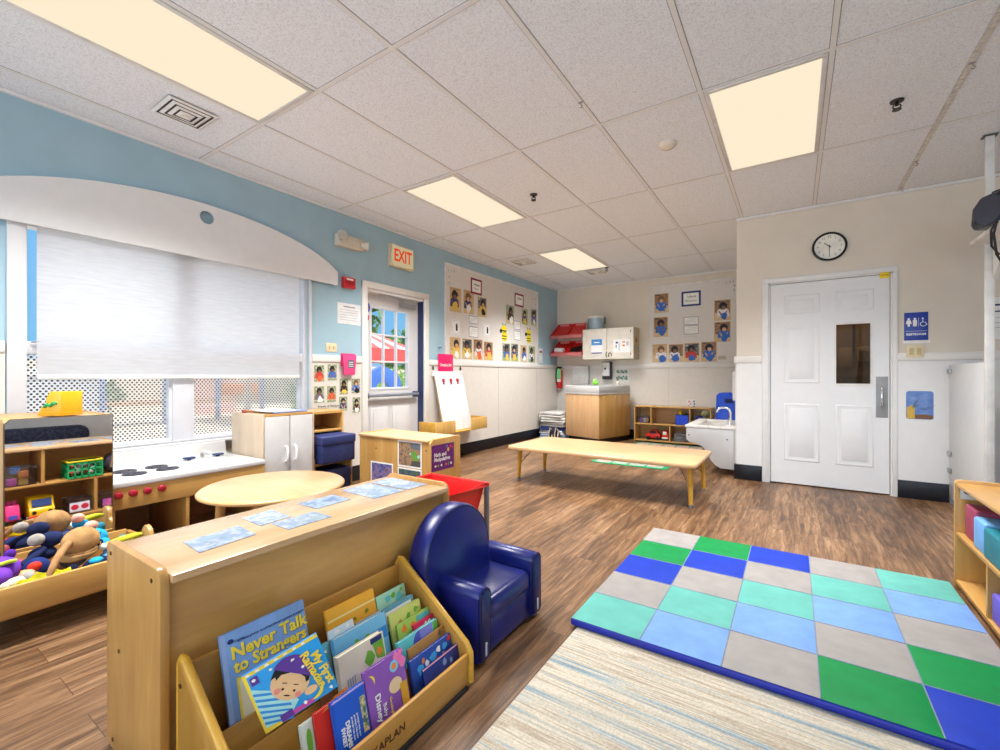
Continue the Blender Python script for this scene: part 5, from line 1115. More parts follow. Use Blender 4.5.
for lb, y, z in (('string of tiny paper numbers at the top left corner of the left board', 4.50, 2.38), ('string of tiny paper numbers at the top right corner of the left board', 6.70, 2.33)):
    t = thing('number_strip', lb, 'paper numbers', onleft(y, z, .011), 'paper number strips')
    for k, (ch, dx, dz) in enumerate((('1', -.06, .06), ('2', 0, .065), ('3', .05, .07), ('4', -.055 if y < 5 else .06, -.02), ('5', -.05 if y < 5 else .055, -.10))): text(ch, .045, PL('number_green', (60, 110, 100)), t, T3(dx, dz, 0))
t = thing('thermometer_card', 'narrow white card with a red and brown top right of the left bulletin board', 'card', onleft(6.96, 1.43, .001))
B(-.07, .07, -.13, .13, 0, .004).build('card', PL('grey_white_card', (214, 216, 220)), t); w = MB(); w.rect(-.045, .05, .05, .085, .0046); w.build('red_band', PL('card_maroon', (150, 60, 50)), t); w = MB(); w.rect(-.05, .05, -.1, -.095, .0046); w.build('line', INKG, t)
t = thing('wall_pin', 'tiny dark pin on the blue wall just left of the left bulletin board', 'pin', onleft(4.27, 1.43, .001)); MB().cyl((0, 0, 0), (0, 0, .02), .006, seg=10).build('shaft', PL('slate_blue', (70, 90, 120)), t); B(-.035, .02, -.006, .006, .014, .02, .002).build('head', PL('slate_blue', (70, 90, 120)), t)

# ---- round the exit door
t = thing('exit_sign', 'cream illuminated exit sign with red letters above the exit door', 'exit sign', onleft(3.585, 2.412, .001))
B(-.175, .175, -.125, .125, 0, .055, .006).build('housing', PL('cream_housing', (214, 200, 168), rough=.4), t)
B(-.16, .16, -.11, .11, .055, .058).build('face_plate', emit('exit_face_glow', (246, 222, 176), .5), t)
text('EXIT', .19, emit('exit_red_glow', (226, 66, 32), .8), t, T3(0, 0, .0585), sx=.70, bold=.004, ext=.001)
t = thing('emergency_light', 'cream twin head emergency light on the blue wall above the cornice end', 'emergency light', onleft(2.87, 2.405, .001))
B(-.15, .15, -.06, .06, 0, .075, .010, 3).build('housing', PL('ivory_housing', (206, 198, 182), rough=.4), t)
for s, n in ((-1, 0), (1, 1)):
    w = MB(); w.cyl((s*.125, .02 if s < 0 else 0, .06), ((-.135, .03, .115) if s < 0 else (.185, -.005, .10)), .028, .05, 22); h = w.build('lamp_head', PL('ivory_housing', (206, 198, 182)), t)
    w = MB(); w.cyl(((-.135, .03, .115) if s < 0 else (.185, -.005, .10)), ((-.1355, .0305, .118) if s < 0 else (.189, -.0054, .1027)), .042, .042, 22); w.build('lens', PL('lamp_lens', (186, 182, 174), rough=.3), h)
t = thing('fire_alarm_pull', 'red fire alarm pull station on the blue wall left of the exit door', 'fire alarm', onleft(2.875, 2.003, .001))
B(-.07, .07, -.055, .055, 0, .045, .006).build('housing', PL('alarm_red', (196, 36, 48), rough=.3, coat=.3), t); B(-.05, .05, -.008, .012, .045, .058, .004).build('pull_bar', PL('alarm_dark_red', (150, 22, 36), rough=.3), t)
w = MB(); w.rect(-.04, .04, .025, .04, .0455); w.build('print', PWHITE, t)
t = wcard('notice_sheet', 'white laminated notice between the cornice and the exit door', 'notice', onleft(2.90, 1.695, .001), .28, .21, PL('notice_white', (226, 226, 226)), parts=[('heading', INKG, [rc(-.07, .07, .065, .075)]), ('lines', PL('print_faint', (186, 188, 192)), [rc(-.11, .11, z, z+.006) for z in (.035, .01, -.015, -.04, -.065)])])
t = thing('light_switch', 'almond light switch plate on the blue wall above the child photos', 'light switch', onleft(2.69, 1.347, .001))
B(-.06, .06, -.042, .042, 0, .008, .003).build('plate', PL('almond_plate', (222, 208, 170), rough=.4), t)
for x in (-.025, .025): B(x-.006, x+.006, -.014, .014, .008, .02, .003).build('toggle', PL('almond_toggle', (212, 196, 158), rough=.4), t)
t = thing('wall_pocket', 'pink wall pocket with a printed card on the chair rail beside the exit door', 'wall pocket', onleft(2.865, 1.185, .025))
B(-.085, .085, -.02, .11, 0, .006, .003).build('back_sheet', PL('pocket_pink', (206, 52, 106), rough=.3), t); w = MB(); w.prism([(-.065, -.105), (.065, -.105), (.085, .095), (-.075, .095)], .006, .03, 'xy', .004); w.build('pocket_front', PL('pocket_rose', (222, 76, 130), rough=.25), t)
w = MB(); w.rect(-.02, .05, -.035, .045, .0308); c = w.build('printed_card', PL('print_slate2', (70, 82, 96)), t); w = MB(); [w.rect(-.012, .042, z, z+.006, .0312) for z in (.02, .0, -.02)]; w.build('lines', PWHITE, c)
GK = 'child photos under the light switch'
KQ = [((2.49, 1.18, 2.61, 1.01), 'photo of a child in red, top left of the child photos', SRED, DHAIR, SK1, SORA), ((2.635, 1.19, 2.75, 1.02), 'photo of a child in blue, top row second from the window', SBLU, DHAIR, SK1, None), ((2.49, .98, 2.61, .81), 'photo of a child in grey, lower row nearest the window', SGRY, DHAIR, SK1, PWHITE), ((2.63, .98, 2.74, .81), 'photo of a child in orange, lower row second from the window', SORA, DHAIR, SK1, None), ((2.77, 1.05, 2.88, .88), 'photo of a child in dark clothes with a yellow toy under the pink pocket', PBLK, DHAIR, SK1, SYEL), ((2.91, 1.05, 3.03, .89), 'photo of a child in pale blue nearest the exit door', SBLU, BHAIR, SK2, PBLK), ((2.765, .87, 2.87, .72), 'photo of a dark head half hidden by the bin shelf', SNAV, DHAIR, SK2, None), ((2.925, .86, 3.03, .69), 'photo of a child in black and white beside the exit door casing, lowest', PBLK, DHAIR, SK2, PWHITE)]
for q, lb, sh_, ha, sk, pr_ in KQ:
    F, a, b_ = onleft((q[0]+q[2])/2, (q[1]+q[3])/2, .0135), q[2]-q[0], q[1]-q[3]; kid(lb, F, a, b_, BG4, sh_, ha, sk, pr_, PL('photo_edge_cream', (216, 210, 198)), GK)
t = thing('caption_strip', 'thin strip of black lettering under the child photos', 'caption', onleft(2.675, .78, .0135)); B(-.19, .19, -.014, .014, 0, .001).build('strip', PL('photo_edge_cream', (216, 210, 198)), t); text('Friends of Honeycomb', .03, INK, t, T3(0, 0, .0012), bold=.0005)

# ---- easel board at the wall
t = thing('wall_easel', 'white wall easel leaning in a maple ledge right of the exit door', 'easel', onleft(4.40, .37, .02))
def lean(th): return T3(0, .02, .185) @ Euler((R(-th), 0, 0)).to_matrix().to_4x4()
w = MB(); w.T = lean(13); w.prism([(-.275, 0), (.275, 0), (.275, .70), (-.275, .70)], -.008, .008, 'xy', .003); pn = w.build('panel', PL('easel_white', (226, 226, 228), rough=.3), t)
w = MB(); w.T = lean(13); w.tube([(-.278, 0, 0), (-.278, .70, 0)], .006, 8); w.build('edge_band', PL('easel_edge', (190, 150, 96)), pn)
for x in (-.14, .005, .14):
    w = MB(); w.T = lean(13); w.box(x-.018, x+.018, .615, .66, .008, .026, .004); w.box(x-.01, x+.012, .585, .62, .008, .02, .003); w.build('clip', PL('easel_clip_red', (176, 34, 56), rough=.3), t)
w = MB(); w.box(-.52, .52, 0, .018, .02, .26, .003); w.build('ledge_bottom', EDGE, t)
w = MB(); w.prism([(-.52, .0), (-.15, .0), (-.15, .14), (-.17, .155), (-.50, .155), (-.52, .14)], .245, .263, 'xy', .003); w.build('ledge_front', wood('gold_plywood', (188, 146, 76), (218, 178, 106), 'y', scale=5), t)
w = MB(); w.prism([(.18, .0), (.52, .0), (.52, .14), (.50, .155), (.20, .155), (.18, .14)], .245, .263, 'xy', .003); w.build('ledge_front', wood('gold_plywood', (188, 146, 76), (218, 178, 106), 'y'), t)
for x in (-.52, .505): w = MB(); w.box(x, x+.015, 0, .155, .0, .25, .003); w.build('ledge_end', EDGE, t)
w = MB(); w.box(-.3, .3, .7, .76, -.005, .02, .003); w.build('top_bracket', PL('easel_white', (226, 226, 228)), t)
for x in (-.28, .26): w = MB(); w.ball((x, .80, .01), (.012, .03, .014), 10); w.build('knob', PL('dark_brown_knob', (80, 70, 60)), t)
t = thing('subject_sign', 'hot pink sign with white lettering standing above the wall easel', 'sign', onleft(4.36, 1.235, .026)); B(-.145, .145, -.115, .115, 0, .004, .0015).build('card', PL('sign_pink', (222, 36, 106), rough=.35), t); text('Creative Art', .055, PWHITE, t, T3(.0, -.025, .0045), sx=.8, bold=.001)

# ---- back wall
t = thing('bulletin_board', 'white bulletin board of snapshots on the beige back wall', 'bulletin board', onfront(-1.275, 1.915, YB)); hw, hh = .735, .645
B(-hw, hw, -hh, hh, 0, .010).build('panel', PL('board_white', (218, 214, 210)), t); w = MB()
for q in ((-hw-.012, hw+.012, hh-.01, hh+.016), (-hw-.012, hw+.012, -hh-.016, -hh+.01), (-hw-.012, -hw+.01, -hh, hh), (hw-.01, hw+.012, -hh, hh)): w.box(*q, 0, .018, .004)
w.build('board_frame', PL('board_frame_white', (222, 220, 218)), t)
GB = 'snapshots on the back wall board'
def B_(x0, z1, x1, z0):
    d = max(0, 1.30-z0); z0 += d; z1 += d
    return onfront((x0+x1)/2, (z0+z1)/2, YB, .0105), x1-x0, z1-z0
BQ = [((-1.95, 2.44, -1.72, 2.12), 'snapshot of a child in blue at the top left of the back wall board', BG1, SBLU, BHAIR, SK2), ((-1.96, 2.05, -1.73, 1.72), 'snapshot with a bright blue toy, second down at the left of the back board', BG1, SBLU, DHAIR, SK1), ((-1.04, 2.25, -.81, 1.93), 'snapshot with a white cap, upper right of the back board', BG1, SWHI, DHAIR, SK1), ((-1.04, 1.91, -.81, 1.60), 'orange brown snapshot lower right of the back board', BG1, SBLU, DHAIR, SK2),
    ((-1.98, 1.58, -1.745, 1.28), 'snapshot first in the bottom row of the back board', BG2, SWHI, BHAIR, SK2), ((-1.72, 1.58, -1.49, 1.29), 'snapshot second in the bottom row of the back board', BG1, SWHI, DHAIR, SK1), ((-1.48, 1.59, -1.25, 1.29), 'snapshot with a dark haired child, third in the bottom row of the back board', BG3, SRED, DHAIR, SK1), ((-1.23, 1.59, -1.0, 1.28), 'snapshot last in the bottom row of the back board', BG1, SBLU, DHAIR, SK2)]
for q, lb, bg_, sh_, ha, sk in BQ:
    F, a, b_ = B_(*q); kid(lb, F, a, b_, bg_, sh_, ha, sk, SBLU, TEAN, GB, TBL, random.uniform(-.1, .1))
F, a, b_ = B_(-1.52, 2.43, -1.23, 2.19); t = wcard('title_card', 'navy framed title card at the top middle of the back board', 'title card', F, a, b_, PL('title_navy', (36, 56, 120)), 'framed title cards', .003, [('paper', PWHITE, [rc(-a/2+.03, a/2-.03, -b_/2+.03, b_/2-.03)])])
text('Table &', .05, INK, t, T3(0, .032, .0038), sx=.9); text('Manipulatives', .042, INK, t, T3(0, -.035, .0038), sx=.75)
notebox('upper note card in the middle of the back board', (.22, .13), onfront(-1.375, 1.955, YB, .0105)); notebox('lower note card in the middle of the back board', (.22, .14), onfront(-1.375, 1.81, YB, .0105))
t = thing('caption_strip', 'strip of tiny letters under the note cards on the back board', 'caption', onfront(-1.38, 1.705, YB, .0105)); text('l e a r n i n g', .035, INKG, t, T3(0, 0, 0)); B(-.16, .16, -.02, .02, 0, .0004).build('strip', PL('board_white', (218, 214, 210)), t)
t = thing('number_strip', 'string of tiny paper numbers at the top right of the back board', 'paper numbers', onfront(-.78, 2.42, YB, .011), 'paper number strips')
for ch, dx, dz in (('1', -.09, .08), ('2', -.04, .085), ('3', .01, .09), ('4', .02, .03), ('5', .02, -.04)): text(ch, .05, PL('number_dark', (50, 56, 66)), t, T3(dx, dz, 0))
t = thing('small_plate', 'small beige plate at the lower right of the back board', 'plate', onfront(-.93, 1.355, YB, .0105)); B(-.055, .055, -.03, .03, 0, .004, .002).build('cover', PL('plate_beige', (186, 180, 160)), t); w = MB(); w.cyl((0, 0, .004), (0, 0, .006), .005, seg=8); w.build('screw', STEEL, t)
t = wcard('notice_sheet', 'small card of red and blue stickers on the back wall above the low shelf', 'card', onfront(-1.37, .63, YB, .0135), .13, .14, PL('sticker_card', (222, 220, 218)), parts=[('stickers', PL('sticker_red2', (206, 90, 100)), [ell(-.035, .03, .014), ell(-.01, -.01, .012), ell(-.04, -.04, .01)]), ('stickers', PL('sticker_blue2', (80, 90, 110)), [ell(.04, .035, .014), ell(.045, -.005, .014), ell(.04, -.045, .014)])])
# wall cabinet
t, mk = at_thing('wall_cabinet', 'beige hanging wall cabinet with notices on its doors on the back wall', 'cabinet', -2.655, 7.46, 1.355)
X0, X1, Ya, Yb, Z0, Z1 = -3.10, -2.205, 7.30, 7.625, 1.355, 1.885
w = mk(); w.box(X0, X1, Ya+.02, Yb, Z0, Z1, .004); w.build('body', PL('cabinet_beige', (196, 182, 150), rough=.5), t)
for a, b_ in ((X0+.005, X0+.44), (X0+.448, X1-.04)): w = mk(); w.box(a, b_, Ya, Ya+.019, Z0+.005, Z1-.006, .003); d = w.build('door', PL('cabinet_door', (224, 217, 206), rough=.4), t)
w = mk(); w.box(X1-.038, X1, Ya, Ya+.02, Z0+.003, Z1-.003, .003); w.build('stile', PL('cabinet_white_edge', (226, 222, 214)), t)
for z in (Z0+.06, Z1-.09): w = mk(); w.box(X1-.05, X1-.036, Ya-.004, Ya, z, z+.04); w.build('hinge', PL('brass_hinge', (150, 120, 80), metal=.6), t)
w = mk(); w.tube([(-2.655, Ya, 1.47), (-2.665, Ya-.02, 1.465), (-2.665, Ya-.02, 1.41), (-2.655, Ya, 1.40)], .006, 8); w.build('handle', PL('grey_handle', (120, 120, 124), metal=.5), t)
CF = lambda x, z: onfront(x, z, 7.30, .0008)
t = wcard('notice_sheet', 'blue and white notice on the left door of the wall cabinet', 'notice', CF(-2.835, 1.58), .2, .255, PAPER, parts=[('heading', PL('print_azure', (70, 140, 206)), [rc(-.096, .096, .02, .122)]), ('words', PWHITE, [rc(-.05, .05, .06, .075)]), ('footer', PL('print_violet2', (80, 70, 140)), [rc(-.096, .096, -.124, -.105)])])
t = wcard('notice_sheet', 'white picture chart on the right door of the wall cabinet', 'notice', CF(-2.40, 1.575), .29, .22, PAPER, parts=[('pictures', PORG, [rc(.01, .06, .05, .075), rc(.015, .055, -.01, .02)]), ('pictures', PNAVY, [rc(-.1, -.06, .04, .07), rc(-.1, -.085, -.03, .02)]), ('pictures', PL('print_lightgrey', (190, 194, 200)), [rc(.08, .12, .0, .07), rc(-.05, -.03, -.08, .05)])])
t = wcard('notice_sheet', 'small card with a black mark by the handle of the wall cabinet', 'card', CF(-2.60, 1.432), .10, .11, PL('card_cream', (214, 206, 192)), parts=[('mark', PBLK, [rc(-.03, -.012, -.04, .02), rc(-.02, .02, .02, .035), rc(.015, .03, -.03, .02)])])
sd = frame((X1+.0005, 7.46, 1.6), (0, 1, 0), (0, 0, 1))
t = wcard('notice_sheet', 'narrow sticker with a dark red mark on the side of the wall cabinet', 'sticker', sd, .16, .28, PL('side_tan', (190, 170, 120)), parts=[('red_mark', PL('print_brick', (150, 60, 60)), [rc(-.05, .03, .04, .1)]), ('blue_mark', PL('print_pale_blue', (140, 170, 200)), [rc(-.04, .05, -.1, -.02)])])
# pot on the cabinet
t, mk = at_thing('slow_cooker', 'pale blue pot with a white lid on top of the wall cabinet', 'pot', -2.90, 7.45, 1.885)
w = mk(); w.lathe([(.001, 0), (.125, 0), (.135, .02), (.145, .15), (.15, .19), (.001, .19)], (-2.90, 7.45, 1.8855), 32); w.build('pot_body', PL('pot_blue', (150, 172, 186), rough=.25, coat=.4), t)
w = mk(); w.lathe([(.152, .19), (.152, .225), (.13, .245), (.02, .25), (.001, .25)], (-2.90, 7.45, 1.8855), 32, cap=False); w.build('lid', PL('pot_lid', (222, 218, 210), rough=.35), t)
w = mk(); w.tube([(-2.765, 7.42, 2.10), (-2.73, 7.42, 2.08), (-2.73, 7.42, 1.99), (-2.76, 7.42, 1.97)], .010, 8); w.build('handle', PL('pot_handle', (80, 80, 84)), t)
# red two tier rack
t, mk = at_thing('wall_bin_rack', 'red two tier tray rack hung in the corner of the back wall', 'rack', -3.42, 7.5, 1.43)
for z, dy in ((1.755, .0), (1.435, -.0)):
    for x0, x1 in ((-3.725, -3.425), (-3.42, -3.115)):
        w = mk(); w.prism([(7.30, z), (7.30, z+.06), (7.315, z+.06), (7.32, z+.02), (7.59, z+.235), (7.60, z+.285), (7.615, z+.285), (7.61, z+.21), (7.34, z)], x0+.01, x1, 'yz', .003); w.prism([(7.30, z), (7.30, z+.06), (7.61, z+.27), (7.61, z+.2), (7.34, z)], x0+.006, x0+.012, 'yz'); w.build('tray', RED, t)
        w = mk(); w.T = w.T @ frame(((x0+x1)/2, 7.59, z+.255), (1, 0, 0), (0, 0, 1)); w.rect(-.09, .09, -.015, .02, .0); w.build('tray_label', PL('tray_label', (222, 130, 126)), t)
    w = mk(); w.box(-3.73, -3.105, 7.285, 7.30, z-.012, z+.05, .003); w.build('front_lip', PL('rack_lip', (186, 112, 110), rough=.2), t)
w = mk(); w.box(-3.735, -3.725, 7.58, 7.615, 1.42, 2.05); w.box(-3.115, -3.105, 7.5, 7.615, 1.42, 2.05); w.build('side_frame', PL('rack_white', (214, 208, 204)), t)
t, mk = at_thing('paper_roll', 'white roll lying in the lower left red tray', 'paper roll', -3.58, 7.38, 1.52); w = mk(); w.cyl((-3.67, 7.395, 1.545), (-3.50, 7.37, 1.532), .045, seg=20); w.build('sheet', PAPER, t); w = mk(); w.cyl((-3.505, 7.371, 1.5325), (-3.498, 7.37, 1.532), .018, seg=14); w.build('core', PL('roll_core', (120, 100, 90)), t)
t, mk = at_thing('folded_case', 'black open case in the lower right red tray', 'case', -3.25, 7.40, 1.50); w = mk(); w.T = w.T @ T3(-3.26, 7.40, 1.545) @ Euler((R(35), R(-12), R(5))).to_matrix().to_4x4(); w.box(-.12, .11, -.08, .09, -.012, .012, .006); w.build('flap', BLACK, t); w = mk(); w.T = w.T @ T3(-3.29, 7.365, 1.505) @ Euler((R(5), R(-4), 0)).to_matrix().to_4x4(); w.box(-.09, .1, -.04, .03, -.012, .012, .005); w.build('base', BLACK, t)
# dispensers, poster, extinguisher
t = thing('towel_dispenser', 'grey paper towel dispenser on the back wall behind the changing table', 'towel dispenser', onfront(-3.24, 1.08, YB, .013)); B(-.155, .155, -.175, .175, 0, .10, .012, 3).build('housing', PL('dispenser_grey', (190, 190, 188), rough=.25), t); B(-.15, .15, .13, .18, .0, .105, .01).build('top_cover', PL('dispenser_top', (206, 206, 204)), t); B(-.1, .1, -.18, -.165, .03, .08, .003).build('towel_slot', PL('slot_dark', (110, 110, 112)), t)
t = thing('soap_dispenser', 'black and white soap dispenser under the wall cabinet', 'soap dispenser', onfront(-2.75, 1.165, YB, .013)); B(-.085, .085, -.155, .155, 0, .07, .012, 3).build('housing', PL('soap_black', (40, 38, 40), rough=.35), t); B(-.072, .062, -.095, .145, .07, .10, .012, 3).build('front_cover', PL('soap_white', (224, 222, 220), rough=.3), t); w = MB(); w.cyl((-.015, .035, .10), (-.015, .035, .102), .018, seg=14); w.build('window', PBLK, t)
t = wcard('notice_sheet', 'washing chart of small green pictures on the back wall by the soap dispenser', 'chart', onfront(-2.50, 1.10, YB, .013), .25, .30, PL('chart_white', (222, 220, 216)), parts=[('heading', INKG, [rc(-.09, .08, .11, .122)]), ('pictures', PL('print_sage', (110, 150, 130)), [blob(x, z, .03) for x in (-.07, .0, .07) for z in (.05, -.07)]), ('pictures', PL('print_slate3', (80, 96, 104)), [blob(x, z, .015) for x in (-.05, .03, .085) for z in (.03, -.04)])])
t = thing('fire_extinguisher', 'red fire extinguisher with a green tag in the corner of the back wall', 'fire extinguisher', onfront(-3.66, 1.05, YB, .014))
w = MB(); w.T = Euler((R(-90), 0, 0)).to_matrix().to_4x4(); w.lathe([(.001, -.21), (.05, -.21), (.055, -.2), (.055, .1), (.045, .14), (.02, .155), (.02, .175), (.001, .175)], (0, -.06, 0), 24); w.build('cylinder', PL('extinguisher_red', (196, 30, 34), rough=.25, coat=.5), t)
B(-.035, .035, .165, .195, .03, .10, .006).build('valve', BLACK, t); w = MB(); w.tube([(-.03, .18, .07), (-.065, .15, .075), (-.07, 0, .08), (-.062, -.12, .08)], .010, 8); w.build('hose', BLACK, t)
B(-.035, .05, -.03, .15, .118, .122, .002).build('tag', PL('tag_green', (110, 206, 140), rough=.5), t); B(-.03, .045, -.09, -.035, .1165, .119).build('label_band', PL('tag_pale', (226, 216, 206)), t)

# ---- restroom wall
t = thing('wall_clock', 'round black rimmed wall clock above the restroom door', 'clock', onfront(.278, 2.293))
w = MB(); w.T = Matrix(); w.lathe([(.118, .0), (.134, .004), (.137, .02), (.132, .032), (.120, .036), (.116, .028), (.116, .02)], (0, 0, 0), 48, cap=False); w.build('rim', PL('clock_rim', (24, 24, 26), rough=.2), t)
w = MB(); w.cyl((0, 0, .0), (0, 0, .020), .118, seg=48); w.build('dial', PL('clock_dial', (232, 230, 220), rough=.5), t)
for k in range(1, 13): text(str(k), .026, INK, t, T3(.09*math.sin(k*PI/6), .09*math.cos(k*PI/6), .0206), name='numeral')
def hand(a, l, wd): w = MB(); w.T = Euler((0, 0, -R(a))).to_matrix().to_4x4(); w.prism([(-wd, -.015), (wd, -.015), (wd*.6, l), (-wd*.6, l)], .022, .0235, 'xy'); return w
hand(313, .055, .004).build('hour_hand', PBLK, t); hand(180, .085, .003).build('minute_hand', PBLK, t); w = MB(); w.cyl((0, 0, .0235), (0, 0, .026), .006, seg=12); w.build('hub', PBLK, t)
t = thing('restroom_sign', 'blue restroom sign with white figures right of the restroom door', 'sign', onfront(.886, 1.503)); B(-.078, .078, -.122, .122, 0, .006, .004, 2).build('plate', PL('sign_blue', (38, 66, 164), rough=.35), t)
B(-.085, .09, -.148, -.122, 0, .003).build('backing', PWHITE, t)
w = MB(); w.T = T3(-.048, .035, .0065); w.poly([(x, y, 0) for x, y in ell(0, .03, .009)]); w.poly([(-.012, .02, 0), (-.02, -.012, 0), (.02, -.012, 0), (.012, .02, 0)]); w.poly([(-.008, -.012, 0), (-.008, -.035, 0), (.008, -.035, 0), (.008, -.012, 0)]); w.build('woman_symbol', PWHITE, t)
w = MB(); w.T = T3(-.008, .035, .0065); w.poly([(x, y, 0) for x, y in ell(0, .03, .009)]); w.poly([(-.014, .02, 0), (-.012, -.035, 0), (.012, -.035, 0), (.014, .02, 0)]); w.build('man_symbol', PWHITE, t); w = MB(); w.T = T3(.016, .035, .0065); w.rect(-.001, .001, -.038, .04, 0); w.build('divider_bar', PWHITE, t)
w = MB(); w.T = T3(.046, .032, .0065); w.poly([(x, y, 0) for x, y in ell(-.004, .034, .007)]); w.tube([(-.004, .024, 0), (-.002, .0, 0), (.014, 0, 0), (.022, -.02, 0), (.028, -.018, 0)], .003, 6); w.tube([(.0+.019*math.cos(a), -.014+.019*math.sin(a), 0) for a in [1.9+4.0*k/12 for k in range(13)]], .0026, 6); w.build('wheelchair_symbol', PWHITE, t)
w = MB(); w.rect(-.07, .07, -.043, -.041, .0065); w.build('rule', PWHITE, t); text('RESTROOM', .026, PWHITE, t, T3(0, -.07, .0065), sx=.95, bold=.0008)
t = thing('outlet_plate', 'almond double outlet plate on the chair rail under the restroom sign', 'outlet', onfront(.876, 1.283, YR, .0245)); B(-.056, .056, -.05, .05, 0, .006, .003).build('plate', PL('almond_plate', (222, 208, 170)), t)
for x in (-.024, .024): B(x-.015, x+.015, -.03, .03, .006, .009, .003).build('socket', PL('almond_socket', (196, 178, 136), rough=.4), t)
t = thing('picture_poster', 'square rounded poster of a yellow tower under a blue sky below the outlet', 'poster', onfront(.907, .817, YR, .0125)); w = MB(); pts_ = []
for cx_, cy_, a0 in ((.068, .102, 0), (-.068, .102, 90), (-.068, -.102, 180), (.068, -.102, 270)): pts_ += [(cx_+.02*math.cos(R(a0+k*30)), cy_+.02*math.sin(R(a0+k*30))) for k in range(4)]
w.prism(pts_, 0, .002, 'xy'); w.build('card', blotchy('poster_sky', [(74, 108, 180), (96, 130, 196), (130, 156, 206)], 9, .3, 2), t)
w = MB(); w.poly([(-.085, -.118, .0024), (.085, -.118, .0024), (.085, -.088, .0024), (.04, -.078, .0024), (-.085, -.085, .0024)]); w.build('ground', PL('print_earth', (120, 86, 60)), t)
w = MB(); w.poly([(-.082, -.118, .0028), (-.03, -.118, .0028), (-.032, -.03, .0028), (-.05, .0, .0028), (-.082, -.02, .0028)]); w.build('tower', PL('print_mustard', (206, 168, 70)), t)
w = MB()
for k in range(10): 
    a = random.uniform(-.4, 1.2); x, y = random.uniform(-.06, .02), random.uniform(-.05, .01); l = random.uniform(.04, .09)
    w.tube([(x, y, .003), (x+l*.5*math.cos(a), y+l*.5*math.sin(a), .003), (x+l*math.cos(a+.3), y+l*math.sin(a+.3), .003)], .0012, 5)
w.build('branches', PL('print_branch', (96, 96, 84)), t)
t = thing('door_sticker', 'yellow square sticker at the top corner of the restroom door', 'sticker', onfront(.675, 1.975, YR, -.0005+.001)); B(-.03, .036, -.026, .026, -.001, .008, .002).build('sticker_card', PL('sticker_yellow', (236, 206, 20), rough=.5), t); w = MB(); w.rect(-.022, .028, -.004, .004, .0083); w.build('print_line', PL('sticker_line', (190, 150, 20)), t)
# restroom partition with its ceiling post
t, mk = at_thing('restroom_partition', 'white restroom partition panel between the wall and the ceiling post', 'partition', 1.10, 4.8, 0)
w = mk(); w.box(1.088, 1.112, 4.36, 5.2, .05, 1.165, .004); w.build('panel', PL('partition_white', (214, 216, 217), rough=.35, noise=.008), t)
w = mk(); w.box(1.083, 1.128, 4.33, 4.362, 0, ZC-.004, .003); w.build('post', PL('post_white', (222, 221, 218), rough=.4), t)
w = mk(); w.box(1.07, 1.142, 4.318, 4.375, ZC-.012, ZC-.004); w.build('post_flange', PL('flange_dark', (90, 86, 82)), t)
for z in (1.11, .42, .28): w = mk(); w.box(1.075, 1.088, 5.13, 5.205, z-.02, z+.02, .003); w.build('bracket', STEEL, t)
w = mk(); w.box(1.085, 1.115, 5.17, 5.2, .0, .06); w.build('shoe', STEEL, t)
# shelf on the post with the dark radio
t, mk = at_thing('post_shelf', 'white shelf fixed high on the ceiling post', 'shelf', 1.2, 4.1, 1.95)
w = mk(); w.box(1.0, 1.5, 3.72, 4.30, 1.958, 1.98, .004); w.build('board', PL('post_white', (222, 221, 218)), t); w = mk(); w.prism([(4.30, 1.958), (4.0, 1.958), (4.30, 1.72)], 1.11, 1.135, 'yz'); w.build('bracket', PL('post_white', (222, 221, 218)), t)
RM = T3(1.11, 3.97, 1.9805) @ Euler((0, 0, R(32))).to_matrix().to_4x4()
t = thing('portable_radio', 'black portable radio on the high white shelf by the ceiling post', 'radio', RM)
prof = [(-.11, 0), (.10, 0), (.12, .04), (.11, .14), (.06, .20), (-.06, .205), (-.105, .16), (-.12, .06)]
w = MB(); w.prism(prof, -.14, .30, 'yz', .018); w.build('radio_body', PL('radio_black', (34, 38, 54), rough=.2, coat=.5), t)
w = MB(); w.cyl((-.14, 0, .10), (-.152, 0, .10), .088, .084, 26); w.build('speaker', PL('radio_grille', (58, 62, 78), rough=.5), t)
w = MB(); w.box(-.10, -.02, -.03, .03, .20, .222, .006); w.build('handle', BLACK, t)
for k, (pts_, lb) in enumerate((([(.985, 3.80, 1.965), (.97, 3.79, 1.93), (.975, 3.80, 1.84), (1.01, 3.82, 1.79), (1.06, 3.84, 1.82), (1.10, 3.85, 1.88), (1.13, 3.86, 1.945)], 'black cable looping below the high white shelf'), ([(.985, 3.765, 1.965), (.972, 3.755, 1.90), (.985, 3.76, 1.78), (1.04, 3.77, 1.66), (1.10, 3.78, 1.55), (1.12, 3.79, 1.40)], 'longer black cable hanging down from the radio on the post'))):
    t = thing('power_cable', lb, 'cable', T3(*pts_[0]), 'radio cables'); w = MB(); w.T = T3(*[-v for v in pts_[0]]); w.tube(pts_, .006, 8); w.build('cord', BLACK, t); w = MB(); w.ball((0, 0, .004), .010, 10); w.build('plug', BLACK, t)
# notices and grey panel beyond the post
wcard('notice_sheet', 'sheet of paper on the wall just right of the ceiling post', 'notice', onfront(1.47, 1.54, YR, .001), .25, .34, PAPER, parts=[('stripes', PNAVY, [rc(-.11, .1, .1, .115), rc(-.11, .06, .05, .06)]), ('lines', PL('print_faint', (186, 188, 192)), [rc(-.11, .1, z, z+.006) for z in (.0, -.04, -.08)])])
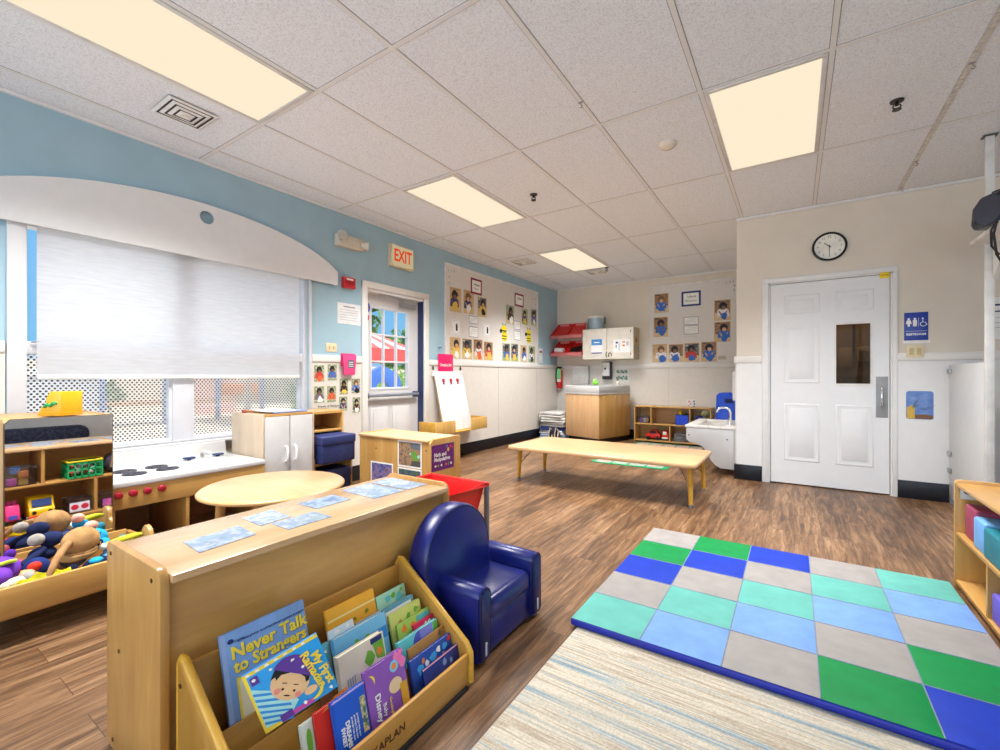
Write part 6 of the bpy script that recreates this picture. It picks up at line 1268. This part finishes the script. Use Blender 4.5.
# ================================================================ middle and back of the room
# ---- long low bench table
t, mk = at_thing('low_table', 'long low maple table with round tapered legs in the middle of the room', 'table', -1.54, 4.2, 0)
X0, X1, Ya, Yb, ZT = -2.43, -.645, 3.775, 4.62, .365
def rrect(x0, x1, y0, y1, r, n=6):
    P_ = []
    for cx_, cy_, a0 in ((x1-r, y1-r, 0), (x0+r, y1-r, 90), (x0+r, y0+r, 180), (x1-r, y0+r, 270)): P_ += [(cx_+r*math.cos(R(a0+90*k/n)), cy_+r*math.sin(R(a0+90*k/n))) for k in range(n+1)]
    return P_
w = mk(); w.prism(rrect(X0, X1, Ya, Yb, .06), ZT-.036, ZT, 'xy', .010); w.build('tabletop', W['px'], t)
for x, y, fx, fy in ((-2.26, 4.0, -2.385, 3.955), (-2.26, 4.40, -2.345, 4.45), (-.80, 4.0, -.70, 3.87), (-.80, 4.40, -.70, 4.485)):
    w = mk(); w.cyl((fx, fy, .02), (x*.12+fx*.88, y*.12+fy*.88, ZT-.035), .0165, .025, 18); lg = w.build('leg', EDGE, t)
    w = mk(); w.cyl((fx, fy, 0), (fx, fy, .024), .018, seg=14); w.build('foot', STEEL, lg)
    w = mk(); w.tube([(x*.1+fx*.9, y*.1+fy*.9, ZT-.20), (x*.7+fx*.3+(.06 if x < -1.5 else -.06), y, ZT-.04)], .005, 8); w.build('brace', PL('brace_brown', (150, 110, 70)), t)
# ---- green patterned small rugs
def smallrug(lb, x0, x1, y0, y1, n):
    t = thing('play_rug', lb, 'rug', T3((x0+x1)/2, (y0+y1)/2, 0), 'small green play rugs'); a, b_ = (x1-x0)/2, (y1-y0)/2
    B(-a, a, -b_, b_, 0, .006, .002).build('pile', PL('rug_green', (40, 140, 90), rough=.95, noise=.2, nscale=30), t)
    w = MB()
    for k in range(n): w.prism(rrect(-a+.04+k*(2*a-.08)/n, -a+.02+(k+1)*(2*a-.08)/n, -b_+.05, b_-.05, .03), .006, .0072, 'xy'); 
    w.build('pattern', blotchy('rug_pattern', [(190, 186, 176), (120, 160, 140), (206, 160, 150), (90, 130, 150)], 5, .9, 4), t)
smallrug('small green patterned rug on the floor under the low table', -2.12, -1.21, 5.24, 6.0, 4)
smallrug('small dark green rug in front of the low toy shelf at the back wall', -2.1, -1.05, 6.70, 7.22, 5)
# ---- changing table
MA = at(-2.53, 6.60, 0, -16)
t = thing('changing_table', 'maple changing table with a white raised top near the back wall', 'changing table', MA)
wd_, dp = .675, .845
w = MB(); w.box(-wd_+.03, -.03, .05, dp-.02, 0, .10); w.build('toe_kick', COVE, t)
B(-wd_, 0, 0, .02, .085, .775, .003).build('front_panel', W['pz'], t); B(-.02, 0, .02, dp, .085, .775, .003).build('side_panel', W['bz'], t); B(-wd_, -wd_+.02, .02, dp, .085, .775, .003).build('side_panel', W['z'], t); B(-wd_+.02, -.02, dp-.02, dp, .085, .775).build('back_panel', W['bz'], t)
w = MB(); w.box(-wd_-.006, .006, -.008, dp, .775, .80, .004); w.box(-wd_-.006, .006, -.008, .012, .80, .917, .004); w.box(-wd_-.006, .006, dp-.02, dp, .80, .917, .004); w.box(-wd_-.006, -wd_+.014, .012, dp-.02, .80, .917, .004); w.box(-.014, .006, .012, dp-.02, .80, .917, .004); w.build('raised_top', LAMIN, t)
B(-wd_+.03, -.03, .02, dp-.03, .80, .83, .01).build('changing_pad', PL('pad_grey', (186, 192, 200), rough=.4), t)
for y in (.12, .42, .55): w = MB(); w.cyl((0, y, .735), (.006, y, .735), .012, seg=12); w.build('cap', PL('cap_cream', (222, 206, 170)), t)
for x, z in ((-.52, .70), (-.2, .70), (-.35, .40), (-.12, .33)): w = MB(); w.cyl((x, -.002, z), (x, .001, z), .006, seg=8); w.build('screw', SCREW, t)
t = thing('toy_frog', 'small bright green frog soap on the corner of the changing table', 'frog', MA @ T3(-.10, .05, .917)); w = MB(); w.ball((0, .0, .04), (.05, .035, .04), 14); w.build('body', PL('frog_green', (120, 206, 60), rough=.4), t); w = MB(); w.ball((-.022, -.012, .085), .016, 10); w.ball((.022, -.012, .085), .016, 10); w.build('eyes', PL('frog_eye', (170, 226, 110), rough=.3), t)
t = thing('lotion_bottle', 'little bottle with a brown cap near the back of the changing table', 'bottle', MA @ T3(-.03, .60, .8305)); w = MB(); w.lathe([(.001, .0), (.028, .0), (.03, .01), (.03, .13), (.012, .15), (.012, .16), (.001, .16)], (-.04, 0, 0), 18); w.build('bottle_body', PL('bottle_pale', (214, 206, 196), rough=.3), t); w = MB(); w.cyl((-.04, 0, .16), (-.04, 0, .19), .016, seg=14); w.build('cap', PL('bottle_cap', (120, 96, 70)), t)
# ---- pile of folded mats with bags
zz = 0
for k, (c, n, lb, dx, ang, th) in enumerate((((150, 176, 206), 'pale_blue', 'pale blue folded rest mat, lowest of the pile left of the changing table', -.0, 3, .075), ((206, 214, 222), 'ice', 'icy white folded rest mat second from the bottom of the pile', .01, -4, .07), ((40, 60, 130), 'navy', 'navy folded blanket in the middle of the rest mat pile', .0, 4, .055), ((204, 204, 206), 'grey', 'grey white folded rest mat above the navy blanket', .03, -3, .075), ((210, 210, 204), 'cream', 'cream folded rest mat with a green edge below the top one', .02, 3, .08), ((206, 202, 200), 'white', 'white folded rest mat on top of the pile', .0, -5, .09))):
    t = thing('rest_mat', lb, 'mat', at(-3.45+dx, 7.02, zz, ang), 'folded rest mats by the changing table'); a, b_ = .225, .26
    w = MB(); w.box(-a, a, -b_, b_, .001, th*.48, .016, 3); w.box(-a+.01, a-.005, -b_+.008, b_, th*.5, th-.001, .016, 3); w.build('folded_pad', PL('mat_'+n, c, rough=.7, noise=.06), t)
    w = MB(); w.cyl((-a, -b_+.01, th*.49), (a-.01, -b_+.01, th*.49), .005, seg=8); w.build('piping', PL('mat_pipe_'+n, tuple(v*.55 for v in c)), t); zz += th+.001
t = thing('tote_bag', 'navy bag with pale straps in front of the rest mat pile', 'bag', at(-3.33, 6.66, 0, 8)); w = MB(); w.ball((0, 0, .11), (.10, .06, .11), 16); w.build('bag_body', PL('bag_navy', (26, 28, 56), rough=.8), t)
for x in (-.05, .05): w = MB(); w.tube([(x-.02, -.062, .03), (x-.02, -.066, .12), (x, -.05, .22), (x+.03, -.03, .16), (x+.03, -.062, .06)], .010, 8); w.build('strap', PL('strap_cream', (206, 190, 160)), t)
# ---- low toy shelf at the back wall
t, mk = at_thing('cubby_shelf', 'low maple cubby shelf of toys against the back wall', 'shelf', -1.61, 7.46, 0)
X0, X1, Ya, Yb, ZS = -2.19, -1.035, 7.29, 7.60, .585
for x in (X0, X1-.018): w = mk(); w.box(x, x+.018, Ya, Yb, 0, ZS, .004); w.build('side_panel', W['bz'], t)
w = mk(); w.box(X0-.008, X1+.008, Ya-.006, Yb, ZS-.02, ZS, .004); w.build('top', W['bx'], t)
for z in (.02, .285): w = mk(); w.box(X0+.018, X1-.018, Ya, Yb-.01, z, z+.018, .002); w.build('shelf_board', W['bx'], t)
w = mk(); w.box(X0+.018, X1-.018, Yb-.01, Yb, .02, ZS-.02); w.build('back_panel', wood('cubby_back_maple_x', (190, 144, 88), (214, 170, 112), 'x', scale=4), t)  # maple tone of the cubby back panel
for x, z0, z1 in ((-1.93, .303, ZS-.02), (-1.345, .303, ZS-.02), (-1.64, .038, .285)): w = mk(); w.box(x, x+.018, Ya+.003, Yb-.01, z0, z1); w.build('divider', W['bz'], t)
w = mk(); w.box(X0+.03, X1-.03, Ya+.03, Ya+.05, 0, .02); w.build('plinth', DARK, t)
t = crate('clear_bin', 'clear bin of blue and white toys in the top left cubby of the back shelf', -2.05, 7.42, .3035, .17, .2, .10, CLEARP, CLEARP, None, 'bin', 'clear bins in the cubby shelf')
for c, n, dx, lb in (((40, 80, 190), 'royal', -.04, 'blue toy block in the top left clear bin of the cubby shelf'), ((214, 206, 196), 'pale', .01, 'pale toy block in the top left clear bin of the cubby shelf'), ((196, 160, 80), 'ochre', .05, 'ochre toy block in the top left clear bin of the cubby shelf')):
    tag(B(-.022, .022, -.03, .03, 0, .07, .006).build('toy_block', PL('block_'+n, c), None, at(-2.05+dx, 7.38, .3085, 12)), lb, 'toy block', 'blocks in the cubby shelf')
t = crate('storage_bin', 'bright blue open bin of yellow toys in the top middle cubby of the back shelf', -1.455, 7.42, .3035, .19, .2, .15, PL('bin_blue', (34, 70, 206), rough=.3), PL('bin_blue', (34, 70, 206)), None, 'bin')
for c, n, dx, dz, lb in (((226, 206, 40), 'lemon', -.04, .2, 'yellow toy piece sticking up from the blue bin'), ((60, 96, 60), 'moss', .045, .16, 'dark green toy piece in the blue bin')):
    t = thing('toy_piece', lb, 'toy', T3(-1.455+dx, 7.42, .31), 'toys in the blue bin'); w = MB(); w.box(-.025, .025, -.03, .03, 0, dz-.02, .01); w.build('stem', PL('piece_'+n, c), t); w = MB(); w.ball((0, 0, dz-.01), (.036, .035, .03), 12); w.build('head', PL('piece_'+n, c), t)
t = crate('storage_bin', 'small navy bin in the top right cubby of the back shelf', -1.20, 7.42, .3035, .12, .16, .14, PL('bin_indigo', (40, 50, 140), rough=.3), PL('bin_indigo', (40, 50, 140)), None, 'bin')
t, mk = at_thing('toy_car', 'red and black toy car in the lower left cubby of the back shelf', 'toy car', -1.91, 7.41, .038)
w = mk(); w.prism([(-2.02, .07), (-2.02, .13), (-1.97, .14), (-1.94, .20), (-1.86, .20), (-1.82, .14), (-1.79, .13), (-1.79, .07)], 7.34, 7.47, 'xz', .012); w.build('body', PL('car_red', (206, 44, 36), rough=.25), t); w = mk(); w.prism([(-1.955, .145), (-1.932, .19), (-1.868, .19), (-1.84, .145)], 7.335, 7.34, 'xz'); w.build('car_window', PL('car_glass', (30, 32, 40), rough=.2), t)
for x in (-1.975, -1.835):
    for y in (7.345, 7.465): w = mk(); w.cyl((x, y-.012, .0695), (x, y+.012, .0695), .031, seg=16); w.build('wheel', BLACK, t)
t, mk = at_thing('toy_robot', 'red and white toy vehicle with a white face beside the toy car', 'toy vehicle', -1.735, 7.40, .038)
w = mk(); w.prism([(-1.77, .06), (-1.77, .13), (-1.755, .20), (-1.69, .20), (-1.665, .13), (-1.665, .06)], 7.36, 7.46, 'xz', .012); w.build('body', PL('robot_red', (214, 60, 44), rough=.25), t); w = mk(); w.box(-1.75, -1.695, 7.352, 7.36, .13, .18, .003); w.box(-1.765, -1.67, 7.350, 7.36, .065, .09, .003); w.build('face_plate', PWHITE, t)
for x in (-1.745, -1.69): w = mk(); w.cyl((x, 7.37, .06), (x, 7.45, .06), .0215, seg=14); w.build('wheel', BLACK, t)
t = crate('clear_bin', 'clear bin of grey toys in the lower right cubby of the back shelf', -1.48, 7.42, .0385, .2, .2, .12, CLEARP, CLEARP, None, 'bin', 'clear bins in the cubby shelf')
tag(B(-.03, .03, -.03, .03, 0, .06, .006).build('toy_block', PL('block_grey', (130, 120, 140)), None, T3(-1.5, 7.4, .0435)), 'grey toy block in the lower right clear bin of the cubby shelf', 'toy block', 'blocks in the cubby shelf')
# ---- toddler sink with tap
t, mk = at_thing('toddler_sink', 'white low toddler sink with a notched side panel by the restroom corner', 'sink', -.76, 5.75, 0)
prof = [(-1.012, .50), (-.515, .50), (-.515, .068), (-.665, .068), (-.72, .10), (-.762, .15), (-.80, .235), (-.845, .29), (-.90, .312), (-.985, .335), (-1.012, .36)]
for y in (5.33, 6.18): w = mk(); w.prism(prof, y, y+.02, 'xz', .003); w.build('side_panel', LAMIN, t)
w = mk(); w.box(-1.012, -.992, 5.35, 6.18, .35, .50); w.build('front_apron', LAMIN, t)
w = mk(); w.box(-1.025, -.91, 5.32, 6.21, .494, .522, .006, 3); w.box(-.66, -.51, 5.32, 6.21, .494, .522, .006, 3); w.box(-.92, -.65, 5.32, 5.42, .494, .522, .006); w.box(-.92, -.65, 6.10, 6.21, .494, .522, .006); w.build('counter', PL('sink_top_white', (226, 222, 218), rough=.25), t)
w = mk(); w.box(-.92, -.65, 5.41, 6.11, .39, .40); w.box(-.925, -.912, 5.41, 6.11, .39, .5); w.box(-.658, -.645, 5.41, 6.11, .39, .5); w.box(-.92, -.65, 5.405, 5.415, .39, .5); w.box(-.92, -.65, 6.105, 6.115, .39, .5); w.build('basin', PL('sink_top_white', (226, 222, 218)), t)
for x, z in ((-.985, .41), (-.60, .385)): w = mk(); w.cyl((x, 5.326, z), (x, 5.331, z), .008, seg=10); w.build('screw', SCREW, t)
w = mk(); w.cyl((-.60, 5.62, .522), (-.60, 5.62, .56), .024, .018, 16); w.tube([(-.60, 5.62, .54), (-.60, 5.62, .66), (-.615, 5.62, .695), (-.65, 5.62, .712), (-.70, 5.62, .706), (-.73, 5.62, .685), (-.738, 5.62, .655)], .013, 12); fc = w.build('faucet', CHROME, t)
for y in (5.55, 5.69): w = mk(); w.cyl((-.60, y, .522), (-.60, y, .565), .018, .014, 14); w.tube([(-.60, y, .565), (-.625, y+(y-5.62)*.4, .58)], .009, 8); w.build('tap_handle', CHROME, fc)
# towel dispenser over the sink, on the side wall
t = thing('towel_dispenser', 'white towel dispenser on the side wall above the toddler sink', 'towel dispenser', frame((XC-.0135, 6.0, .95), (0, -1, 0), (0, 0, 1))); B(-.13, .13, -.17, .17, 0, .09, .012, 3).build('housing', PL('dispenser_white', (226, 226, 226), rough=.3), t); B(-.1, .1, -.1, .1, .09, .096, .003).build('front_cover', PL('dispenser_white2', (216, 216, 218), rough=.25), t); w = MB(); w.rect(-.03, .03, -.14, -.125, .0905); w.build('logo', INK, t)
# blue chair beyond the sink
t = thing('toddler_chair', 'bright blue plastic toddler chair behind the sink', 'chair', at(-.745, 6.62, 0, 180))
bl = PL('chair_blue', (26, 78, 206), rough=.35, coat=.2)
w = MB(); w.T = T3(0, 0, 0)
w.prism([(-.19, .335), (.19, .335), (.17, .36), (.16, .62), (.155, .80), (.12, .835), (.06, .845), (-.06, .845), (-.12, .835), (-.155, .80), (-.16, .62), (-.17, .36)], -.19, -.172, 'xz', .006); w.build('backrest', bl, t)
B(-.19, .19, -.17, .19, .32, .345, .010, 3).build('seat', bl, t); B(-.05, .05, -.1725, -.171, .70, .76, .0005).build('hand_slot', PL('slot_navy', (18, 34, 96)), t)
for x in (-.15, .15):
    for y in (-.15, .15): w = MB(); w.cyl((x*1.15, y*1.15, 0), (x, y, .325), .013, seg=12); w.build('leg', CHROME, t)
t = thing('plush_toy', 'small olive plush toy beside the blue chair behind the sink', 'soft toy', T3(-1.03, 6.75, 0)); w = MB(); w.ball((0, 0, .26), (.06, .06, .26), 14); w.build('body', FAB('olive_brown', (130, 126, 88)), t); w = MB(); w.ball((0, 0, .54), (.055, .05, .05), 12); w.build('head', FAB('olive_brown', (130, 126, 88)), t)
# ---- dark cushion along the east wall, which the toddler mirror shows
t, mk = at_thing('floor_bolster', 'long dark speckled bolster along a white wall, seen only in the toddler mirror', 'bolster', 2.35, 1.2, 0)
w = mk(); w.box(2.2, 2.48, -.3, 2.04, .0, .385, .11, 5); w.build('cover', blotchy('bolster_cloth', [(22, 26, 44), (34, 38, 60), (70, 74, 96)], 26, .7, 3), t)

# ================================================================ outside the windows
def ground_mat():
    return blotchy('playground_ground', [(206, 186, 166), (226, 212, 196), (196, 176, 150)], 2.0, .9, 2)
struct(B(-40, XL-.15, -25, 40, -.3, -.12).build('ground_outside', ground_mat()))
t, mk = at_thing('playhouse', 'playhouse with a red and white striped roof, seen through the exit door', 'playhouse', -10.2, 7.5, -.12)
RB = PL('roof_red', (226, 84, 80), rough=.5); RW = PL('roof_pale', (238, 216, 206), rough=.5)
hx_, hy_, hw_ = -10.2, 7.5, 1.55
cs = [(hx_+hw_, hy_-hw_), (hx_+hw_, hy_+hw_), (hx_-hw_, hy_+hw_), (hx_-hw_, hy_-hw_)]
for i in range(4):
    A_, B__ = Vector((*cs[i], 1.75)), Vector((*cs[(i+1) % 4], 1.75)); ap = Vector((hx_, hy_, 2.62)); ce = Vector((hx_, hy_, 1.75))
    for k in range(9):
        p, q = A_.lerp(B__, k/9), A_.lerp(B__, (k+1)/9); w = mk(); w.poly([p, q, ap]); w.poly([q, p, ce]); w.build('roof_strip', RB if k % 2 == 0 else RW, t)
w = mk()
for q in ((hx_+hw_-.04, hx_+hw_+.04, hy_-hw_, hy_+hw_), (hx_-hw_-.04, hx_-hw_+.04, hy_-hw_, hy_+hw_), (hx_-hw_, hx_+hw_, hy_-hw_-.04, hy_-hw_+.04), (hx_-hw_, hx_+hw_, hy_+hw_-.04, hy_+hw_+.04)): w.box(*q, 1.46, 1.77)
w.build('fascia', PL('fascia_red', (222, 84, 80)), t)
for x, y in cs: w = mk(); w.box(x-.06-.1*(x > hx_), x+.06-.1*(x > hx_), y-.06, y+.06, -.12, 1.5); w.build('post', PL('post_cream', (216, 206, 190)), t)
t, mk = at_thing('climber_arch', 'blue plastic play arch in front of the red roofed playhouse', 'play arch', -7.0, 6.2, -.12)
prof = [(5.7, -.12), (5.7, .95), (5.8, 1.12), (6.2, 1.29), (6.6, 1.12), (6.7, .95), (6.7, -.12), (6.4, -.12)]+[(6.2+.2*math.cos(a), .75+.2*math.sin(a)) for a in [PI*k/10 for k in range(11)]]+[(6.0, -.12)]
w = mk(); w.prism(prof, -7.05, -6.95, 'yz', .01); w.build('arch_panel', PL('climber_blue', (70, 112, 196), rough=.4), t); w = mk(); w.prism([(y, z) for y, z in ell(6.2, .7, .12, .18)], -7.4, -7.36, 'yz'); w.build('far_panel', PL('climber_teal', (120, 190, 210)), t)
t, mk = at_thing('play_climber', 'outdoor climber with blue posts, red and orange panels, seen through the perforated screen', 'climber', -13.0, 5.2, -.12)
for y in (3.4, 4.6, 5.8, 7.0): w = mk(); w.cyl((-13, y, -.12), (-13, y, 1.9), .06, seg=14); w.build('post', PL('climber_post_blue', (120, 142, 190)), t)
w = mk(); w.box(-13.1, -13.02, 4.65, 5.1, .5, .95, .02); w.build('panel', PL('climber_red', (206, 70, 50)), t); w = mk(); w.box(-13.1, -13.02, 5.9, 6.9, .55, .85, .02); w.build('panel', PL('climber_orange', (222, 130, 60)), t); w = mk(); w.box(-13.6, -13.0, 3.4, 7.0, .38, .46, .01); w.build('deck', PL('climber_tan', (196, 150, 110)), t)
def tree(name, lb, x, y, h, r, c, cat='tree'):
    t = thing(name, lb, cat, T3(x, y, -.12), 'plants beyond the windows')
    if h > 1.6: w = MB(); w.tube([(0, 0, 0), (.05, 0, h*.4), (0, .05, h*.7)], [.12, .09, .05], 10); w.build('trunk', PL('bark', (92, 74, 58), rough=.9), t)
    w = MB()
    for k in range(420):
        d = Vector((random.gauss(0, 1), random.gauss(0, 1), random.gauss(0, 1))).normalized()*(random.random()**.4)*r
        p = Vector((d.x, d.y, (h-r*.8 if h > 1.6 else h*.5)+d.z*(.9 if h > 1.6 else h*.5/r)))
        a, b_ = Vector((random.uniform(-1, 1), random.uniform(-1, 1), random.uniform(-1, 1))).normalized()*r*.16, Vector((random.uniform(-1, 1), random.uniform(-1, 1), random.uniform(-1, 1))).normalized()*r*.10
        w.poly([p-a, p-b_, p+a, p+b_])
    w.build('foliage', PL('leaf_'+name+str(int(c[1])), c, rough=.7, noise=.3, nscale=3), t)
tree('tree', 'leafy tree rising behind the red playhouse roof', -17.0, 12.8, 5.2, 1.7, (84, 120, 66))
tree('tree', 'tree farther along behind the playhouse', -17.5, 17.2, 3.6, 1.5, (96, 134, 72))
for k, (x, y) in enumerate(((-12.2, 8.2), (-12.6, 10.2), (-13, 12.3))): tree('shrub', ('nearest bright shrub behind the playhouse', 'middle bright shrub behind the playhouse', 'farthest bright shrub seen through the exit door')[k], x, y, 2.2-.7, .85, (140+8*k, 176, 96), 'shrub')
for k, (x, y) in enumerate(((-18.5, 1.2), (-18.4, 4.6), (-18.2, 8.0))): tree('shrub', ('first shrub behind the perforated screen from the left', 'second shrub behind the perforated screen', 'third shrub behind the perforated screen')[k], x, y, 1.2, .8, (126, 150, 92), 'shrub')
for nm, lb, y0, y1, c in (('shed', 'pale grey garden shed far beyond the perforated screen', 2.6, 4.0, (196, 196, 204)), ('shed', 'pink painted shed far beyond the perforated screen', 6.2, 7.4, (222, 176, 166))):
    t = thing('shed', lb, 'shed', T3(-16, (y0+y1)/2, -.12), 'sheds beyond the playground'); a = (y1-y0)/2
    B(-.7, .7, -a, a, 0, 1.2).build('wall', PL('shed_%d' % c[0], c), t); w = MB(); w.prism([(-a-.1, 1.2), (a+.1, 1.2), (0, 1.55)], -.8, .8, 'yz'); w.build('roof', PL('shed_roof', (226, 222, 216)), t)
o = B(-20.2, -20, -12, 40, -.12, 1.6).build('fence', PL('fence_tan', (222, 206, 188), rough=.8), None); tag(o, 'pale tan boundary fence far beyond the playground', 'fence')
LAMPW, SOUTHW = 54, 135
# ================================================================ light and camera
wd = bpy.data.worlds.new('sky'); S.world = wd; wd.use_nodes = True
nt = wd.node_tree; bg = nt.nodes['Background']
tc = N(nt, 'ShaderNodeTexCoord'); sx = N(nt, 'ShaderNodeSeparateXYZ'); nt.links.new(tc.outputs['Generated'], sx.inputs[0])
r = ramp(nt, [(.0, (120, 144, 160)), (.06, (90, 138, 170)), (.34, (84, 134, 170)), (.55, (222, 228, 236)), (1.0, (236, 240, 246))], sx.outputs[2])
nt.links.new(r.outputs[0], bg.inputs[0]); bg.inputs[1].default_value = 2.05
def lamp(name, kind, loc, rot, energy, color=(1, 1, 1), **k):
    l = bpy.data.lights.new(name, kind); l.energy = energy; l.color = color
    for a, v in k.items(): setattr(l, a, v)
    o = bpy.data.objects.new(name, l); COL.objects.link(o); o.location = loc; o.rotation_euler = rot; return o
lamp('sun', 'SUN', (0, 0, 8), Euler((R(38), 0, R(120))), 4.0, (1, .95, .86), angle=R(1))
# the tubes of every ceiling troffer
for x, y in ((-2.58, .94), (-2.58, 3.376), (-2.58, 5.814), (-.144, 3.376)):
    lamp('troffer_tubes', 'AREA', (x, y, ZC-.012), (0, 0, 0), LAMPW, (1, .99, .965), shape='RECTANGLE', size=.54, size_y=1.15, spread=R(118))
lamp('south_fill_light', 'AREA', (-.5, YS-.35, 1.1), Euler((R(100), 0, 0)), SOUTHW, (.97, .985, 1), shape='RECTANGLE', size=6.2, size_y=2.2)  # fill light added outside the unseen south glazing, tilted up to the ceiling
lamp('restroom_fill_light', 'POINT', (.3, YR+.6, 2.5), (0, 0, 0), 20, (1, .9, .75), shadow_soft_size=.1)  # unseen lamp added to brighten the room behind the door window
cam = bpy.data.cameras.new('camera'); co = bpy.data.objects.new('camera', cam); COL.objects.link(co)
co.location = (0, 0, 1.07); co.rotation_euler = (PI/2, 0, .585)
cam.sensor_width = 36; cam.lens = 444.0/1000*36; cam.clip_start = .02; cam.clip_end = 200; cam.shift_y = .001
S.camera = co
vs = S.view_settings; vs.view_transform = 'Standard'; vs.look = 'None'; vs.exposure = .2; vs.gamma = 1; vs.use_curve_mapping = False
S.cycles.max_bounces = 8; S.cycles.diffuse_bounces = 5; S.cycles.transparent_max_bounces = 16
S.cycles.use_denoising = True
